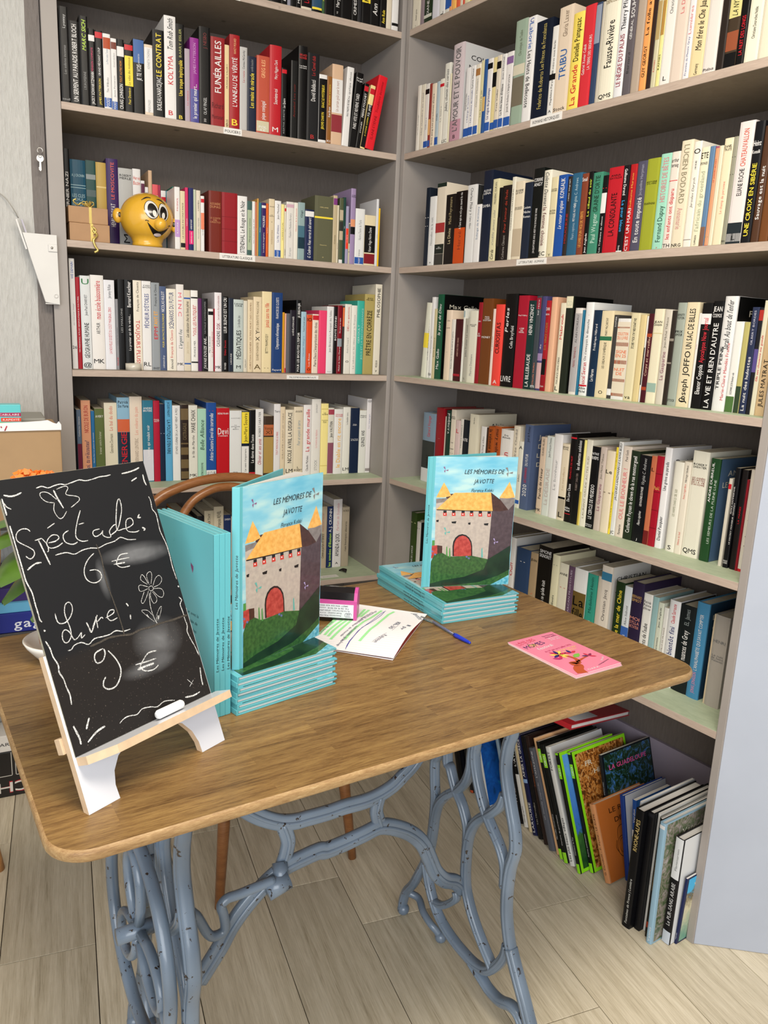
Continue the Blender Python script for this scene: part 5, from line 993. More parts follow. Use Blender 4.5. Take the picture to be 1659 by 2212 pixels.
# ---------------------------------------------------------------- the sewing table
TY = .10
TM = Matrix.Rotation(TY, 4, 'Z')
table = thing('sewing_table', 'large table with oiled oak top on a blue-grey cast-iron treadle base', 'table', TM)
def tabletop_mat():
    m = newmat('oak_butcher_block', .34); nt, N, b, L = nodes(m)
    b.inputs['Specular IOR Level'].default_value = .45
    tc = N('ShaderNodeTexCoord')
    br_ = N('ShaderNodeTexBrick', offset=.37, offset_frequency=2, squash=1.0); br_.inputs['Scale'].default_value = 1.0
    br_.inputs['Mortar Size'].default_value = .0; br_.inputs['Brick Width'].default_value = .31; br_.inputs['Row Height'].default_value = .0415
    br_.inputs['Color1'].default_value = (0, 0, 0, 1); br_.inputs['Color2'].default_value = (1, 1, 1, 1)
    L(tc.outputs['Object'], br_.inputs['Vector'])
    off = N('ShaderNodeVectorMath', operation='SCALE'); off.inputs['Scale'].default_value = 7.3; L(br_.outputs['Color'], off.inputs[0])
    ad = N('ShaderNodeVectorMath', operation='ADD'); L(tc.outputs['Object'], ad.inputs[0]); L(off.outputs[0], ad.inputs[1])
    mp = N('ShaderNodeMapping'); mp.inputs['Scale'].default_value = (1.5, 20, 20); L(ad.outputs[0], mp.inputs['Vector'])
    n1 = N('ShaderNodeTexNoise', i_Scale=3.2, i_Detail=7.0, i_Roughness=.62, i_Distortion=.9); L(mp.outputs[0], n1.inputs['Vector'])
    n2 = N('ShaderNodeTexNoise', i_Scale=24.0, i_Detail=4.0, i_Roughness=.8); L(mp.outputs[0], n2.inputs['Vector'])
    a = N('ShaderNodeMath', operation='MULTIPLY', i_1=.5); L(n2.outputs['Fac'], a.inputs[0])
    s = N('ShaderNodeMath', operation='MULTIPLY_ADD', i_1=.5); L(n1.outputs['Fac'], s.inputs[0]); L(a.outputs[0], s.inputs[2])
    r = ramp(N, [(.30, '38270f'), (.41, '644826'), (.50, '7f6138'), (.64, '9a7c4a')]); L(s.outputs[0], r.inputs[0])
    mr = N('ShaderNodeMapRange', i_3=.90, i_4=1.12); L(br_.outputs['Color'], mr.inputs[0])
    vm = N('ShaderNodeVectorMath', operation='SCALE'); L(r.outputs[0], vm.inputs[0]); L(mr.outputs[0], vm.inputs['Scale'])
    L(vm.outputs[0], b.inputs['Base Color'])
    bp = N('ShaderNodeBump', i_Strength=.12, i_Distance=.001); L(s.outputs[0], bp.inputs['Height']); L(bp.outputs[0], b.inputs['Normal'])
    return m
TOPM = tabletop_mat()
EDGE = wood('worn_oak_edge', ['6a4c2e', '8f6e46', 'a98a5e', 'ccb48c'], (3, 10, 20), 5, .5, .3)
def rrect(x0, y0, x1, y1, r, n=8):
    out = []
    for cx, cy, a0 in ((x1 - r, y1 - r, 0), (x0 + r, y1 - r, 90), (x0 + r, y0 + r, 180), (x1 - r, y0 + r, 270)):
        for k in range(n + 1):
            a = math.radians(a0 + 90 * k / n); out.append((cx + r * math.cos(a), cy + r * math.sin(a)))
    return out
c = MB(); U0, V0, U1, V1 = -1.325, -1.412, -.181, -.688
rings = [(.004, .760), (.0012, .7588), (0, .7555), (0, .7485), (.0015, .7455), (.005, .744)]
vs = []; K = None
for ins, z in rings:
    pl = rrect(U0 + ins, V0 + ins, U1 - ins, V1 - ins, .052 - ins); K = len(pl)
    vs += [(x, y, z) for x, y in pl]
c.add(vs[:K], [list(range(K))], TOPM)
c.add(vs, [(i * K + j, (i + 1) * K + j, (i + 1) * K + (j + 1) % K, i * K + (j + 1) % K) for i in range(len(rings) - 1) for j in range(K)], EDGE, True)
c.add(vs[-K:], [list(range(K))[::-1]], EDGE)
c.build('tabletop', table)

def iron_mat():
    m = newmat('chipped_blue_grey_paint', .3); nt, N, b, L = nodes(m); b.inputs['Coat Weight'].default_value = .3
    tc = N('ShaderNodeTexCoord')
    n = N('ShaderNodeTexNoise', i_Scale=75.0, i_Detail=3.0, i_Roughness=.6, i_Distortion=.5); L(tc.outputs['Object'], n.inputs['Vector'])
    g = N('ShaderNodeMath', operation='GREATER_THAN', i_1=.655); L(n.outputs['Fac'], g.inputs[0])
    n3 = N('ShaderNodeTexNoise', i_Scale=7.0, i_Detail=2.0); L(tc.outputs['Object'], n3.inputs['Vector'])
    r = ramp(N, [(.35, '5a6878'), (.65, '728294')]); L(n3.outputs['Fac'], r.inputs[0])
    mx = N('ShaderNodeMix', data_type='RGBA'); L(g.outputs[0], mx.inputs[0]); L(r.outputs[0], mx.inputs[6]); mx.inputs[7].default_value = lin('2a211e')
    L(mx.outputs[2], b.inputs['Base Color'])
    bp = N('ShaderNodeBump', i_Strength=.25, i_Distance=.002, invert=True); L(g.outputs[0], bp.inputs['Height'])
    n4 = N('ShaderNodeTexNoise', i_Scale=160.0, i_Detail=2.0); L(tc.outputs['Object'], n4.inputs['Vector'])
    b2 = N('ShaderNodeBump', i_Strength=.12, i_Distance=.001); L(n4.outputs['Fac'], b2.inputs['Height']); L(bp.outputs[0], b2.inputs['Normal'])
    L(b2.outputs[0], b.inputs['Normal'])
    return m
IRON = iron_mat()
def iron_bar(mb, pts, u, r=.0085, flat=1.05, sub=4):
    'pts are (v, z) in the plane of a side frame'
    r *= 1.14; P = smooth_path([(u, v, z) for v, z in pts], sub)
    mb.tube(P, r, IRON, n=16, flat=((1, 0, 0), flat), sq=.6)
    # raised centre rib facing both ways
    for sgn in (-1, 1):
        mb.tube([(p.x + sgn * r * flat * .86, p.y, p.z) for p in P], r * .36, IRON, n=6)
SIDE = [([(-1.239, 0.736), (-1.237, 0.634), (-1.228, 0.595), (-1.225, 0.552), (-1.235, 0.513), (-1.251, 0.47), (-1.265, 0.434), (-1.271, 0.395), (-1.262, 0.353), (-1.259, 0.304), (-1.262, 0.255), (-1.272, 0.212), (-1.282, 0.185)], 0.0095), ([(-1.282, 0.185), (-1.296, 0.161), (-1.313, 0.133), (-1.331, 0.104), (-1.35, 0.071), (-1.368, 0.043)], 0.0105), ([(-1.021, 0.736), (-1.018, 0.492), (-1.005, 0.45), (-1.007, 0.407), (-1.013, 0.37), (-1.014, 0.327), (-1.011, 0.28), (-1.006, 0.239), (-0.993, 0.192), (-0.976, 0.154), (-0.953, 0.107), (-0.928, 0.07), (-0.915, 0.032), (-0.915, 0.012)], 0.0085), ([(-1.041, 0.736), (-1.045, 0.491), (-1.059, 0.459), (-1.081, 0.422), (-1.104, 0.4), (-1.122, 0.372), (-1.129, 0.351), (-1.13, 0.324)], 0.0085), ([(-1.135, 0.736), (-1.135, 0.566), (-1.133, 0.531), (-1.141, 0.495), (-1.159, 0.455), (-1.182, 0.421), (-1.208, 0.396), (-1.231, 0.373), (-1.246, 0.346), (-1.249, 0.321), (-1.25, 0.301)], 0.0085), ([(-1.145, 0.736), (-1.137, 0.64), (-1.125, 0.528), (-1.124, 0.493), (-1.113, 0.457), (-1.088, 0.423), (-1.055, 0.393), (-1.028, 0.357), (-1.018, 0.321), (-1.014, 0.278), (-1.008, 0.233), (-0.999, 0.192)], 0.0085), ([(-1.23, 0.491), (-1.221, 0.463), (-1.195, 0.431), (-1.163, 0.399), (-1.142, 0.366), (-1.132, 0.328), (-1.131, 0.289), (-1.132, 0.254), (-1.138, 0.221), (-1.154, 0.189), (-1.177, 0.159), (-1.202, 0.134), (-1.229, 0.111), (-1.237, 0.102)], 0.0088), ([(-0.995, 0.19), (-1.004, 0.165), (-1.016, 0.138), (-1.036, 0.109), (-1.064, 0.087), (-1.103, 0.074), (-1.146, 0.069), (-1.187, 0.071), (-1.222, 0.086), (-1.249, 0.119), (-1.268, 0.156), (-1.273, 0.185)], 0.0088), ([(-1.172, 0.067), (-1.188, 0.061), (-1.208, 0.055), (-1.234, 0.047), (-1.266, 0.049), (-1.297, 0.064), (-1.317, 0.063), (-1.331, 0.051), (-1.344, 0.031)], 0.009), ([(-1.032, 0.115), (-1.06, 0.125), (-1.088, 0.15), (-1.109, 0.177), (-1.105, 0.19)], 0.007)]
def side_frame(u):
    c = MB()
    for pts, r in SIDE: iron_bar(c, pts, u, r)
    # plate under the top, cast feet
    c.bbox(u - .02, -1.33, .735, u + .02, -.93, .744, IRON, .002)
    for v in (-.918, -1.352): c.sphere((u, v, .0145), .0145, IRON, 16, 10)
    return c.build('side_frame', table)
side_frame(-.485); side_frame(-1.118)
c = MB()
for pts, r in [([(-0.619, 0.563), (-0.635, 0.543), (-0.655, 0.528), (-0.678, 0.512), (-0.708, 0.502), (-0.741, 0.498), (-0.783, 0.5), (-0.814, 0.499), (-0.845, 0.5), (-0.86, 0.501), (-0.882, 0.502), (-0.91, 0.509), (-0.938, 0.524), (-0.965, 0.544), (-0.991, 0.569)], 0.0105), ([(-0.486, 0.213), (-0.51, 0.24), (-0.539, 0.256), (-0.564, 0.285), (-0.581, 0.322), (-0.6, 0.36), (-0.626, 0.39), (-0.659, 0.414), (-0.701, 0.433), (-0.738, 0.429), (-0.78, 0.424), (-0.818, 0.422), (-0.834, 0.426), (-0.866, 0.423), (-0.898, 0.418), (-0.926, 0.406), (-0.953, 0.387), (-0.98, 0.363), (-1.004, 0.335), (-1.022, 0.305), (-1.043, 0.276), (-1.061, 0.252)], 0.0115), ([(-0.708, 0.499), (-0.714, 0.469), (-0.703, 0.434)], 0.0095), ([(-0.908, 0.505), (-0.897, 0.471), (-0.9, 0.446), (-0.909, 0.42)], 0.0095)]:
    r *= 1.42; P = smooth_path([(a, -1.13, z) for a, z in pts], 4)
    c.tube(P, r, IRON, n=16, flat=((0, 1, 0), .5), sq=.6)
    for sgn in (-1, 1): c.tube([(p.x, p.y + sgn * r * .42, p.z) for p in P], r * .30, IRON, n=6)
c.build('cross_brace', table)
c = MB(); c.tube(smooth_path([(a, -1.15, z) for a, z in [(-1.079, 0.411), (-1.07, 0.399), (-1.061, 0.379), (-1.052, 0.359), (-1.042, 0.349), (-1.027, 0.349), (-1.021, 0.359), (-1.024, 0.384), (-1.028, 0.402), (-1.017, 0.412), (-0.996, 0.412), (-0.967, 0.414), (-0.932, 0.415)]], 4), .0085, IRON, n=12); c.tube([(-.945, -1.15, .398), (-.905, -1.15, .408)], .017, IRON, n=20); c.tube([(-.912, -1.13, .43), (-.918, -1.15, .405)], .014, IRON, n=12); c.build('treadle_rod', table)
# pedal link and foot bar behind the right frame
c = MB(); c.tube(smooth_path([(-0.4791, -0.926, 0.062), (-0.4633, -0.9476, 0.0546), (-0.4739, -0.982, 0.0466), (-0.4746, -1.0137, 0.0379), (-0.4677, -1.0256, 0.0279), (-0.4604, -1.0345, 0.0135)], 4), .0085, IRON); c.sphere((-0.4604, -1.0345, 0.0135), .0135, IRON, 14, 9); c.build('caster_arm', table)
# flywheel: rim and three looped spokes, hub on an axle
WU, WV, WZ, WR = -1.150, -1.09, .362, .172
c = MB()
ring = [(WU, WV + WR * math.cos(t), WZ + WR * math.sin(t)) for t in [2 * math.pi * k / 64 for k in range(64)]]
c.tube(ring, .0085, IRON, n=10, closed=True, flat=((1, 0, 0), 1.3))
for q in range(3):
    a0 = math.radians(80 + 120 * q); loop = []
    for k in range(17):
        t = k / 16; ang = a0 + (t - .5) * 1.25; rr_ = .02 + .118 * math.sin(math.pi * t) ** .7
        loop.append((WU, WV + rr_ * math.cos(ang), WZ + rr_ * math.sin(ang)))
    c.tube(loop, .0075, IRON, n=8, flat=((1, 0, 0), 1.2))
    c.tube([(WU, WV + .135 * math.cos(a0), WZ + .135 * math.sin(a0)), (WU, WV + .17 * math.cos(a0), WZ + .17 * math.sin(a0))], .008, IRON, n=8)
w_ = c.build('flywheel', table)
c = MB(); c.tube([(-1.118, WV, WZ), (-1.185, WV, WZ)], .0135, IRON, n=20); c.build('hub', w_)

# ---------------------------------------------------------------- picture books on the table
def sky_mat():
    m = newmat('painted_sky_print', .3); nt, N, b, L = nodes(m)
    b.inputs['Coat Weight'].default_value = .25
    tc = N('ShaderNodeTexCoord'); mp = N('ShaderNodeMapping'); mp.inputs['Scale'].default_value = (1, 4, 14); mp.inputs['Rotation'].default_value = (.35, 0, 0)
    L(tc.outputs['Object'], mp.inputs['Vector'])
    n = N('ShaderNodeTexNoise', i_Scale=2.2, i_Detail=3.0); L(mp.outputs[0], n.inputs['Vector'])
    r = ramp(N, [(.38, '66b4d0'), (.5, '84c4d8'), (.62, 'b4d8d8')]); L(n.outputs['Fac'], r.inputs[0]); L(r.outputs[0], b.inputs['Base Color'])
    return m
SKY = sky_mat()
def gloss(h, h2=None, sc=120):
    m = newmat('cover_print_' + h, .28); nt, N, b, L = nodes(m); b.inputs['Coat Weight'].default_value = .25
    tc = N('ShaderNodeTexCoord'); n = N('ShaderNodeTexNoise', i_Scale=float(sc), i_Detail=4.0); L(tc.outputs['Object'], n.inputs['Vector'])
    r = ramp(N, [(.35, h), (.65, h2 or h)]); L(n.outputs['Fac'], r.inputs[0]); L(r.outputs[0], b.inputs['Base Color']); return m
G = dict(grass=gloss('24502a', '3c6a36', 160), dark=gloss('0e2a20', '1c3c28', 30), wall=gloss('b0a59c', 'bfb4a8'), side=gloss('45383e', '54464c'), roof=gloss('e0a24c', 'f0bc68'),
    brown=gloss('3c2420', '4c302a'), door=gloss('a03430', 'c05048'), ink=gloss('141618'), water=gloss('3c9cb8', '8cd0e0'), grey=gloss('77706e', '8a8482'), purple=gloss('8a4a7a'),
    teal=gloss('5cb0a8'), lilac=gloss('b0a0d0'), hill=gloss('4c9048'), white=gloss('e8e8ea'), red=gloss('c83c30'), blue=gloss('6070a8'))
TEAL = mat('turquoise_cover', '60b3bd', .3, coat=.25)
ART = [('hill', [(0.0111, 0.1059), (0.0259, 0.1073), (0.028, 0.074), (-0.0036, 0.0748), (-0.0005, 0.1062)]), ('grey', [(0.0114, 0.1986), (0.0454, 0.2001), (0.0462, 0.179), (0.013, 0.1729)]), ('wall', [(0.0117, 0.1883), (0.0273, 0.1905), (0.1429, 0.1717), (0.1401, 0.059), (0.0151, 0.0676)]), ('side', [(0.1412, 0.1717), (0.1578, 0.1979), (0.193, 0.1994), (0.1927, 0.0833), (0.1913, 0.0558), (0.1394, 0.0591)]), ('grey', [(0.157, 0.1996), (0.193, 0.1994), (0.1918, 0.1862), (0.1792, 0.1713), (0.1621, 0.188)]), ('brown', [(0.0393, 0.2088), (0.0607, 0.2097), (0.0451, 0.1952), (0.0332, 0.2001)]), ('brown', [(0.1361, 0.2117), (0.1598, 0.1946), (0.1798, 0.172), (0.1586, 0.1689), (0.1419, 0.1707)]), ('roof', [(0.0523, 0.2113), (0.1361, 0.2117), (0.143, 0.1703), (0.0767, 0.1723), (0.0135, 0.1751)]), ('roof', [(0.0271, 0.2343), (0.0369, 0.2193), (0.0452, 0.2042), (0.0283, 0.2011), (0.0112, 0.2012), (0.019, 0.2178)]), ('roof', [(0.1776, 0.2355), (0.1854, 0.2175), (0.1932, 0.2004), (0.1751, 0.1982), (0.1563, 0.1996), (0.1666, 0.2159)]), ('ink', [(0.0135, 0.1751), (0.0767, 0.1723), (0.143, 0.1703), (0.1431, 0.1693), (0.0768, 0.1706), (0.0142, 0.1732)]), ('ink', [(0.0295, 0.1721), (0.0367, 0.172), (0.0371, 0.1661), (0.0298, 0.1662)]), ('red', [(0.0291, 0.1669), (0.037, 0.1674), (0.0382, 0.1603), (0.0295, 0.1604)]), ('white', [(0.0315, 0.1655), (0.0342, 0.1655), (0.0343, 0.1632), (0.0317, 0.1633)]), ('ink', [(0.0493, 0.1719), (0.0567, 0.1718), (0.0571, 0.1659), (0.0497, 0.166)]), ('red', [(0.049, 0.1667), (0.057, 0.1672), (0.0581, 0.16), (0.0495, 0.1601)]), ('white', [(0.0514, 0.1653), (0.0541, 0.1653), (0.0543, 0.163), (0.0516, 0.163)]), ('ink', [(0.0707, 0.1713), (0.0781, 0.1713), (0.0785, 0.1654), (0.0711, 0.1655)]), ('red', [(0.0704, 0.1661), (0.0784, 0.1667), (0.0796, 0.1595), (0.0709, 0.1596)]), ('white', [(0.0729, 0.1648), (0.0755, 0.1648), (0.0757, 0.1625), (0.073, 0.1625)]), ('ink', [(0.0902, 0.1708), (0.0977, 0.1708), (0.0981, 0.1648), (0.0907, 0.1649)]), ('red', [(0.09, 0.1656), (0.098, 0.1662), (0.0992, 0.1589), (0.0904, 0.159)]), ('white', [(0.0924, 0.1642), (0.0951, 0.1642), (0.0953, 0.1619), (0.0926, 0.1619)]), ('ink', [(0.1106, 0.17), (0.1181, 0.1699), (0.1186, 0.164), (0.1111, 0.164)]), ('red', [(0.1103, 0.1647), (0.1185, 0.1653), (0.1197, 0.158), (0.1108, 0.1581)]), ('white', [(0.1128, 0.1634), (0.1155, 0.1633), (0.1157, 0.161), (0.113, 0.1611)]), ('ink', [(0.1311, 0.1691), (0.1387, 0.1691), (0.1391, 0.1631), (0.1316, 0.1632)]), ('red', [(0.1309, 0.1638), (0.139, 0.1644), (0.1403, 0.1571), (0.1314, 0.1572)]), ('white', [(0.1334, 0.1625), (0.1361, 0.1625), (0.1363, 0.1601), (0.1336, 0.1602)]), ('ink', [(0.0493, 0.1474), (0.0606, 0.1482), (0.0593, 0.143), (0.0507, 0.1437)]), ('ink', [(0.0875, 0.1442), (0.0935, 0.1451), (0.093, 0.1398), (0.0884, 0.1406)]), ('ink', [(0.1244, 0.142), (0.1353, 0.1429), (0.1341, 0.1376), (0.1258, 0.1383)]), ('ink', [(0.0143, 0.1511), (0.0202, 0.152), (0.0196, 0.1468), (0.0151, 0.1475)]), ('ink', [(0.0569, 0.0692), (0.0554, 0.0918), (0.0564, 0.1023), (0.0607, 0.1112), (0.0676, 0.117), (0.0761, 0.1189), (0.085, 0.1166), (0.0928, 0.1105), (0.0984, 0.1014), (0.101, 0.0908), (0.1027, 0.0679)]), ('door', [(0.06, 0.0691), (0.0586, 0.0903), (0.0594, 0.1001), (0.0631, 0.1083), (0.0692, 0.1137), (0.0767, 0.1156), (0.0845, 0.1135), (0.0914, 0.1077), (0.0964, 0.0993), (0.0987, 0.0893), (0.1003, 0.068)]), ('brown', [(0.0184, 0.0949), (0.0318, 0.0932), (0.0325, 0.0722), (0.0213, 0.0742)]), ('door', [(0.0002, 0.094), (0.0201, 0.0948), (0.0214, 0.0725), (0.0003, 0.0647)]), ('grass', [(-0.004, 0.0582), (0.0147, 0.0743), (0.0329, 0.0772), (0.0468, 0.0695), (0.057, 0.0682), (0.1012, 0.0693), (0.1407, 0.06), (0.1633, 0.0738), (0.1906, 0.0909), (0.1917, 0.0558), (0.1942, -0.0), (0.1064, 0.0006), (0.0003, 0.0003)]), ('dark', [(0.1906, 0.0909), (0.1936, 0.035), (0.1678, 0.0219), (0.1232, 0.0079), (0.0717, 0.0026), (0.0003, 0.0003), (-0.0001, 0.0075), (0.0368, 0.0146), (0.0876, 0.0213), (0.1314, 0.037), (0.14, 0.0601), (0.1633, 0.0738)]), ('water', [(0.1501, 0.0006), (0.1688, 0.0097), (0.1943, 0.0227), (0.1939, -0.0)]), ('blue', [(0.0066, 0.0812), (0.0091, 0.0835), (0.0123, 0.0811), (0.0101, 0.0785)]), ('blue', [(0.0137, 0.0744), (0.0162, 0.0766), (0.0193, 0.0742), (0.0172, 0.0716)]), ('blue', [(0.0866, 0.0673), (0.0892, 0.0696), (0.0925, 0.0672), (0.0903, 0.0645)]), ('blue', [(0.092, 0.0638), (0.0946, 0.0661), (0.0979, 0.0636), (0.0957, 0.061)]), ('blue', [(0.0037, 0.0746), (0.0062, 0.0769), (0.0093, 0.0745), (0.0072, 0.0719)]), ('teal', [(0.124, 0.0646), (0.1231, 0.085), (0.125, 0.087), (0.1278, 0.0645)]), ('hill', [(0.0487, 0.0667), (0.048, 0.0868), (0.0499, 0.0888), (0.0524, 0.0666)]), ('hill', [(0.0417, 0.0703), (0.0411, 0.0903), (0.0429, 0.0923), (0.0454, 0.0702)]), ('purple', [(0.0286, 0.2615), (0.0236, 0.2678), (0.0269, 0.2684)]), ('purple', [(0.0287, 0.2602), (0.0351, 0.2622), (0.0346, 0.2593)]), ('purple', [(0.0286, 0.2615), (0.0255, 0.2596), (0.0277, 0.2552)]), ('grey', [(0.1732, 0.2566), (0.1652, 0.2663), (0.1702, 0.2673)]), ('grey', [(0.1734, 0.2547), (0.1834, 0.2577), (0.1828, 0.2533)]), ('grey', [(0.1732, 0.2566), (0.1684, 0.2537), (0.1721, 0.2469)]), ('teal', [(0.0388, 0.1252), (0.0322, 0.1339), (0.0364, 0.1346)]), ('teal', [(0.0389, 0.1235), (0.0474, 0.1259), (0.0468, 0.122)]), ('teal', [(0.0388, 0.1252), (0.0346, 0.1227), (0.0376, 0.1166)]), ('lilac', [(0.1541, 0.1006), (0.1486, 0.1074), (0.152, 0.108)]), ('lilac', [(0.1542, 0.0992), (0.161, 0.1011), (0.1605, 0.098)]), ('lilac', [(0.1541, 0.1006), (0.1507, 0.0986), (0.1532, 0.0938)])]
BW_, BH_, BT_ = .1935, .29, .0091
def put_art(mb, xx):
    mb.add([(xx, .006, 0), (xx, BW_, 0), (xx, BW_, BH_), (xx, .006, BH_)], [(0, 1, 2, 3)], SKY)
    for k, (g, pts) in enumerate(ART):
        e = xx + .00002 + .000012 * k
        pts = [(min(max(u, .008), BW_ - .0003), min(max(v, .0003), BH_ - .0003)) for u, v in pts]
        mb.add([(e, u, v) for u, v in pts], [list(range(len(pts)))], G[g])
    e = xx + .0009
    for s, cu_, cv, ww, hh in (('LES MÉMOIRES DE', .117, .253, .090, .0098), ('JAVOTTE', .117, .232, .045, .0098), ('Florence Kolski', .115, .213, .050, .0075)):
        place_text(mb, s, (e, cu_ - ww / 2, cv), (0, 1, 0), (0, 0, 1), ww, hh, G['ink'], italic=True, hand=True)
def put_back(mb, xx):
    for k, s in enumerate(('habiter avec la', 'impossible de', 'libre et les', 'de mille', 'oeuvre', 'animal')):
        place_text(mb, s, (xx, .048 + .05, .148 - .0135 * k), (0, -1, 0), (0, 0, 1), .052 - .004 * k, .0055, cmat('2a4a50'), italic=True)
    for a, b in ((.066, .225), (.066, .222)): mb.add([(xx, a, b), (xx, a - .006, b + .002), (xx, a - .003, b - .006), (xx, a + .003, b + .007)], [(0, 1, 2, 3)], G['purple'])
    mb.add([(xx, .125 - .006 * math.cos(t), .262 + .010 * math.sin(t)) for t in (-1.4, -.7, 0, .7, 1.2, .6, 0, -.6)], [list(range(8))], G['ink'])
def javotte():
    'closed copy; local frame as book_mesh'
    tc = .0022; c = MB(); e = .0
    c.bbox(0, .0, 0, tc, BW_, BH_, TEAL, .0005)
    c.bbox(BT_ - tc, .0, 0, BT_, BW_, BH_, TEAL, .0005)
    c.bbox(0, -.0012, 0, BT_, tc, BH_, TEAL, .0009)
    c.box(BT_ - .0001, .007, .001, BT_ + .00005, .009, BH_ - .001, mat('hinge_groove', '5ab0ae', .4))
    put_art(c, BT_ + .00008); put_back(c, -.0002)
    place_text(c, 'Les Mémoires de Javotte', (BT_ * .75, -.0015, .075), (0, 0, 1), (-1, 0, 0), .085, .0045, G['ink'], italic=True, hand=True)
    p = MB(); p.box(tc + .0002, .004, .003, BT_ - tc - .0002, BW_ - .004, BH_ - .003, PAPERW)
    return c, p
cj, pj = javotte()
j0 = thing('picture_book', '', 'book'); jc = cj.build('cover', j0); jp = pj.build('page_block', j0)
FLAT = Matrix(((0, 1, 0, 0), (0, 0, 1, 0), (1, 0, 0, 0), (0, 0, 0, 1)))
first = [True]
def put_book(M, label, group):
    if first[0]: o = j0; first[0] = False
    else: o = copy_tree(j0)
    o.matrix_world = M; return tag(o, label, 'book', group)
def stack(x, y, yaw, n, where, group, seed):
    r = random.Random(seed)
    for k in range(n):
        lab = f'{ordinal(n - k)} turquoise castle picture book from the top, {where}'
        if k == n - 1: lab = f'topmost turquoise castle picture book of {where}'
        if k == 0: lab = f'bottom turquoise castle picture book of {where}, on the table'
        put_book(TR(x + r.uniform(-.002, .002), y + r.uniform(-.002, .002), .7602 + k * .00915, yaw + r.uniform(-.012, .012)) @ FLAT, lab, group)
stack(-.8905, -1.281, .27, 7, 'left stack beside the blackboard', 'left stack of castle picture books', 3)
stack(-.3849, -1.0458, .018, 5, 'right stack behind the notebook', 'right stack of castle picture books', 5)
for k, w_ in enumerate(('nearest the blackboard', 'in the middle of three', 'touching the stack')):
    c_, s_ = math.cos(.27), math.sin(.27)
    put_book(TR(-.9258 + c_ * .0094 * k, -1.2752 + s_ * .0094 * k, .7602, .27), f'upright turquoise picture book {w_}, back cover toward the blackboard', 'three upright castle picture books')
def open_book(x, y, z, yf, yp, yb, label):
    t = thing('picture_book', label, 'book', TR(x, y, z), 'open standing castle picture books')
    R = lambda a: Matrix.Rotation(a - math.pi / 2, 4, 'Z')
    tc = .0024
    c = MB(); c.bbox(-tc, 0, 0, 0, BW_, BH_, TEAL, .0006); put_art(c, .00006); c.build('front_cover', t, R(yf))
    c = MB(); c.bbox(0, .004, .003, .0014, BW_ - .004, BH_ - .003, PAPERW, .0003); c.build('page_block', t, Matrix.Translation((-.006, .004, 0)) @ R(yf + .03))
    c = MB()
    for q in range(5): c.box(.0005 * q, .004, .003, .0005 * q + .0003, BW_ - .006, BH_ - .003, PAPERW, Matrix.Rotation(.02 * q, 4, 'Z'))
    c.build('loose_pages', t, Matrix.Translation((-.0085, .006, 0)) @ R(yp))
    sx = Vector((-math.cos((yf + yb) / 2 - math.pi / 2 + math.pi) * 0 - .0105, .003, 0))
    c = MB(); c.bbox(0, 0, 0, tc, BW_ * .98, BH_, TEAL, .0006); c.box(-.0002, .004, .003, .0, BW_ * .96, BH_ - .003, PAPERW); 
    c.build('back_cover', t, Matrix.Translation(sx) @ R(yb))
    c = MB(); ang = math.atan2(sx.y, sx.x)
    c.bbox(-.0005, -.0012, 0, .0115, .0012, BH_, TEAL, .0009)
    place_text(c, 'Les Mémoires de Javotte', (.0085, -.0015, .10), (0, 0, 1), (-1, 0, 0), .085, .0045, G['ink'], italic=True, hand=True)
    c.build('spine', t, Matrix.Translation(sx) @ Matrix.Rotation(ang + math.pi, 4, 'Z'))
open_book(-.8852 + .004, -1.2571 + .002, .7602 + 7 * .00915 + .0004, math.radians(28.2), math.radians(36), math.radians(48), 'half-open castle picture book standing on the left stack beside the blackboard')
open_book(-.3687 + .003, -.9383, .7602 + 5 * .00915 + .0004, math.radians(-13.1), math.radians(-6), math.radians(7), 'half-open castle picture book standing on the right stack')


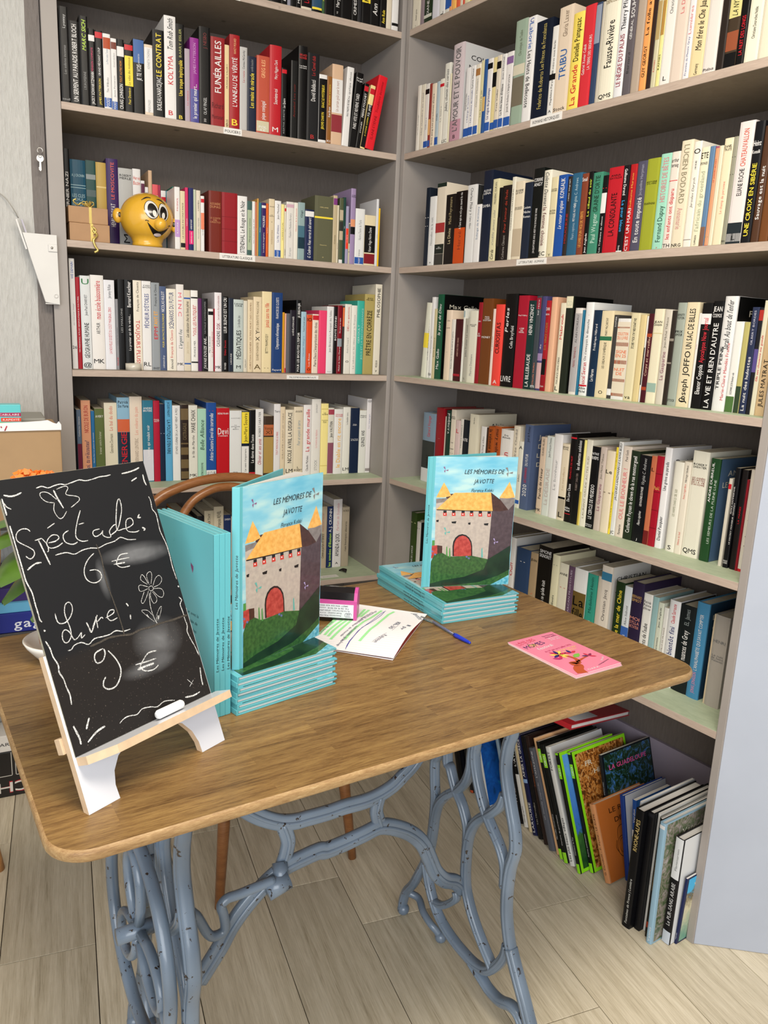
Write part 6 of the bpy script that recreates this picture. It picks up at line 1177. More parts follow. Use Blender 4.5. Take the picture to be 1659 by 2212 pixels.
# ---------------------------------------------------------------- blackboard on its easel
EY = .5273; TL_ = .3937
EX = Vector((math.cos(EY), math.sin(EY), 0)); EN = Vector((-math.sin(EY), math.cos(EY), 0)); EU = Vector((0, 0, 1)) * math.cos(TL_) + EN * math.sin(TL_)
EF = EX.cross(EU)   # out of the board toward the viewer
BP = Vector((-1.139, -1.437, .8265)); BWD, BHT = .2266, .351
def frame(P): return Matrix(((EX.x, EU.x, EF.x, P.x), (EX.y, EU.y, EF.y, P.y), (EX.z, EU.z, EF.z, P.z), (0, 0, 0, 1)))
def slate_mat():
    m = newmat('smudged_blackboard', .55); nt, N, b, L = nodes(m); b.inputs['Specular IOR Level'].default_value = .25
    tc = N('ShaderNodeTexCoord'); sx = N('ShaderNodeSeparateXYZ'); L(tc.outputs['Object'], sx.inputs[0])
    n1 = N('ShaderNodeTexNoise', i_Scale=22.0, i_Detail=3.0, i_Distortion=1.0); L(tc.outputs['Object'], n1.inputs['Vector'])
    n2 = N('ShaderNodeTexNoise', i_Scale=420.0, i_Detail=2.0); L(tc.outputs['Object'], n2.inputs['Vector'])
    def blob(x, y, rx, ry):
        a = N('ShaderNodeMapping'); a.inputs['Location'].default_value = (-x / rx, -y / ry, 0); a.inputs['Scale'].default_value = (1 / rx, 1 / ry, 0)
        L(tc.outputs['Object'], a.inputs['Vector']); l = N('ShaderNodeVectorMath', operation='LENGTH'); L(a.outputs[0], l.inputs[0])
        r = N('ShaderNodeMapRange', i_1=1.0, i_2=.0, i_3=.0, i_4=1.0); L(l.outputs['Value'], r.inputs[0]); return r.outputs[0]
    acc = None
    for args in ((.165, .226, .06, .014), (.185, .218, .05, .012), (.165, .10, .045, .035), (.14, .07, .05, .014), (.107, .20, .009, .03)):
        o = blob(*args)
        if acc is None: acc = o
        else:
            ad = N('ShaderNodeMath', operation='ADD', use_clamp=True); L(acc, ad.inputs[0]); L(o, ad.inputs[1]); acc = ad.outputs[0]
    mu = N('ShaderNodeMath', operation='MULTIPLY'); L(acc, mu.inputs[0]); L(n1.outputs['Fac'], mu.inputs[1])
    m3 = N('ShaderNodeMath', operation='MULTIPLY', i_1=.5); L(mu.outputs[0], m3.inputs[0])
    # wiped lower part with specks
    low = N('ShaderNodeMapRange', i_1=.125, i_2=.115, i_3=.0, i_4=1.0); L(sx.outputs[1], low.inputs[0])
    sp = N('ShaderNodeMath', operation='GREATER_THAN', i_1=.70); L(n2.outputs['Fac'], sp.inputs[0])
    s2 = N('ShaderNodeMath', operation='MULTIPLY'); L(sp.outputs[0], s2.inputs[0]); L(low.outputs[0], s2.inputs[1])
    c1 = N('ShaderNodeMix', data_type='RGBA'); c1.inputs[6].default_value = lin('18191c'); c1.inputs[7].default_value = lin('201d1c'); L(low.outputs[0], c1.inputs[0])
    c2 = N('ShaderNodeMix', data_type='RGBA'); L(m3.outputs[0], c2.inputs[0]); L(c1.outputs[2], c2.inputs[6]); c2.inputs[7].default_value = lin('b4b6ba')
    c3 = N('ShaderNodeMix', data_type='RGBA'); L(s2.outputs[0], c3.inputs[0]); L(c2.outputs[2], c3.inputs[6]); c3.inputs[7].default_value = lin('6a6058')
    L(c3.outputs[2], b.inputs['Base Color']); return m
def chalk_mat():
    m = newmat('chalk_line', .95); nt, N, b, L = nodes(m)
    tc = N('ShaderNodeTexCoord'); n = N('ShaderNodeTexNoise', i_Scale=900.0, i_Detail=2.0); L(tc.outputs['Object'], n.inputs['Vector'])
    r = ramp(N, [(.36, '6e6e6e'), (.48, 'bcbcba'), (.65, 'e4e4e2')]); L(n.outputs['Fac'], r.inputs[0]); L(r.outputs[0], b.inputs['Base Color']); return m
CHALK = chalk_mat(); EDGEB = mat('board_edge', '9a9684', .8, var=.2, scale=200)
bb = thing('blackboard', 'small blackboard with chalk prices for show and book, leaning on the white easel', 'blackboard', frame(BP))
c = MB(); c.box(0, 0, -.0035, BWD, BHT, -.0003, EDGEB); c.box(.0003, .0003, -.0003, BWD - .0003, BHT - .0003, 0, slate_mat()); c.build('board', bb)
c = MB()
def ribbon(mb, pts, w, m, z):
    P = smooth_path([(x, y, 0) for x, y in pts], 3); k = len(P); vs = []
    for i, p in enumerate(P):
        t = P[min(i + 1, k - 1)] - P[max(i - 1, 0)]; t.normalize(); nn = Vector((-t.y, t.x, 0))
        ww = w * (.8 + .4 * rnd.random()) * (.6 if i in (0, k - 1) else 1)
        vs += [(p.x + nn.x * ww / 2, p.y + nn.y * ww / 2, z), (p.x - nn.x * ww / 2, p.y - nn.y * ww / 2, z)]
    mb.add(vs, [(2 * i, 2 * i + 1, 2 * i + 3, 2 * i + 2) for i in range(k - 1)], m)
DUST = mat('chalk_dust_line', '453f38', .95, var=.5, scale=500)
for k, (w_, pts) in enumerate([(0.0022, [(0.0504, 0.3344), (0.0589, 0.3357), (0.0666, 0.3325), (0.0759, 0.3342), (0.0851, 0.3351), (0.0925, 0.3334), (0.1033, 0.3351), (0.1144, 0.3369), (0.1242, 0.3345), (0.1366, 0.3355), (0.1469, 0.3371), (0.1568, 0.3369), (0.1651, 0.3377)]), (0.0034, [(0.1836, 0.3369), (0.1957, 0.3377), (0.2084, 0.3397), (0.216, 0.3421)]), (0.0034, [(0.0057, 0.3317), (0.0134, 0.3291), (0.0216, 0.3295), (0.0293, 0.3317)]), (0.0034, [(0.1962, 0.3243), (0.2069, 0.3281)]), (0.0034, [(0.2189, 0.3312), (0.2182, 0.3218), (0.2197, 0.315)]), (0.0034, [(0.0022, 0.3277), (0.0022, 0.3181), (0.0022, 0.3066)]), (0.0022, [(0.0035, 0.3216), (0.0052, 0.3168), (0.0102, 0.3132)]), (0.0034, [(0.0732, 0.3286), (0.0754, 0.3177), (0.08, 0.3032)]), (0.0017, [(0.0684, 0.3124), (0.0593, 0.3149), (0.0536, 0.321), (0.053, 0.3263), (0.0578, 0.3283), (0.0657, 0.3255), (0.0738, 0.3158)]), (0.0017, [(0.0777, 0.329), (0.0861, 0.331), (0.0929, 0.3311), (0.0942, 0.3277), (0.089, 0.322), (0.0915, 0.3191), (0.0979, 0.3175), (0.1041, 0.3155), (0.1068, 0.3129), (0.1044, 0.3089), (0.091, 0.3025)]), (0.0017, [(0.0694, 0.3123), (0.066, 0.3044), (0.0664, 0.2981), (0.0698, 0.2913), (0.0753, 0.2914), (0.083, 0.2985)]), (0.0022, [(0.0259, 0.2819), (0.0228, 0.2855), (0.0161, 0.2867), (0.0094, 0.284), (0.006, 0.2788), (0.0064, 0.2729), (0.012, 0.2679), (0.0185, 0.2627), (0.0232, 0.2578), (0.0229, 0.253), (0.0188, 0.249), (0.0147, 0.2489), (0.0113, 0.2529)]), (0.0022, [(0.0286, 0.2695), (0.0382, 0.2706)]), (0.0022, [(0.0382, 0.2706), (0.0429, 0.2617), (0.0427, 0.2538), (0.0402, 0.2523)]), (0.0034, [(0.0334, 0.2686), (0.0367, 0.2511), (0.0395, 0.2357)]), (0.0022, [(0.0454, 0.2632), (0.055, 0.2633), (0.0612, 0.2662), (0.0603, 0.2704), (0.0532, 0.2718), (0.0455, 0.2672), (0.0426, 0.2608), (0.0465, 0.256), (0.056, 0.2561), (0.0646, 0.2594)]), (0.0022, [(0.0497, 0.2816), (0.0613, 0.2862)]), (0.0022, [(0.0776, 0.2734), (0.0701, 0.2706), (0.0673, 0.265), (0.0697, 0.2584), (0.0785, 0.2546), (0.0857, 0.2563)]), (0.0022, [(0.1028, 0.2963), (0.094, 0.2829), (0.0871, 0.2695), (0.0861, 0.2614), (0.0923, 0.256), (0.1013, 0.2553)]), (0.0022, [(0.0949, 0.2786), (0.1031, 0.2792)]), (0.0022, [(0.1237, 0.267), (0.1142, 0.2666), (0.1114, 0.2618), (0.1149, 0.258), (0.124, 0.2605), (0.1276, 0.2641), (0.1256, 0.2581), (0.1313, 0.2538), (0.1373, 0.2537), (0.1374, 0.2612), (0.1458, 0.2677), (0.151, 0.2685)]), (0.0022, [(0.138, 0.2557), (0.1512, 0.2619), (0.1617, 0.2777), (0.1673, 0.2901), (0.1677, 0.3025), (0.1623, 0.2977), (0.156, 0.2831), (0.151, 0.2685), (0.1505, 0.2599), (0.1594, 0.2604), (0.1657, 0.2604), (0.174, 0.2622), (0.1791, 0.2657), (0.1777, 0.2727), (0.1697, 0.2718), (0.1656, 0.2637), (0.1666, 0.2558), (0.1782, 0.2525), (0.1851, 0.2535)]), (0.0034, [(0.1932, 0.2757), (0.1892, 0.2718), (0.1941, 0.271)]), (0.0034, [(0.1915, 0.2568), (0.1957, 0.2537), (0.1924, 0.2521)]), (0.0034, [(0.0082, 0.2359), (0.0196, 0.2411), (0.0287, 0.241)]), (0.0022, [(0.0499, 0.246), (0.0586, 0.2465), (0.067, 0.2458), (0.0767, 0.2417), (0.0887, 0.2444), (0.1024, 0.2447), (0.1133, 0.2425), (0.126, 0.2452), (0.141, 0.2465), (0.1519, 0.2498), (0.1626, 0.2445), (0.1758, 0.2423)]), (0.0022, [(0.1045, 0.237), (0.0948, 0.2318), (0.0868, 0.2243), (0.0824, 0.2152), (0.0832, 0.206), (0.0902, 0.1998), (0.0991, 0.1993), (0.1056, 0.2038), (0.1053, 0.2111), (0.0998, 0.2154), (0.091, 0.2163)]), (0.0022, [(0.1561, 0.2262), (0.1439, 0.2267), (0.1373, 0.2217), (0.1338, 0.2151), (0.1403, 0.2094), (0.1536, 0.2086)]), (0.0022, [(0.1273, 0.2207), (0.1418, 0.2207), (0.1563, 0.2198)]), (0.0034, [(0.1293, 0.216), (0.1472, 0.2149)]), (0.0011, [(0.179, 0.174), (0.1742, 0.173), (0.1732, 0.169), (0.1764, 0.1672), (0.1806, 0.1693), (0.179, 0.174)]), (0.0011, [(0.1758, 0.1758), (0.1751, 0.1877), (0.1781, 0.1924), (0.1836, 0.1933), (0.1842, 0.1878), (0.1785, 0.1762)]), (0.0011, [(0.1813, 0.1734), (0.1887, 0.1824), (0.1963, 0.185), (0.1992, 0.1789), (0.1929, 0.1728), (0.1818, 0.1712)]), (0.0011, [(0.1811, 0.1692), (0.193, 0.1663), (0.1956, 0.1592), (0.1909, 0.154), (0.1845, 0.1577), (0.1788, 0.1666)]), (0.0011, [(0.1772, 0.1659), (0.1814, 0.1564), (0.1792, 0.1506), (0.1737, 0.1499), (0.1719, 0.1588), (0.1749, 0.1665)]), (0.0011, [(0.1721, 0.1693), (0.165, 0.1605), (0.1575, 0.1541), (0.1548, 0.1569), (0.1599, 0.1639), (0.1643, 0.1691)]), (0.0011, [(0.1716, 0.1715), (0.1586, 0.1705), (0.1572, 0.1771), (0.1617, 0.1792), (0.1735, 0.1732)]), (0.0011, [(0.1726, 0.1776), (0.1642, 0.186), (0.1679, 0.1926), (0.1715, 0.1885), (0.1742, 0.1783)]), (0.0014, [(0.1718, 0.1651), (0.1679, 0.1514), (0.1671, 0.1391), (0.1681, 0.1285), (0.1703, 0.1207)]), (0.0009, [(0.1667, 0.1248), (0.1597, 0.1329), (0.1538, 0.1406), (0.1513, 0.1454), (0.1609, 0.1428), (0.1665, 0.1341)]), (0.0009, [(0.1705, 0.1247), (0.1738, 0.1332), (0.1802, 0.1398), (0.1851, 0.1423), (0.1804, 0.1335), (0.1732, 0.125)]), (0.0026, [(0.1578, 0.1379), (0.1592, 0.133)]), (0.0026, [(0.1757, 0.1316), (0.1739, 0.1269)]), (0.0022, [(0.0271, 0.1756), (0.0266, 0.1673), (0.0291, 0.1619), (0.037, 0.1607), (0.0458, 0.1658), (0.0514, 0.1738), (0.0516, 0.1814), (0.0482, 0.1842), (0.0433, 0.1817), (0.0397, 0.1731), (0.0399, 0.1636), (0.0411, 0.1539), (0.0399, 0.1431), (0.0338, 0.1366), (0.0288, 0.1371), (0.0272, 0.1431), (0.0296, 0.1498), (0.0344, 0.1521), (0.039, 0.1471), (0.0421, 0.1369), (0.0489, 0.1386), (0.0544, 0.1426), (0.0522, 0.1358), (0.0585, 0.1386)]), (0.003, [(0.0652, 0.1529), (0.0669, 0.1448), (0.0682, 0.1387), (0.0756, 0.1481), (0.0832, 0.1576)]), (0.0022, [(0.0805, 0.1564), (0.0798, 0.1488), (0.0789, 0.1414)]), (0.0022, [(0.0811, 0.1494), (0.0884, 0.1533), (0.0899, 0.1509)]), (0.0022, [(0.0943, 0.1507), (0.1067, 0.1533), (0.1093, 0.1575), (0.1026, 0.1583), (0.097, 0.1519), (0.1004, 0.1451), (0.1112, 0.1461)]), (0.0034, [(0.1306, 0.161), (0.1321, 0.1586), (0.1326, 0.1565)]), (0.0034, [(0.1319, 0.1445), (0.1306, 0.1388)]), (0.0022, [(0.0296, 0.1263), (0.0347, 0.1262), (0.04, 0.1301), (0.0506, 0.1306), (0.0595, 0.1252), (0.0696, 0.1297), (0.0825, 0.1288), (0.0936, 0.1285), (0.1035, 0.1305), (0.1137, 0.1266), (0.1254, 0.1262)]), (0.003, [(0.0776, 0.1141), (0.066, 0.112), (0.0619, 0.1058), (0.0638, 0.0987), (0.0728, 0.0996), (0.0786, 0.1072), (0.0785, 0.1133)]), (0.003, [(0.0838, 0.1094), (0.0915, 0.0956), (0.0945, 0.0814), (0.0894, 0.07), (0.0799, 0.0621), (0.069, 0.0622), (0.0633, 0.0678), (0.0655, 0.0743), (0.0701, 0.0783)]), (0.0028, [(0.1559, 0.0864), (0.1426, 0.0875), (0.1317, 0.0811), (0.1242, 0.0737), (0.1298, 0.0662), (0.1434, 0.0637), (0.1535, 0.0673)]), (0.0028, [(0.1178, 0.0787), (0.134, 0.0774), (0.1521, 0.0766)]), (0.005, [(0.1188, 0.0717), (0.1319, 0.0719), (0.1464, 0.0715)]), (0.0022, [(0.2176, 0.2983), (0.219, 0.2911), (0.2175, 0.2797), (0.2215, 0.2721), (0.2212, 0.2606), (0.2201, 0.247), (0.2224, 0.2351), (0.2244, 0.2233), (0.2244, 0.2074), (0.2234, 0.1921), (0.2244, 0.1727)]), (0.0022, [(0.2191, 0.1469), (0.2225, 0.1417), (0.2176, 0.1364), (0.2186, 0.1254), (0.2183, 0.1147), (0.2193, 0.1038), (0.2161, 0.0962), (0.2188, 0.0828), (0.2222, 0.0713), (0.2244, 0.058)]), (0.004, [(0.2231, 0.1629), (0.2244, 0.1607)]), (0.0028, [(0.0022, 0.2934), (0.0022, 0.2813), (0.0022, 0.2674), (0.0022, 0.2517), (0.0022, 0.2344), (0.0022, 0.2225), (0.0055, 0.2082), (0.0053, 0.1934), (0.0055, 0.1804), (0.0054, 0.1731), (0.0074, 0.1698)]), (0.0028, [(0.0046, 0.1461), (0.0076, 0.1362), (0.0083, 0.1253), (0.0118, 0.1135), (0.0103, 0.1051), (0.0133, 0.0953), (0.014, 0.0846), (0.0156, 0.0736), (0.014, 0.062)]), (0.004, [(0.0066, 0.16), (0.0079, 0.1578)]), (0.0034, [(0.2202, 0.0408), (0.2172, 0.0274), (0.2162, 0.0156)]), (0.0034, [(0.1805, 0.0105), (0.1953, 0.0078), (0.2078, 0.0088)]), (0.0012, [(0.1924, 0.0327), (0.1992, 0.0234)]), (0.0012, [(0.2026, 0.0283), (0.193, 0.0215)]), (0.0022, [(0.0705, 0.0158), (0.0782, 0.0191), (0.0872, 0.0194), (0.0988, 0.0169), (0.1083, 0.0208), (0.1216, 0.0187), (0.1321, 0.0149), (0.1454, 0.0177), (0.1623, 0.013)]), (-0.0045, [(0.0607, 0.122), (0.0762, 0.1231), (0.0901, 0.1247), (0.1076, 0.1225), (0.1253, 0.1193), (0.1404, 0.121), (0.1597, 0.1196), (0.1753, 0.1203), (0.1956, 0.1189), (0.2146, 0.119), (0.2244, 0.1185)]), (-0.003, [(0.1116, 0.2481), (0.1135, 0.2289), (0.1104, 0.1986), (0.1121, 0.1759), (0.1137, 0.1534), (0.1144, 0.1353), (0.114, 0.1206)]), (0.004, [(0.0083, 0.0368), (0.0103, 0.0276), (0.0117, 0.0195), (0.0114, 0.0121)]), (0.004, [(0.0317, 0.0383), (0.0273, 0.0322), (0.0239, 0.0266)]), (0.004, [(0.0209, 0.0109), (0.033, 0.0171), (0.042, 0.0197), (0.0495, 0.0203)])]): ribbon(c, pts, abs(w_) * .60, CHALK if w_ > 0 else DUST, .00015 + k * .000004)
o = c.build('chalk_writing', bb); o['label'] = 'white chalk writing: Spectacle 6 euros, Livre 9 euros, with flower and butterfly'

MDF = mat('white_lacquer', 'd9dce4', .25, coat=.3); RAW = mat('raw_wood_edge', 'cfb494', .6, var=.1, scale=80)
PB = Vector((-1.1285, -1.4615, .7604))
PB = PB - EX * .0
es = thing('table_easel', 'small white table easel with bare wood edges holding the blackboard', 'easel', frame(PB))
# front plate with arch cut-out, local x along, y up the slope
arch = [(.232, 0), (.232, .0)]
arch = [(0, 0), (.046, 0), (.045, .018), (.049, .035), (.060, .050), (.078, .060), (.115, .064), (.150, .060), (.168, .050), (.180, .034), (.186, .016), (.187, 0), (.231, 0), (.231, .20), (0, .20)]
Pm = Matrix.Translation((0, 0, -.010))
c = MB(); c.prism(arch, 0, .0098, MDF, Pm, RAW); c.build('front_plate', es)
inv = frame(PB).inverted()
b0 = inv @ BP
c = MB(); led = [(.004, 0), (.006, .018), (.040, .0345), (.236, .0345), (.240, .0)]
ML = Matrix.Translation((0, b0.y - .0005, 0)) @ Matrix(((1, 0, 0, 0), (0, 0, -1, 0), (0, 1, 0, 0), (0, 0, 0, 1)))
c.prism([(x, z + .0002) for x, z in led], 0, .0105, MDF, ML, RAW); c.build('ledge', es)
c = MB(); c.bbox(-.004, .078, -.022, .235, .098, -.0105, RAW, .001); c.build('cross_bar', es)
for xx in (.115,):
    c = MB(); P1 = inv @ (PB + EX * xx + EU * .19 - EF * .012); P2 = inv @ (Vector((PB.x, PB.y, .7608)) + EX * xx + EN * .13)
    c.tube([P1, P2], .006, RAW, n=8); c.build('rear_leg', es)
ck = BP + EX * .118 + EF * .0135 + EU * .0070
c = MB(); c.tube([(0, 0, 0), (.003, 0, 0), (.042, 0, 0), (.045, 0, 0)], [.0045, .0062, .0062, .0045], mat('chalk_stick', 'f2f3f2', .9), n=16)
tag(c.build('chalk', M=TR(ck.x, ck.y, ck.z, EY)), 'short white stick of chalk lying on the easel ledge', 'chalk')

# ---------------------------------------------------------------- notebook, stamp, pen, leaflets
nb = thing('notebook', 'open lined notebook with green highlighted handwriting under the pink stamp', 'notebook', TR(-.5684, -1.1792, .7602, .8139))
# local: x along the short fold side toward the pen, y toward the stamp
NX, NY = .262, .172
def bulge(x, y, hgt): return hgt * (.35 + .65 * min(1, (x / NX) * 1.1)) + .004 * math.sin(math.pi * min(1, max(0, x / NX)))
def sheet(mb, z0, m, x1, y1, amp=1.0, n=14):
    vs = []; fs = []
    for i in range(n + 1):
        for j in range(n + 1):
            x = x1 * i / n; y = y1 * j / n
            z = z0 + .009 * math.sin(math.pi * (.15 + .85 * i / n)) ** 2 * (1 - j / n * .9) * amp
            vs.append((x, y, z))
    for i in range(n):
        for j in range(n): fs.append((i * (n + 1) + j, (i + 1) * (n + 1) + j, (i + 1) * (n + 1) + j + 1, i * (n + 1) + j + 1))
    mb.add(vs, fs, m, True)
NZ = lambda x, y: .0035 + .0105 * math.sin(math.pi * (.15 + .85 * min(x / NX, 1))) ** 2 * (1 - min(1, y / NY) * .9)
def sheet2(mb, m, zf, x0=0, y0=0, x1=NX, y1=NY, n=16):
    vs = [(x0 + (x1 - x0) * i / n, y0 + (y1 - y0) * j / n, zf(x0 + (x1 - x0) * i / n, y0 + (y1 - y0) * j / n)) for i in range(n + 1) for j in range(n + 1)]
    mb.add(vs, [(i * (n + 1) + j, (i + 1) * (n + 1) + j, (i + 1) * (n + 1) + j + 1, i * (n + 1) + j + 1) for i in range(n) for j in range(n)], m, True)
NBW = mat('notebook_paper', 'f0eef0', .8)
RED = mat('dark_red_cover', '8a1420', .5)
c = MB(); c.box(.002, .002, 0, NX - .002, NY - .002, .0008, RED); sheet2(c, RED, lambda x, y: NZ(x, y) - .0007, .0, .004); c.build('cover', nb)
c = MB(); c.box(.001, .001, .0009, NX - .001, NY - .001, .0026, NBW); c.build('page_block', nb)
c = MB(); sheet2(c, NBW, NZ); o = c.build('open_page', nb)
c = MB(); xs_ = [.012 + (NX - .016) * k / 16 for k in range(17)]
c.add([(x, .0009, .0027) for x in xs_] + [(x, .0009, NZ(x, 0) - .0004) for x in xs_], [(k, k + 1, 18 + k, 17 + k) for k in range(16)], RED); c.build('red_inner_cover', nb)
c = MB()
RUL = cmat('d2d4de'); GRN = mat('highlighter', '9be39c', .8); PEN = cmat('3a3a9a'); PENC = cmat('77788a')
def on(mb, x0, y0, x1, y1, wd, m, e, n=10):
    dx, dy = x1 - x0, y1 - y0; l = math.hypot(dx, dy); nx, ny = -dy / l * wd / 2, dx / l * wd / 2; vs = []
    for i in range(n + 1):
        x, y = x0 + dx * i / n, y0 + dy * i / n
        for sg in (1, -1):
            a, b_ = min(max(x + nx * sg, 0), NX), min(max(y + ny * sg, 0), NY); vs.append((a, b_, NZ(a, b_) + e))
    mb.add(vs, [(2 * i, 2 * i + 1, 2 * i + 3, 2 * i + 2) for i in range(n)], m)
for k in range(26): on(c, .004 + .0096 * k, .004, .004 + .0096 * k, NY - .003, .0003, RUL, .0002)
NUV = [('g', 0.0056, [(0.0584, 0.1689), (0.0845, 0.1701), (0.1106, 0.1681), (0.1463, 0.1663)]), ('g', 0.0056, [(0.0593, 0.1575), (0.0853, 0.1586), (0.1199, 0.1566), (0.1521, 0.1531)]), ('g', 0.0056, [(0.0551, 0.1486), (0.085, 0.1496), (0.1195, 0.1474), (0.1561, 0.1438)]), ('g', 0.0056, [(0.0417, 0.1385), (0.0696, 0.1381), (0.1071, 0.1369), (0.1601, 0.1345), (0.1897, 0.1292)]), ('g', 0.0056, [(0.0861, 0.171), (0.1161, 0.171), (0.1477, 0.171)]), ('g', 0.0056, [(0.0491, 0.1119), (0.0804, 0.1128), (0.1182, 0.1111), (0.1539, 0.1081), (0.1831, 0.1024), (0.212, 0.0992), (0.2419, 0.096)]), ('g', 0.0056, [(0.0501, 0.0824), (0.0817, 0.0815), (0.1146, 0.0805), (0.1413, 0.0772), (0.1676, 0.0764), (0.1948, 0.0755), (0.2228, 0.0747), (0.2465, 0.0692)]), ('g', 0.0056, [(0.1754, 0.1305), (0.203, 0.1305), (0.2358, 0.1319)]), ('g', 0.0056, [(0.1828, 0.1238), (0.2107, 0.1237), (0.2352, 0.1222)]), ('b', 0.001, [(0.0071, 0.0956), (0.0242, 0.0988), (0.0461, 0.1009), (0.0697, 0.1004), (0.0975, 0.1012), (0.1238, 0.0982), (0.1508, 0.0951), (0.1736, 0.0933), (0.201, 0.0927), (0.2251, 0.0909), (0.2434, 0.087)]), ('b', 0.001, [(0.014, 0.0966), (0.0427, 0.0997), (0.0817, 0.1002), (0.119, 0.0996), (0.1519, 0.0924), (0.1798, 0.0892), (0.208, 0.0872), (0.2359, 0.0879)]), ('p', 0.0006, [(0.1187, 0.0374), (0.1383, 0.0351), (0.1704, 0.0346)]), ('p', 0.0006, [(0.0528, 0.0579), (0.074, 0.0533), (0.102, 0.0433)])]
for m_, wd, pts in NUV:
    for (a0, b0_), (a1, b1_) in zip(pts[:-1], pts[1:]): on(c, a0, b0_, a1, b1_, wd, {'g': GRN, 'b': PEN, 'p': PENC}[m_], {'g': .0003, 'b': .0006, 'p': .0005}[m_], 4)
def note_text(s, x, y, ang, length, h, m):
    vs, fs, hh = text2d(s, length, h, italic=True, hand=True, stretch=1.8); ca, sa = math.cos(ang), math.sin(ang); out = []
    for a, b_ in vs:
        X = min(max(x + a * ca - b_ * sa, 0), NX); Y = min(max(y + a * sa + b_ * ca, 0), NY); out.append((X, Y, NZ(X, Y) + .0007))
    c.add(out, fs, m)
for s, x, y, ang, l_, h in [('Javotte', 0.2517, 0.0302, -2.574, 0.0429, 0.012), ('10h-30', 0.1775, 0.0433, 3.04, 0.0493, 0.01), ('11 pr', 0.1673, 0.0168, 2.93, 0.0424, 0.01), ('Polysson', 0.0928, 0.0462, 2.91, 0.0401, 0.009), ('les tables, puis', 0.1342, 0.1136, 3.099, 0.107, 0.006), ('le petit tour du monde', 0.1852, 0.1184, 3.074, 0.1231, 0.006), ('chanson à gestes', 0.237, 0.1071, 3.008, 0.1072, 0.006), ('la ronde et le loup', 0.1087, 0.1138, 3.106, 0.0923, 0.006), ('jeux de doigts', 0.1353, 0.171, 3.142, 0.0738, 0.006), ('comptines', 0.2304, 0.1113, 2.989, 0.0653, 0.005)]: note_text(s, x, y, ang, l_, h, PENC)
o = c.build('handwriting', nb); o['label'] = 'handwritten lines, green highlighter bars and ruled lines on the page'

# rubber stamp in its pink and black case, lying on the notebook
st = thing('rubber_stamp', 'pink and black self-inking stamp with address label, lying on the notebook', 'stamp', TR(-.6320, -.9335, .7665, math.radians(-30.4)) @ Matrix.Scale(1.12, 4))
STB = mat('stamp_black', '151216', .15, coat=.5); STP = mat('stamp_pink', 'c84f9a', .35); 
prof = [(0, 0), (.046, 0), (.049, .012), (.046, .034), (.038, .052), (.022, .056), (.007, .050), (0, .036)]
RX = Matrix(((0, 0, 1, 0), (1, 0, 0, 0), (0, 1, 0, 0), (0, 0, 0, 1)))   # profile (y,z) extruded along x
c = MB(); c.prism(prof, .004, .078, STB, RX); c.build('body', st)
for x0, x1 in ((-.001, .005), (.077, .083)):
    c = MB(); c.prism([(y * 1.02 - .0008, z * 1.0 + .0006) for y, z in prof], x0, x1, STP, RX); c.build('end_cap', st)
c = MB(); c.box(.005, -.0012, .030, .077, .0, .038, STP); c.build('trim_strip', st)
c = MB(); c.box(.005, -.0016, .004, .077, -.0002, .030, mat('stamp_label_paper', 'dfe3ec', .5))
for k, s in enumerate(('Association POLYSSON', 'Eveil musical - 0 à 6 ans', '14, rue des Carriers - 87000 LIMOGES', 'Tél. 06 15 42 93 15  contact', 'SIRET 494 124 425 00035')):
    place_text(c, s, (.070 if k > 1 else .055, -.0019, .0065 + .0048 * k + .0024), (-1, 0, 0), (0, 0, -1), .062 if k > 1 else .047, .0026, cmat('1c1c22'))
for q in range(3): c.tube([(.064 + .0035 * q + .0025 * math.cos(t), -.002, .010 + .004 * math.sin(t)) for t in [k * .7 for k in range(9)]], .00025, cmat('1c1c22'), n=4)
c.build('address_label', st)

pn = thing('ballpoint_pen', 'clear ballpoint pen with blue cap end, half under the right book stack', 'pen')
c = MB(); A_ = Vector((-.4005, -1.035, .7642)); B_ = Vector((-.3965, -1.118, .7642)); D_ = Vector((-.3905, -1.163, .7642))
c.tube([Vector((-.414, -.995, .7642)).lerp(A_, .2), A_, B_], .0031, mat('clear_plastic', 'd8dce0', .1, trans=.85, spec=.6), n=6); c.build('barrel', pn)
c = MB(); c.tube([A_ + Vector((0, 0, -.0003)), B_], .0012, cmat('1a2a9a'), n=6); c.build('ink_tube', pn)
c = MB(); dn = (D_ - B_).normalized(); c.tube([B_ - dn * .004, B_ + dn * .003, B_ + dn * .030, D_ - dn * .002, D_], [.0042, .0046, .0038, .0026, .0018], mat('blue_plastic', '1430b8', .25, coat=.4), n=16); c.build('cap', pn)

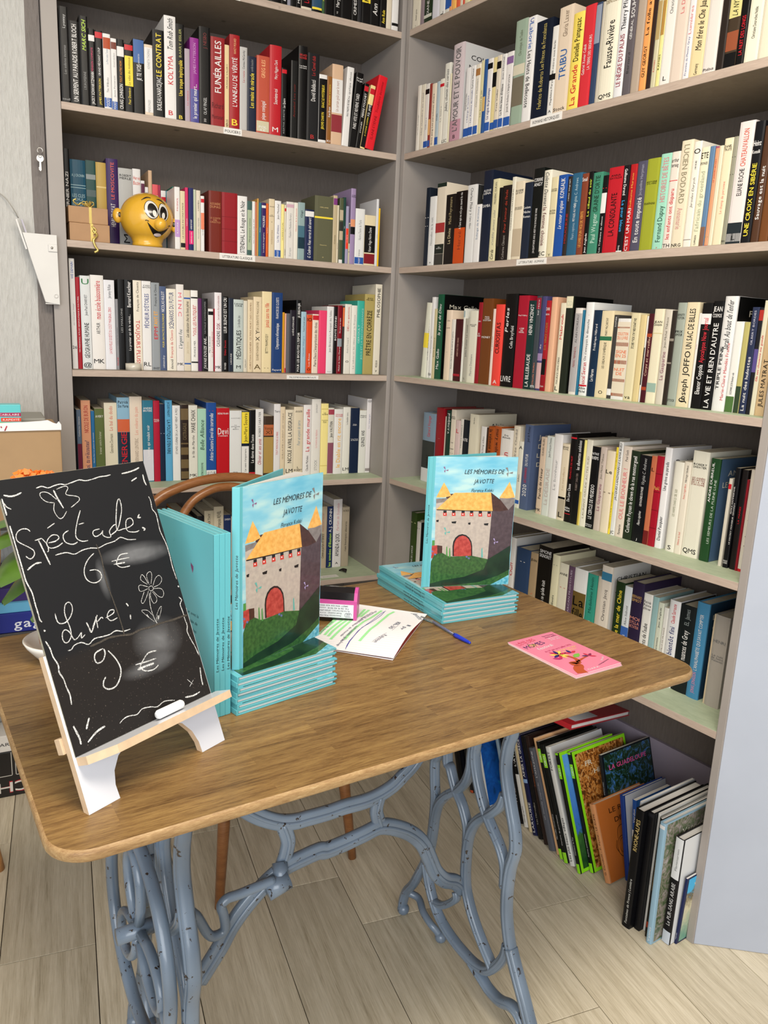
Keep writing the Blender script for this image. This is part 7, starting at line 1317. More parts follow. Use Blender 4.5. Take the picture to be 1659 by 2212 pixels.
PK = mat('pink_leaflet', 'e4809e', .45, coat=.2)
LFW, LFH = .1222, .1785
def leaflet(x, y, z, yaw, label, printed):
    t = thing('leaflet', label, 'leaflet', TR(x, y, z, yaw), 'pink festival leaflets')
    c = MB(); c.bbox(0, 0, 0, LFW, LFH, .0009, PAPERW, .0002); c.box(.0003, .0003, .0009, LFW - .0003, LFH - .0003, .0011, PK)
    if printed:
        Z_ = .0013
        def tx(s, x, y, ln, h, col, ang=0, **k):
            place_text(c, s, (x, y, Z_), (math.cos(ang), math.sin(ang), 0), (-math.sin(ang), math.cos(ang), 0), ln, h, cmat(col), bold=True, **k)
        tx("L'ÉTÉ DES", .008, .152, .05, .012, 'd03a58', .12, hand=True)
        tx('MÔMES', .010, .132, .055, .014, '2a1c5c', .12, hand=True)
        tx('ÔM', .024, .1335, .018, .013, 'f0e060', .12)
        tx('festival', .028, .118, .042, .010, 'f6f2f6', .1)
        tx('Spectacles', .083, .165, .032, .0045, '5a1c4a'); tx('jeune public', .083, .158, .032, .0045, '5a1c4a'); tx('de 6 mois', .086, .151, .028, .0045, 'f6f0f6'); tx('à 12 ans', .086, .144, .026, .0045, 'f6f0f6')
        tx('du 29 juin au 6 juillet 2023', .030, .104, .075, .0055, 'b82060', .05); tx('Bellac, Limoges, Saint-Junien', .045, .096, .062, .0045, 'f0e070', .03); tx('et alentours', .06, .089, .04, .004, 'f0e070', .03)
        TRK = cmat('b8502c')
        def rib(pts, w): 
            P = smooth_path([(a, b_, 0) for a, b_ in pts], 4); vs = []
            for i, p in enumerate(P):
                tt = P[min(i + 1, len(P) - 1)] - P[max(i - 1, 0)]; tt.normalize(); ww = w[0] + (w[1] - w[0]) * i / (len(P) - 1)
                vs += [(p.x - tt.y * ww / 2, p.y + tt.x * ww / 2, Z_ + .0001), (p.x + tt.y * ww / 2, p.y - tt.x * ww / 2, Z_ + .0001)]
            c.add(vs, [(2 * i, 2 * i + 1, 2 * i + 3, 2 * i + 2) for i in range(len(P) - 1)], TRK)
        rib([(.020, .002), (.026, .018), (.040, .030), (.036, .042), (.052, .040)], (.022, .012)); rib([(.050, .038), (.058, .055), (.052, .075), (.044, .084)], (.010, .003)); rib([(.054, .044), (.075, .050), (.090, .052)], (.006, .002))
        def leaf(x, y, a, l_, w, col):
            ca, sa = math.cos(a), math.sin(a)
            c.add([(x + u * l_ * ca - v * w * sa, y + u * l_ * sa + v * w * ca, Z_ + .0002) for u, v in ((0, 0), (.35, .5), (.7, .42), (1, 0), (.7, -.42), (.35, -.5))], [(0, 5, 4, 3, 2, 1)], cmat(col))
        for k, col in enumerate(('c83050', 'f0d860', '2c2470', 'c83050', 'f0d860', '2c2470', 'c83050', 'f0d860', 'f0d860')): leaf(.044, .084, k * .7, .02, .007, col)
        for k, col in enumerate(('c83050', '2c2470', 'c83050')): leaf(.072, .078, .3 + k * 1.2, .016, .007, col)
        for k, col in enumerate(('c83050', '8a2050', 'c83050', '4a2a60')): leaf(.092, .052, k * 1.1 - .6, .015, .006, col)
        leaf(.060, .060, .4, .026, .012, '7cb84c'); leaf(.036, .066, 2.6, .02, .009, 'b83070')
        tx('renseignements', .075, .012, .04, .0035, '5a1c4a', .25); tx('limousin', .098, .024, .02, .0045, 'f6f0f6', .6); tx('OARA', .040, .006, .03, .005, 'f2eef2')
    c.build('sheet', t)
leaflet(-.297, -1.366, .7602, .118, 'lowest pink festival leaflet, sticking out under the other two', False)
leaflet(-.2955, -1.3645, .7614, .130, 'middle pink festival leaflet of the pile of three', False)
leaflet(-.2935, -1.3615, .7626, .135, 'topmost pink festival leaflet, printed with a tree, on the table', True)

# ---------------------------------------------------------------- things on the classics shelf
BALLC = Vector((-.767, .042, ZL[2]))
YEL = mat('yellow_ceramic', 'e0ac34', .22, coat=.4, var=.03, scale=8)
BLKG = mat('glazed_black', '140e0c', .2, coat=.5); WHG = mat('glazed_white', 'e4e0d8', .2, coat=.5); TNG = mat('tongue_white', 'e8d8d8', .3)
hd = thing('money_box', 'round yellow ceramic money box with a laughing face and ears', 'money box', TR(BALLC.x, BALLC.y, BALLC.z + .0002, math.radians(-6)))
R_ = .0730; HC = Vector((0, 0, .012 + R_ * .9))
c = MB(); prof = [(.0, .0), (.039, 0), (.0415, .004), (.0415, .008), (.040, .012)]
prof += [(R_ * math.cos(t), HC.z + R_ * .93 * math.sin(t)) for t in [math.radians(a) for a in range(-52, 91, 6)]]
prof[-1] = (0.0005, prof[-1][1]); c.lathe(prof, YEL, 48); c.build('head', hd)
def on_head(az, el, k=1.0):
    'point on the ball; az 0 looks to -y, positive to +x'
    a, e = math.radians(az), math.radians(el); return Vector((R_ * k * math.cos(e) * math.sin(a), -R_ * k * math.cos(e) * math.cos(a), HC.z + R_ * .93 * k * math.sin(e)))
def patch(mb, az, el, ra, re, m, k, tilt=0, n=28):
    vs = [on_head(az, el, k)]
    rings_ = 4
    for q in range(1, rings_ + 1):
        for j in range(n):
            t = 2 * math.pi * j / n; a, e = ra * math.cos(t) * q / rings_, re * math.sin(t) * q / rings_
            ct, s_t = math.cos(tilt), math.sin(tilt); vs.append(on_head(az + a * ct - e * s_t, el + a * s_t + e * ct, k))
    fs = [(0, 1 + j, 1 + (j + 1) % n) for j in range(n)]
    for q in range(rings_ - 1):
        fs += [(1 + q * n + j, 1 + (q + 1) * n + j, 1 + (q + 1) * n + (j + 1) % n, 1 + q * n + (j + 1) % n) for j in range(n)]
    mb.add(vs, fs, m, True)
for side_, (az, el, ra, re), (paz, pel, pra, pre), (waz, wel, wra, wre) in ((-1, (6, 15.7, 16, 22.8), (8, 13.5, 10.5, 16.5), (12, 6, 4.4, 7.5)), (1, (35, 12.7, 14, 22), (33.5, 9.5, 9.5, 16), (32, 3.5, 4, 7))):
    tl = .18 * -side_
    c = MB(); patch(c, az, el, ra, re, BLKG, 1.004, tl); patch(c, az, el, ra - 1.4, re - 1.8, WHG, 1.009, tl)
    patch(c, paz, pel, pra, pre, BLKG, 1.014, tl); patch(c, waz, wel, wra, wre, WHG, 1.019, tl); c.build('eye', hd)
for a0, e0, a1, e1 in ((-18, 37, 8, 46), (25, 44, 49, 33)):
    c = MB(); c.tube([on_head(a0 + (a1 - a0) * q / 7, e0 + (e1 - e0) * q / 7 + 4.5 * math.sin(math.pi * q / 7), 1.004) for q in range(8)], [.0008, .0015, .0019, .0021, .0021, .0019, .0015, .0008], BLKG, n=6); c.build('eyebrow', hd)
c = MB(); p = on_head(23, -15, 1.10); c.sphere((p.x, p.y, p.z), .0170, YEL, 24, 16); c.build('nose', hd)
c = MB(); mouth = []; lo = []
for k in range(17):
    t = k / 16; az = -4.5 + 58 * t; e0 = -12.7 - 6 * t
    mouth.append((az, e0 - 17 * math.sin(math.pi * t))); lo.append((az, e0 - 34 * math.sin(math.pi * t) ** .8))
rows_ = 6
vs = [on_head(a, e + (l - e) * q / rows_, 1.006) for q in range(rows_ + 1) for (a, e), (_, l) in zip(mouth, lo)]
c.add(vs, [(q * 17 + k, q * 17 + k + 1, (q + 1) * 17 + k + 1, (q + 1) * 17 + k) for q in range(rows_) for k in range(16)], BLKG)
patch(c, 26, -42.5, 12, 4.6, TNG, 1.011)
c.tube([on_head(-8 + q * 1.8, -9.5 - abs(q - 1.5), 1.005) for q in range(5)], .0012, BLKG, n=6)
c.tube([on_head(57 - q * 1.8, -15 - abs(q - 1.5), 1.005) for q in range(5)], .0012, BLKG, n=6)
c.build('mouth', hd)
for az, el, sx_ in ((-92, 2, -1), (84, -10, 1)):
    c = MB(); p = on_head(az, el, 1.07)
    c.sphere((p.x, p.y, p.z), .0195, YEL, 20, 12, sc=(.72, .5, 1.02))
    c.sphere((p.x - sx_ * .0035, p.y - .0042, p.z + .001), .0105, BLKG, 14, 10, sc=(.62, .6, .95)); c.build('ear', hd)
KRAFT = mat('kraft_wrap', 'a9825c', .6, var=.08, scale=25, bump=.1); GOLD = mat('gold_ribbon', 'd8c070', .25, metal=.7)
def gift(x, y, z, yaw, W_, D_, H_, label):
    t = thing('gift_box', label, 'gift', TR(x, y, z, yaw), 'kraft wrapped gifts')
    c = MB(); c.bbox(0, 0, 0, W_, D_, H_, KRAFT, .002); c.build('wrapped_box', t)
    xr = W_ * .55
    c = MB(); c.box(xr - .0035, -.0004, 0, xr + .0035, 0, H_ + .0004, GOLD); c.box(xr - .0035, -.0004, H_, xr + .0035, D_, H_ + .0005, GOLD); c.build('ribbon_band', t)
    return t, xr
z_ = ZL[2] + .0002
g1, xr = gift(-.9765, .006, z_, 0, .103, .10, .046, 'lower kraft-wrapped gift with gold ribbon, beside the yellow money box')
c = MB(); P = [(xr + .002, -.001, .030), (xr + .012, -.006, .018), (xr + .002, -.012, .004), (xr + .006, -.012, -.012), (xr + .012, -.012, -.022), (xr + .003, -.013, -.028)]
c.tube(smooth_path(P, 5), .0022, GOLD, n=6, flat=((1, 0, 0), 1.4)); c.tube(smooth_path([(xr, -.001, .040), (xr + .010, -.005, .030), (xr + .004, -.006, .020)], 4), .0018, GOLD, n=6); c.build('curled_ribbon', g1)
g2, xr = gift(-.9775, .008, z_ + .0465, .02, .101, .10, .042, 'upper kraft-wrapped gift topped with a curly gold bow')
c = MB()
for k in range(7):
    a = k * 2 * math.pi / 7 + .3; l_ = .012 + .004 * (k % 2)
    c.tube(smooth_path([(xr, .02, .043), (xr + l_ * math.cos(a) * .7, .02 + l_ * math.sin(a) * .7, .058), (xr + l_ * math.cos(a) * 1.2, .02 + l_ * math.sin(a) * .9, .052), (xr + .004 * math.cos(a), .02 + .004 * math.sin(a), .044)], 5), .0024, GOLD, n=6, flat=((0, 0, 1), .5))
c.tube(smooth_path([(xr, .015, .044), (xr - .02, .01, .052), (xr - .03, .008, .046), (xr - .042, .006, .055), (xr - .034, .006, .060)], 4), .0022, GOLD, n=6); c.build('bow', g2)
# roll of tape on the philosophy shelf
c = MB(); c.lathe([(.013, 0), (.0222, 0), (.0222, .0195), (.013, .0195), (.013, 0)], mat('tape_roll', 'c9c2b2', .25, coat=.5), 36)
tag(c.build('tape_roll', M=TR(-.817, .0235, ZL[3] + .0002)), 'small roll of pale sticky tape in front of the black books', 'tape')
c = MB()
for k in range(5): c.tube(smooth_path([(0, 0, .004), (.012, .004 * (k - 2), .008), (.026, .008 * (k - 2), .003)], 4), [.0022] * 8 + [.001], cmat('1a1412'), n=6)
tag(c.build('tassel', M=TR(-.125, .075, ZL[5] + .0003, -.5)), 'small black tassel lying on the lowest left shelf', 'tassel')

# ---------------------------------------------------------------- key, card holder on the left wall
ST = mat('nickel', 'c8c4bc', .25, metal=.9)
kh = thing('hook', 'small open metal hook screwed into the left wall edge', 'hook')
c = MB(); KX, KZ = -1.041, 1.768
c.tube([(KX + .0055 + .0, .02, KZ - .004), (KX + .006, .0, KZ - .004)] + [(KX + .0065 * math.cos(t), -.002, KZ + .0065 * math.sin(t)) for t in [math.radians(a) for a in range(-20, 250, 20)]], .001, ST, n=8); c.build('wire', kh)
ky = thing('key', 'small silver key hanging from the wall hook', 'key')
c = MB(); bm_c = [( .0085 * math.cos(t), .0085 * math.sin(t)) for t in [2 * math.pi * k / 24 for k in range(24)]]
KM = Matrix.Translation((KX - .001, -.0035, KZ - .0195)) @ Matrix(((1, 0, 0, 0), (0, 0, -1, 0), (0, 1, 0, 0), (0, 0, 0, 1)))
c.prism(bm_c, 0, .0018, ST, KM); c.tube([(.0032 * math.cos(t) + KX - .001, -.0055, .0032 * math.sin(t) + KZ - .0145) for t in [2 * math.pi * k / 14 for k in range(14)]], .0007, BLKG, n=5, closed=True); c.build('bow', ky)
c = MB(); c.prism([(-.0022, -.0085), (.0022, -.0085), (.0022, -.028), (0, -.031), (-.0022, -.029), (-.0042, -.027), (-.0030, -.025), (-.0044, -.023), (-.0028, -.021), (-.0022, -.018)][::-1], 0, .0016, ST, KM); c.build('blade', ky)
CARDW = mat('white_metal_box', 'd6d4d0', .4, var=.04, scale=14)
hx = [(-1.094, 1.561), (-1.012, 1.561), (-1.011, 1.384), (-1.046, 1.389)]
ch = thing('card_holder', 'white wedge-shaped wall holder fixed beside the left bookcase', 'holder')
YM = Matrix(((1, 0, 0, 0), (0, 0, 1, 0), (0, 1, 0, 0), (0, 0, 0, 1)))
c = MB(); c.prism([(x, z) for x, z in hx], -.0205, -.0175, CARDW, YM); c.build('front_plate', ch)
c = MB(); c.prism([(-1.094, 1.561), (-1.091, 1.561), (-1.0435, 1.392), (-1.046, 1.389)], -.0175, -.0008, CARDW, YM); c.box(-1.046, -.0175, 1.384, -1.011, -.0008, 1.387, CARDW); c.build('side_wall', ch)
c = MB(); c.bbox(-1.034, -.0235, 1.518, -1.0115, -.0206, 1.537, CARDW, .002); c.tube([(-1.025, -.0255, 1.528), (-1.025, -.0235, 1.528)], .003, ST, n=12); c.build('clip', ch)
c = MB(); c.tube([(-1.0195 + .0045 * math.cos(t), -.0215, 1.406 + .0045 * math.sin(t)) for t in [2 * math.pi * k / 16 for k in range(16)]], .0012, CARDW, n=6, closed=True); c.build('screw_boss', ch)
for k, (x0, h_, hexc) in enumerate(((-1.092, .035, 'f0eeea'), (-1.079, .036, 'c8c4d0'))):
    c = MB(); c.box(0, 0, 0, .004, .012, h_ + .04, cmat(hexc), None)
    tag(c.build('card', M=Matrix.Translation((x0 + .004, -.0155, 1.52)) @ Matrix.Rotation(-.28, 4, 'Y')), ['white card standing in the wall holder, outer one', 'lilac-grey card standing in the wall holder, inner one'][k], 'card')
c = MB(); c.tube(smooth_path([(-1.10, .0195, 1.60), (-1.115, .005, 1.625), (-1.135, .012, 1.65), (-1.17, .018, 1.665), (-1.3, .018, 1.68)], 5), .0012, cmat('b0aca4'), n=6)
tag(c.build('cable', ), 'thin grey cable running from the wall holder to the left', 'cable')


# ---------------------------------------------------------------- bentwood chairs
BW = wood('bentwood_beech', ['643c1e', '84542e', '9c6c40'], (2, 2, 14), 4, .3, .05)
BWL = wood('light_bentwood', ['a8703c', 'b8824a', 'c8965c'], (2, 2, 14), 4, .3, .05)
def chair(M, label, wd, hoop=True):
    t = thing('bentwood_chair', label, 'chair', M)
    c = MB(); c.lathe([(0, .452), (.16, .455), (.195, .460), (.205, .452), (.203, .436), (.19, .432), (0, .436)], wd, 40); c.build('seat', t)
    for x, y in ((-.165, -.16), (.165, -.16)):
        c = MB(); c.tube([(x * .88, y * .9, .445), (x * 1.0, y * 1.03, .2), (x * 1.12, y * 1.15, .0005)], [.0165, .0145, .0105], wd, n=14); c.build('leg', t)
    for x in (-.155, .155):
        c = MB(); c.tube(smooth_path([(x * 1.1, .215, .0005), (x * 1.0, .185, .2), (x * .98, .178, .44), (x * 1.15, .20, .62), (x * 1.33, .215, .80), (x * 1.345, .218, .925)], 4), .0145, wd, n=14); c.build('leg', t)
    c = MB(); c.tube(smooth_path([(-.206, .218, .895), (-.16, .222, .925), (-.08, .228, .948), (0, .23, .955), (.08, .228, .948), (.16, .222, .925), (.206, .218, .895)], 6), .0125, wd, n=12); c.build('top_rail', t)
    c = MB(); c.tube(smooth_path([(-.125, .19, .45), (-.132, .205, .62), (-.137, .212, .76), (-.125, .218, .85), (-.09, .222, .90), (-.04, .225, .925), (.0, .226, .930), (.04, .225, .925), (.09, .222, .90), (.125, .218, .85), (.137, .212, .76), (.132, .205, .62), (.125, .19, .45)], 5), .0115, wd, n=12); c.build('inner_hoop', t)
    for sx_ in (-1, 1):
        c = MB(); c.tube(smooth_path([(sx_ * .175, -.165, .25), (sx_ * .185, -.12, .35), (sx_ * .19, -.05, .405), (sx_ * .192, .01, .415), (sx_ * .19, .07, .405), (sx_ * .175, .14, .35), (sx_ * .168, .18, .25)], 4), .008, wd, n=10); c.build('side_brace', t)
    c = MB(); c.tube([(.15 * math.cos(a), .15 * math.sin(a), .24) for a in [2 * math.pi * k / 36 for k in range(36)]], .009, wd, n=10, closed=True); c.build('stretcher_ring', t)
    return t
chair(TR(-.622, -.565, 0, .12), 'brown bentwood chair behind the table, its hooped back above the books', BW)
lc = chair(TR(-1.465, -.585, 0, -.25), 'light bentwood chair left of the table, standing before the game boxes', BWL)
c = MB(); c.lathe([(0, .4605), (.17, .4615), (.196, .474), (.192, .490), (.17, .498), (0, .500)], mat('black_cushion', '17181a', .6), 40); c.build('seat_cushion', lc)

# ---------------------------------------------------------------- low shelf unit with boxes at far left
DKW = mat('dark_unit', '2a2826', .35, coat=.3); 
un = thing('low_shelf_unit', 'low dark shelf unit behind the left chair, holding game boxes', 'shelf unit')
for z in (.575, .86):
    c = MB(); c.bbox(-1.9, -.305, z - .02, -1.075, -.03, z, DKW, .001); c.build('shelf', un)
for x in (-1.9, -1.0945):
    c = MB(); c.bbox(x, -.303, .5755, x + .019, -.032, .8395, DKW, .001); c.build('side_panel', un)
for x, y in ((-1.885, -.29), (-1.885, -.05), (-1.09, -.29), (-1.09, -.05)):
    c = MB(); c.tube([(x, y, .0004), (x, y, .5545)], .010, DKW, n=12); c.build('leg', un)
GB = [('3a2a6a', .02, 'indigo'), ('5aa0c0', .035, 'light blue'), ('d8c8c0', .012, 'pale'), ]
def gbox(x, y, z, W_, D_, H_, hx_, txt, tcol, label, yaw=0, th=.5):
    t = thing('game_box', label, 'box', TR(x, y, z, yaw), 'game boxes at the left')
    c = MB(); c.bbox(0, 0, 0, W_, D_, H_, cmat(hx_), .0015)
    if txt: place_text(c, txt, (.344, -.0004, H_ * .22), (1, 0, 0), (0, 0, 1), .062, H_ * th, cmat(tcol), bold=True)
    c.build('box_lid', t)
gbox(-1.52, -.30, .5753, .42, .25, .050, '1e2878', 'gag', 'dfe4f0', 'dark blue game box with white lettering under the light blue one')
gbox(-1.50, -.295, .6257, .39, .24, .030, '5a9cc0', None, None, 'light blue flat box between the dark blue boxes')
gbox(-1.51, -.30, .6561, .40, .24, .035, '30245c', None, None, 'indigo box on top of the light blue one')
# black game box with upside-down lettering on a stool under the left chair
sb_ = thing('board_game_box', 'black board game box with upside-down white and red lettering on the floor', 'box', TR(-1.635, -.088, .0002, .0))
c = MB(); c.bbox(0, 0, 0, .50, .095, .14, mat('black_box', '15110f', .35), .002)
place_text(c, 'CHI', (.494, -.0006, .048), (-1, 0, 0), (0, 0, -1), .125, .038, mat('rd', 'b01828', .4), bold=True)
place_text(c, 'CHI', (.492, -.0010, .045), (-1, 0, 0), (0, 0, -1), .120, .032, cmat('e8e4da'), bold=True)
for x0, x1 in ((.375, .435), (.445, .492)):
    for a, b_ in (((x0, .066), (x1, .066)), ((x0, .066), (x0, .137)), ((x1, .066), (x1, .137))):
        c.box(min(a[0], b_[0]) - .001, -.0008, min(a[1], b_[1]) - .001, max(a[0], b_[0]) + .001, -.0003, max(a[1], b_[1]) + .001, cmat('d8d4c8'))
place_text(c, 'ING.', (.490, -.001, .092), (-1, 0, 0), (0, 0, -1), .042, .016, cmat('e8e4da'))
c.build('box_lid', sb_)
pbx = thing('paper_box', 'white box lying on top of the black board game box', 'box', TR(-1.62, -.086, .1406, .0))
c = MB(); c.bbox(0, 0, 0, .45, .09, .05, mat('white_card', 'e4e0da', .6), .002); place_text(c, 'NIER MARTIN', (.33, -.0006, .018), (1, 0, 0), (0, 0, 1), .12, .01, cmat('3a3a3a')); c.build('carton', pbx)

# cardboard box with torn white flap, teal card game on it
KB = mat('cardboard', 'a88a66', .8, var=.06, scale=18, bump=.05)
cb = thing('cardboard_box', 'brown cardboard box with a torn white paper flap along its top', 'box')
c = MB(); c.bbox(-1.62, -.298, .8603, -1.046, -.06, 1.082, KB, .003); c.build('carton', cb)
c = MB(); top = [(-1.62, 1.075), (-1.045, 1.083), (-1.045, 1.096), (-1.050, 1.104), (-1.055, 1.098), (-1.062, 1.100), (-1.075, 1.107), (-1.09, 1.105), (-1.12, 1.103), (-1.2, 1.100), (-1.3, 1.104), (-1.62, 1.10)]
YM2 = Matrix(((1, 0, 0, 0), (0, 0, 1, 0), (0, 1, 0, 0), (0, 0, 0, 1)))
c.prism(top, -.3035, -.3005, mat('torn_white_paper', 'e8e6e6', .7, bump=.3, scale=60), YM2)
c.tube([(-1.165, -.305, 1.094), (-1.170, -.305, 1.083)], .0014, cmat('b8283c'), n=5); c.tube([(-1.178, -.305, 1.093), (-1.176, -.305, 1.090)], .0012, cmat('b8283c'), n=5); c.build('torn_flap', cb)
c = MB(); c.bbox(-1.15, -.24, 1.0822, -1.075, -.09, 1.105, mat('grey_lid', '8a8880', .5), .004); tag(c.build('tin_lid'), 'grey flat tin peeking over the torn flap', 'tin')
gm = thing('card_game_box', 'teal card game box with magenta and orange bands on the cardboard box', 'box', TR(-1.26, -.285, 1.0823, 0))
c = MB(); c.bbox(0, 0, 0, .128, .04, .060, mat('teal_card', '58bcc0', .35), .0015)
for a, b_, x0, hx_, s in ((.032, .041, .064, 'a02050', 'VOCABULAIRE'), (.020, .029, .084, 'd84828', 'RAPIDITÉ'), (.006, .018, .068, 'a8b83c', '2-6 JOUEURS')):
    c.box(x0, -.0006, a, .1275, -.0001, b_, cmat(hx_)); place_text(c, s, (x0 + .004, -.001, a + .002), (1, 0, 0), (0, 0, 1), .120 - x0, (b_ - a) * .55, cmat('f4e8ec'), bold=True)
c.build('carton', gm)

# ---------------------------------------------------------------- flowering plant behind the blackboard
pt = thing('potted_plant', 'potted plant with orange flowers standing behind the blackboard', 'plant', TR(-1.115, -.945, .7602))
c = MB(); c.lathe([(0, .028), (.034, .028), (.045, .11), (.049, .112), (.049, .118), (.042, .118), (.040, .105), (0, .105)], mat('terracotta', 'b0683c', .7, var=.1), 32); c.build('pot', pt)
LEAF = mat('leaf_green', '4a6a20', .4, var=.25, scale=30); PET = mat('orange_petal', 'f07a28', .5, var=.2, scale=60); STEM = mat('stem_green', '5a7a34', .5)
rr = random.Random(4)
def leafmesh(mb, p, az, up, l_, w):
    d = Vector((math.cos(az) * math.cos(up), math.sin(az) * math.cos(up), math.sin(up))); sd = Vector((-math.sin(az), math.cos(az), 0)); nn = d.cross(sd); vs = []; n = 12
    for i in range(n + 1):
        t = i / n; ww = w * math.sin(math.pi * min(.98, t * .92 + .06)) ** .8; cc = p + d * (l_ * t) - Vector((0, 0, 1)) * (l_ * .35 * t * t)
        vs += [cc + sd * ww * q + nn * (.003 - .008 * q * q) for q in (-1, -.55, 0, .55, 1)]
    mb.add(vs, [(5 * i + q, 5 * i + q + 1, 5 * i + q + 6, 5 * i + q + 5) for i in range(n) for q in range(4)], LEAF, True)
for k, (az, up, l_, w, z) in enumerate(((3.3, .5, .075, .030, .16), (3.9, .1, .085, .032, .19), (2.6, .3, .07, .028, .20), (4.3, .2, .07, .026, .14), (.3, .4, .06, .026, .18), (1.4, .4, .06, .026, .2), (5.4, .3, .055, .024, .17), (3.6, -.5, .06, .014, .13), (3.0, .1, .08, .03, .24), (3.7, .35, .075, .03, .26), (3.3, .0, .125, .042, .245), (3.75, -.1, .115, .045, .215), (2.9, .1, .11, .04, .26), (3.5, -.3, .10, .030, .185))):
    c = MB(); leafmesh(c, Vector((0, 0, z)), az, up, l_, w); c.build('leaf', pt)
c = MB()
for k in range(6): c.tube([(0, 0, .1), (rr.uniform(-.02, .02), rr.uniform(-.02, .02), .2), (rr.uniform(-.045, .03), rr.uniform(-.02, .02), .315)], .0022, STEM, n=6)
c.build('stems', pt)
for hx_, hz, rad in ((-.044, .321, .022), (-.022, .323, .015), (-.006, .324, .012), (.006, .320, .011), (-.088, .308, .014)):
    c = MB()
    for k in range(70):
        a, e = rr.uniform(0, 6.28), rr.uniform(-.3, 1.5); r0 = rad * rr.uniform(.5, 1); p = Vector((hx_ + r0 * math.cos(e) * math.cos(a), r0 * math.cos(e) * math.sin(a), hz + r0 * math.sin(e) * .7))
        u = Vector((rr.uniform(-1, 1), rr.uniform(-1, 1), rr.uniform(-.3, 1))).normalized(); v = u.orthogonal().normalized(); q = .0065
        c.add([p - u * q, p + v * q * .8, p + u * q, p - v * q * .8], [(0, 1, 2, 3)], PET)
    c.build('flower_head', pt)
c = MB(); c.lathe([(0, .003), (.032, .003), (.036, .0), (.040, .003), (.057, .024), (.062, .034), (.0595, .035), (.054, .026), (.036, .008), (0, .008)], mat('white_china', 'eceae2', .2, coat=.5), 48)
tag(c.build('saucer', M=TR(-1.115, -.945, .7602)), 'white china bowl under the plant behind the blackboard', 'bowl')

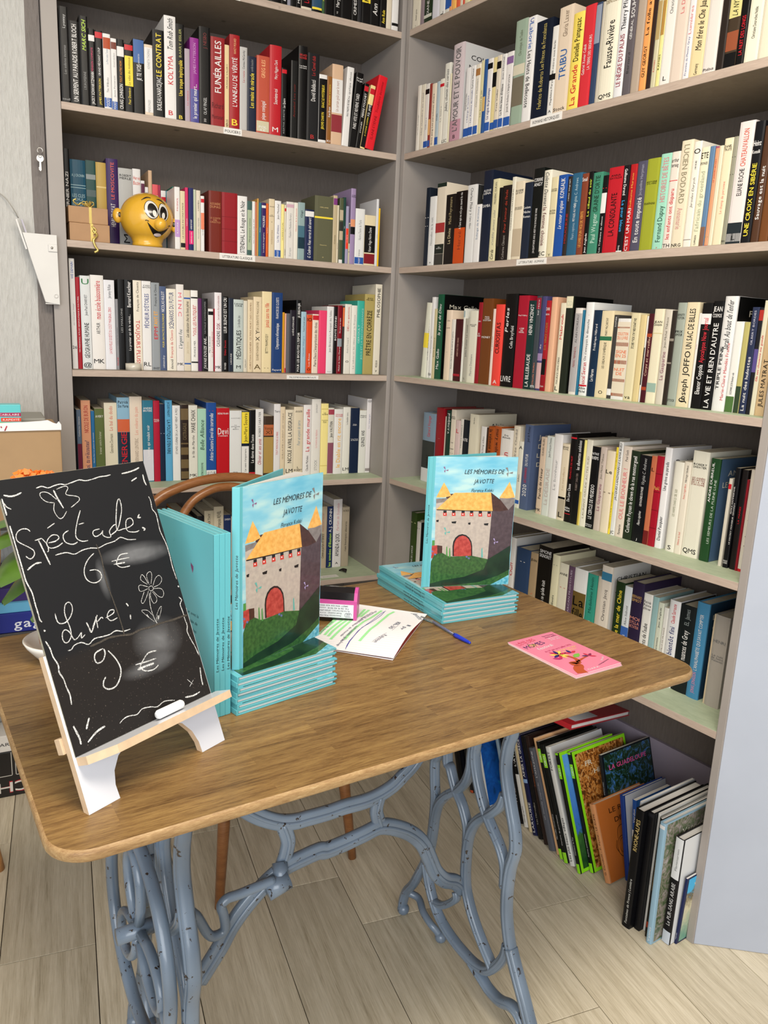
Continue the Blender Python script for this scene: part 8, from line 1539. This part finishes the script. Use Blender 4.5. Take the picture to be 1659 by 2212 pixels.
# ---------------------------------------------------------------- books on the floor under the right bookcase
for k, (bx, by, yaw, lean, w_, h, d, col, bands, texts, cover, lab) in enumerate([
(0.0323, -0.5287, 0.0, -0.315, 0.0261, 0.1889, 0.2, 1184018, [], [(15921390, 60, 85, 0, 'ATLAS', 0)], (1381658, ''), 'black book standing farthest back on the floor behind the iron leg'),
(0.0393, -0.5866, 0.0, -0.336, 0.0154, 0.2058, 0.2, 1710620, [(12603436, 0, 4)], [], (1710624, ''), 'second black floor book behind the iron leg, red edge'),
(0.039, -0.6725, 0.0, -0.351, 0.0072, 0.2371, 0.21, 15263456, [], [], ('sea', ''), 'magazine with blue sea cover on the floor behind the iron leg'),
(0.0742, -0.7394, 0.0, -0.376, 0.0135, 0.2535, 0.21, 3820122, [(9085104, 60, 90)], [], (1381658, ''), 'blue speckled book spine on the floor just left of the white atlas'),
(0.0819, -0.7716, 0.0, -0.365, 0.0197, 0.2601, 0.21, 1184018, [], [(15921390, 8, 60, 0, 'ITALIE', 0)], None, 'black floor book left of the white atlas'),
(0.0874, -0.7929, 0.0, -0.362, 0.0162, 0.2688, 0.21, 15723748, [(1184018, 55, 95)], [(1184018, 5, 22, 4, 'Géographie', 0), (15921390, 58, 92, 0, "L'ATLAS", 0)], None, 'white-and-black atlas spine on the floor next to the navy book'),
(0.0864, -0.818, 0.0, -0.361, 0.0112, 0.2739, 0.2, 14732448, [], [], None, 'thin cream floor book between the atlas and the navy book'),
(0.0869, -0.8342, 0.0, -0.37, 0.0172, 0.2771, 0.21, 1580096, [(9087184, 52, 56)], [(15921390, 2, 34, 0, 'LAROUSSE', 0), (15921390, 58, 96, 0, 'AIMER LA GRÈCE', 0)], None, 'navy floor book about Greece with white lettering'),
(0.091, -0.854, 0.0, -0.368, 0.0169, 0.2828, 0.215, 1052176, [], [(12630184, 10, 40, 4, 'Les Merveilles', 0)], None, 'black floor book between the navy and the brown ones'),
(0.09, -0.8802, 0.0, -0.373, 0.0151, 0.2948, 0.215, 2759704, [], [(11558968, 40, 90, 4, 'Animaux sauvages', 0)], None, 'dark brown floor book left of the grey one'),
(0.0865, -0.9069, 0.0, -0.404, 0.0204, 0.2748, 0.215, 5461340, [], [(14211292, 70, 98, 4, "L'AMAZONIE", 0), (11579576, 30, 66, 4, 'un monde suspendu', 0)], (4869204, ''), 'grey floor book about the Amazon, lower than its neighbours'),
(0.095, -0.9297, 0.0, -0.407, 0.0086, 0.31, 0.21, 14725248, [], [], None, 'thin tan floor book right of the grey one'),
(0.0906, -0.9488, 0.0, -0.412, 0.0113, 0.31, 0.21, 1184786, [(9754668, 0, 9), (9754668, 82, 94)], [(15921390, 10, 45, 4, 'Merveilles souterraines', 0), (16053492, 83, 93, 0, 'GEO', 0)], None, 'first slim black magazine spine with lime green ends'),
(0.0911, -0.9655, 0.0, -0.413, 0.0139, 0.31, 0.21, 1184786, [(9754668, 0, 9), (9754668, 80, 92)], [(15921390, 10, 45, 4, 'Carnets du patrimoine', 0), (16053492, 81, 91, 0, 'GEO', 0)], None, 'second slim black magazine spine with lime green ends'),
(0.0975, -0.9807, 0.0, -0.413, 0.0164, 0.31, 0.205, 15526628, [], [(2105376, 4, 40, 0, 'Les plus beaux villages', 0), (2105376, 80, 96, 0, 'FOREST', 0)], (14211288, ''), 'white floor book right of the slim lime-ended magazines'),
(0.0959, -1.0138, 0.0, -0.386, 0.0108, 0.31, 0.215, 1184786, [(9230368, 0, 8), (9230368, 78, 90), (9230368, 98, 100)], [(15921390, 9, 36, 4, 'Châteaux du Puy', 0), (16053492, 79, 89, 0, 'GEO', 0)], ('skygrass', ''), 'lime-bordered magazine with blue sky and castle cover'),
(0.1288, -1.024, 0.0, -0.387, 0.012, 0.31, 0.215, 1184786, [(9230368, 0, 8), (9230368, 78, 90), (9230368, 98, 100)], [(15921390, 9, 36, 4, 'Autres patrimoines', 0), (16053492, 79, 89, 0, 'GEO', 0)], ('autumn', '//FR/HIVER'), 'lime-bordered magazine with autumn tree cover'),
(0.2005, -1.028, 0.0, -0.292, 0.0097, 0.2948, 0.2, 1054236, [], [(12634320, 4, 30, 4, 'LA GUADELOUPE', 0), (12634320, 60, 80, 4, 'ENCICLOPED', 0)], ('palm', '//LA GUADELOUPE'), 'square picture book with palm trees and pink title'),
(0.1374, -1.0705, 0.0, -0.401, 0.0177, 0.1977, 0.2, 13142620, [], [(3809296, 6, 92, 4, 'G. Davidoff - P. Pascal - LE RUFFE', 0)], (12085292, '/LE RUFFE///DIDIER'), 'orange hardcover with drawing, standing in front of the palm book'),
(0.1933, -1.083, 0.0, -0.214, 0.0133, 0.2238, 0.17, 1850504, [], [], (14673132, 'Flamenco'), 'blue-spined paperback right of the orange hardcover'),
(0.2036, -1.0962, 0.0, -0.129, 0.012, 0.2233, 0.14, 2117792, [(15790318, 20, 64), (15255584, 52, 56)], [(15921390, 66, 96, 0, 'Verdon', 0)], (2777256, 'Ver'), 'small blue, white and yellow guide behind the black book'),
(0.098, -1.1764, 0.0, 0.027, 0.0063, 0.31, 0.2, 14212320, [], [], (14673128, ''), 'pale grey magazine rising behind the tall black floor books'),
(0.0717, -1.2004, 0.0, 0.001, 0.0221, 0.31, 0.225, 855312, [], [(15263968, 4, 42, 4, 'Fontaines de France | Lumière', 0), (13152368, 66, 92, 0, 'RHONE-ALPES', 0)], (855312, ''), 'tall glossy black floor book, leftmost of the upright group'),
(0.0903, -1.2209, 0.0, 0.001, 0.0158, 0.31, 0.225, 921105, [(2105380, 96, 99)], [], (1052691, ''), 'second tall black floor book, beside the thin white one'),
(0.1055, -1.2355, 0.0, 0.001, 0.0059, 0.3086, 0.22, 15526886, [], [(4210752, 10, 80, 4, 'Cahier du patrimoine', 0)], None, 'very thin white floor book between black and dark green ones'),
(0.1046, -1.2424, 0.0, 0.001, 0.0072, 0.3027, 0.22, 2898484, [], [(12110008, 60, 92, 4, 'LES MONTAGNES', 0), (12599344, 40, 48, 4, 'L.T.L.', 0)], None, 'dark green floor book about mountains'),
(0.0951, -1.2518, 0.0, 0.001, 0.0059, 0.3085, 0.22, 1446414, [(10499096, 8, 13)], [(13148240, 14, 92, 4, 'LES GRANDES ENIGMES DE LA VIE DES ANIMAUX', 0)], None, 'black floor book with gold lettering about animals'),
(0.0843, -1.2665, 0.0, -0.012, 0.0138, 0.31, 0.215, 9416900, [(15790320, 95, 98)], [(15266036, 2, 14, 0, 'Vannes', 0)], ('aerial', 'Vannes'), 'light blue floor book with aerial photo cover'),
(0.1216, -1.2783, 0.0, 0.005, 0.0203, 0.2731, 0.17, 1249814, [(13950184, 0, 12), (15659250, 62, 100)], [(14211288, 18, 58, 0, 'Le PUR-SANG ARABE', 0), (6316128, 70, 90, 4, 'Flammarion', 0)], (15659250, ''), 'black book with white upper half, about the Arab thoroughbred'),
(0.1417, -1.2969, 0.0, 0.03, 0.0056, 0.1751, 0.12, 1450058, [], [(15263984, 2, 22, 4, 'ITINERAIRES', 0)], ('castle', '///Vitré'), 'small navy guide with castle cover, rightmost floor book')]):
    col, bands, texts, cover = dec(col, bands, texts, cover)
    c, pb = book_mesh(w_, h, d, col, bands, texts, cover, hard=w_ > .012, pagecol=PAPERW)
    zz = .0006 + (w_ * math.sin(lean) if lean > 0 else 0)
    M = TR(bx, by, zz, RYAW + yaw) @ Matrix.Rotation(lean, 4, 'Y')
    t = thing('large_book' if w_ > .009 else 'magazine', lab, 'book' if w_ > .009 else 'magazine', M, 'large books on the floor under the right bookcase')
    c.build('cover', t); pb.build('page_block', t)
rb = thing('red_album', 'red hardcover album lying on top of the leaning floor books', 'book', Matrix.Translation((0.1394, -0.8846, 0.335)) @ Matrix.Rotation(0.1671, 4, 'Z') @ Matrix.Rotation(.10, 4, 'Y') @ Matrix.Rotation(-.05, 4, 'X'))
c = MB(); RC = mat('red_album_cover', 'b01c28', .35, coat=.2); c.bbox(0, 0, 0, .255, .20, .0025, RC, .0006); c.bbox(0, 0, .0125, .255, .20, .015, RC, .0006); c.bbox(-.002, 0, 0, .002, .20, .015, RC, .001)
c.box(.03, .012, .0150, .125, .115, .0153, cmat('c8ccd4'))
for k, s in enumerate(('Album illustré', 'pour enfants', 'dès 6 ans')): place_text(c, s, (.045, .075 - .016 * k, .0156), (1, 0, 0), (0, 1, 0), .06, .007, cmat('222428'), bold=True)
place_text(c, 'Mes Chats', (.13, .12, .0153), (1, 0, 0), (0, 1, 0), .10, .022, cmat('4a1418'), italic=True); c.build('cover', rb)
c = MB(); c.box(.002, .003, .0026, .252, .197, .0124, PAPERW); c.build('page_block', rb)
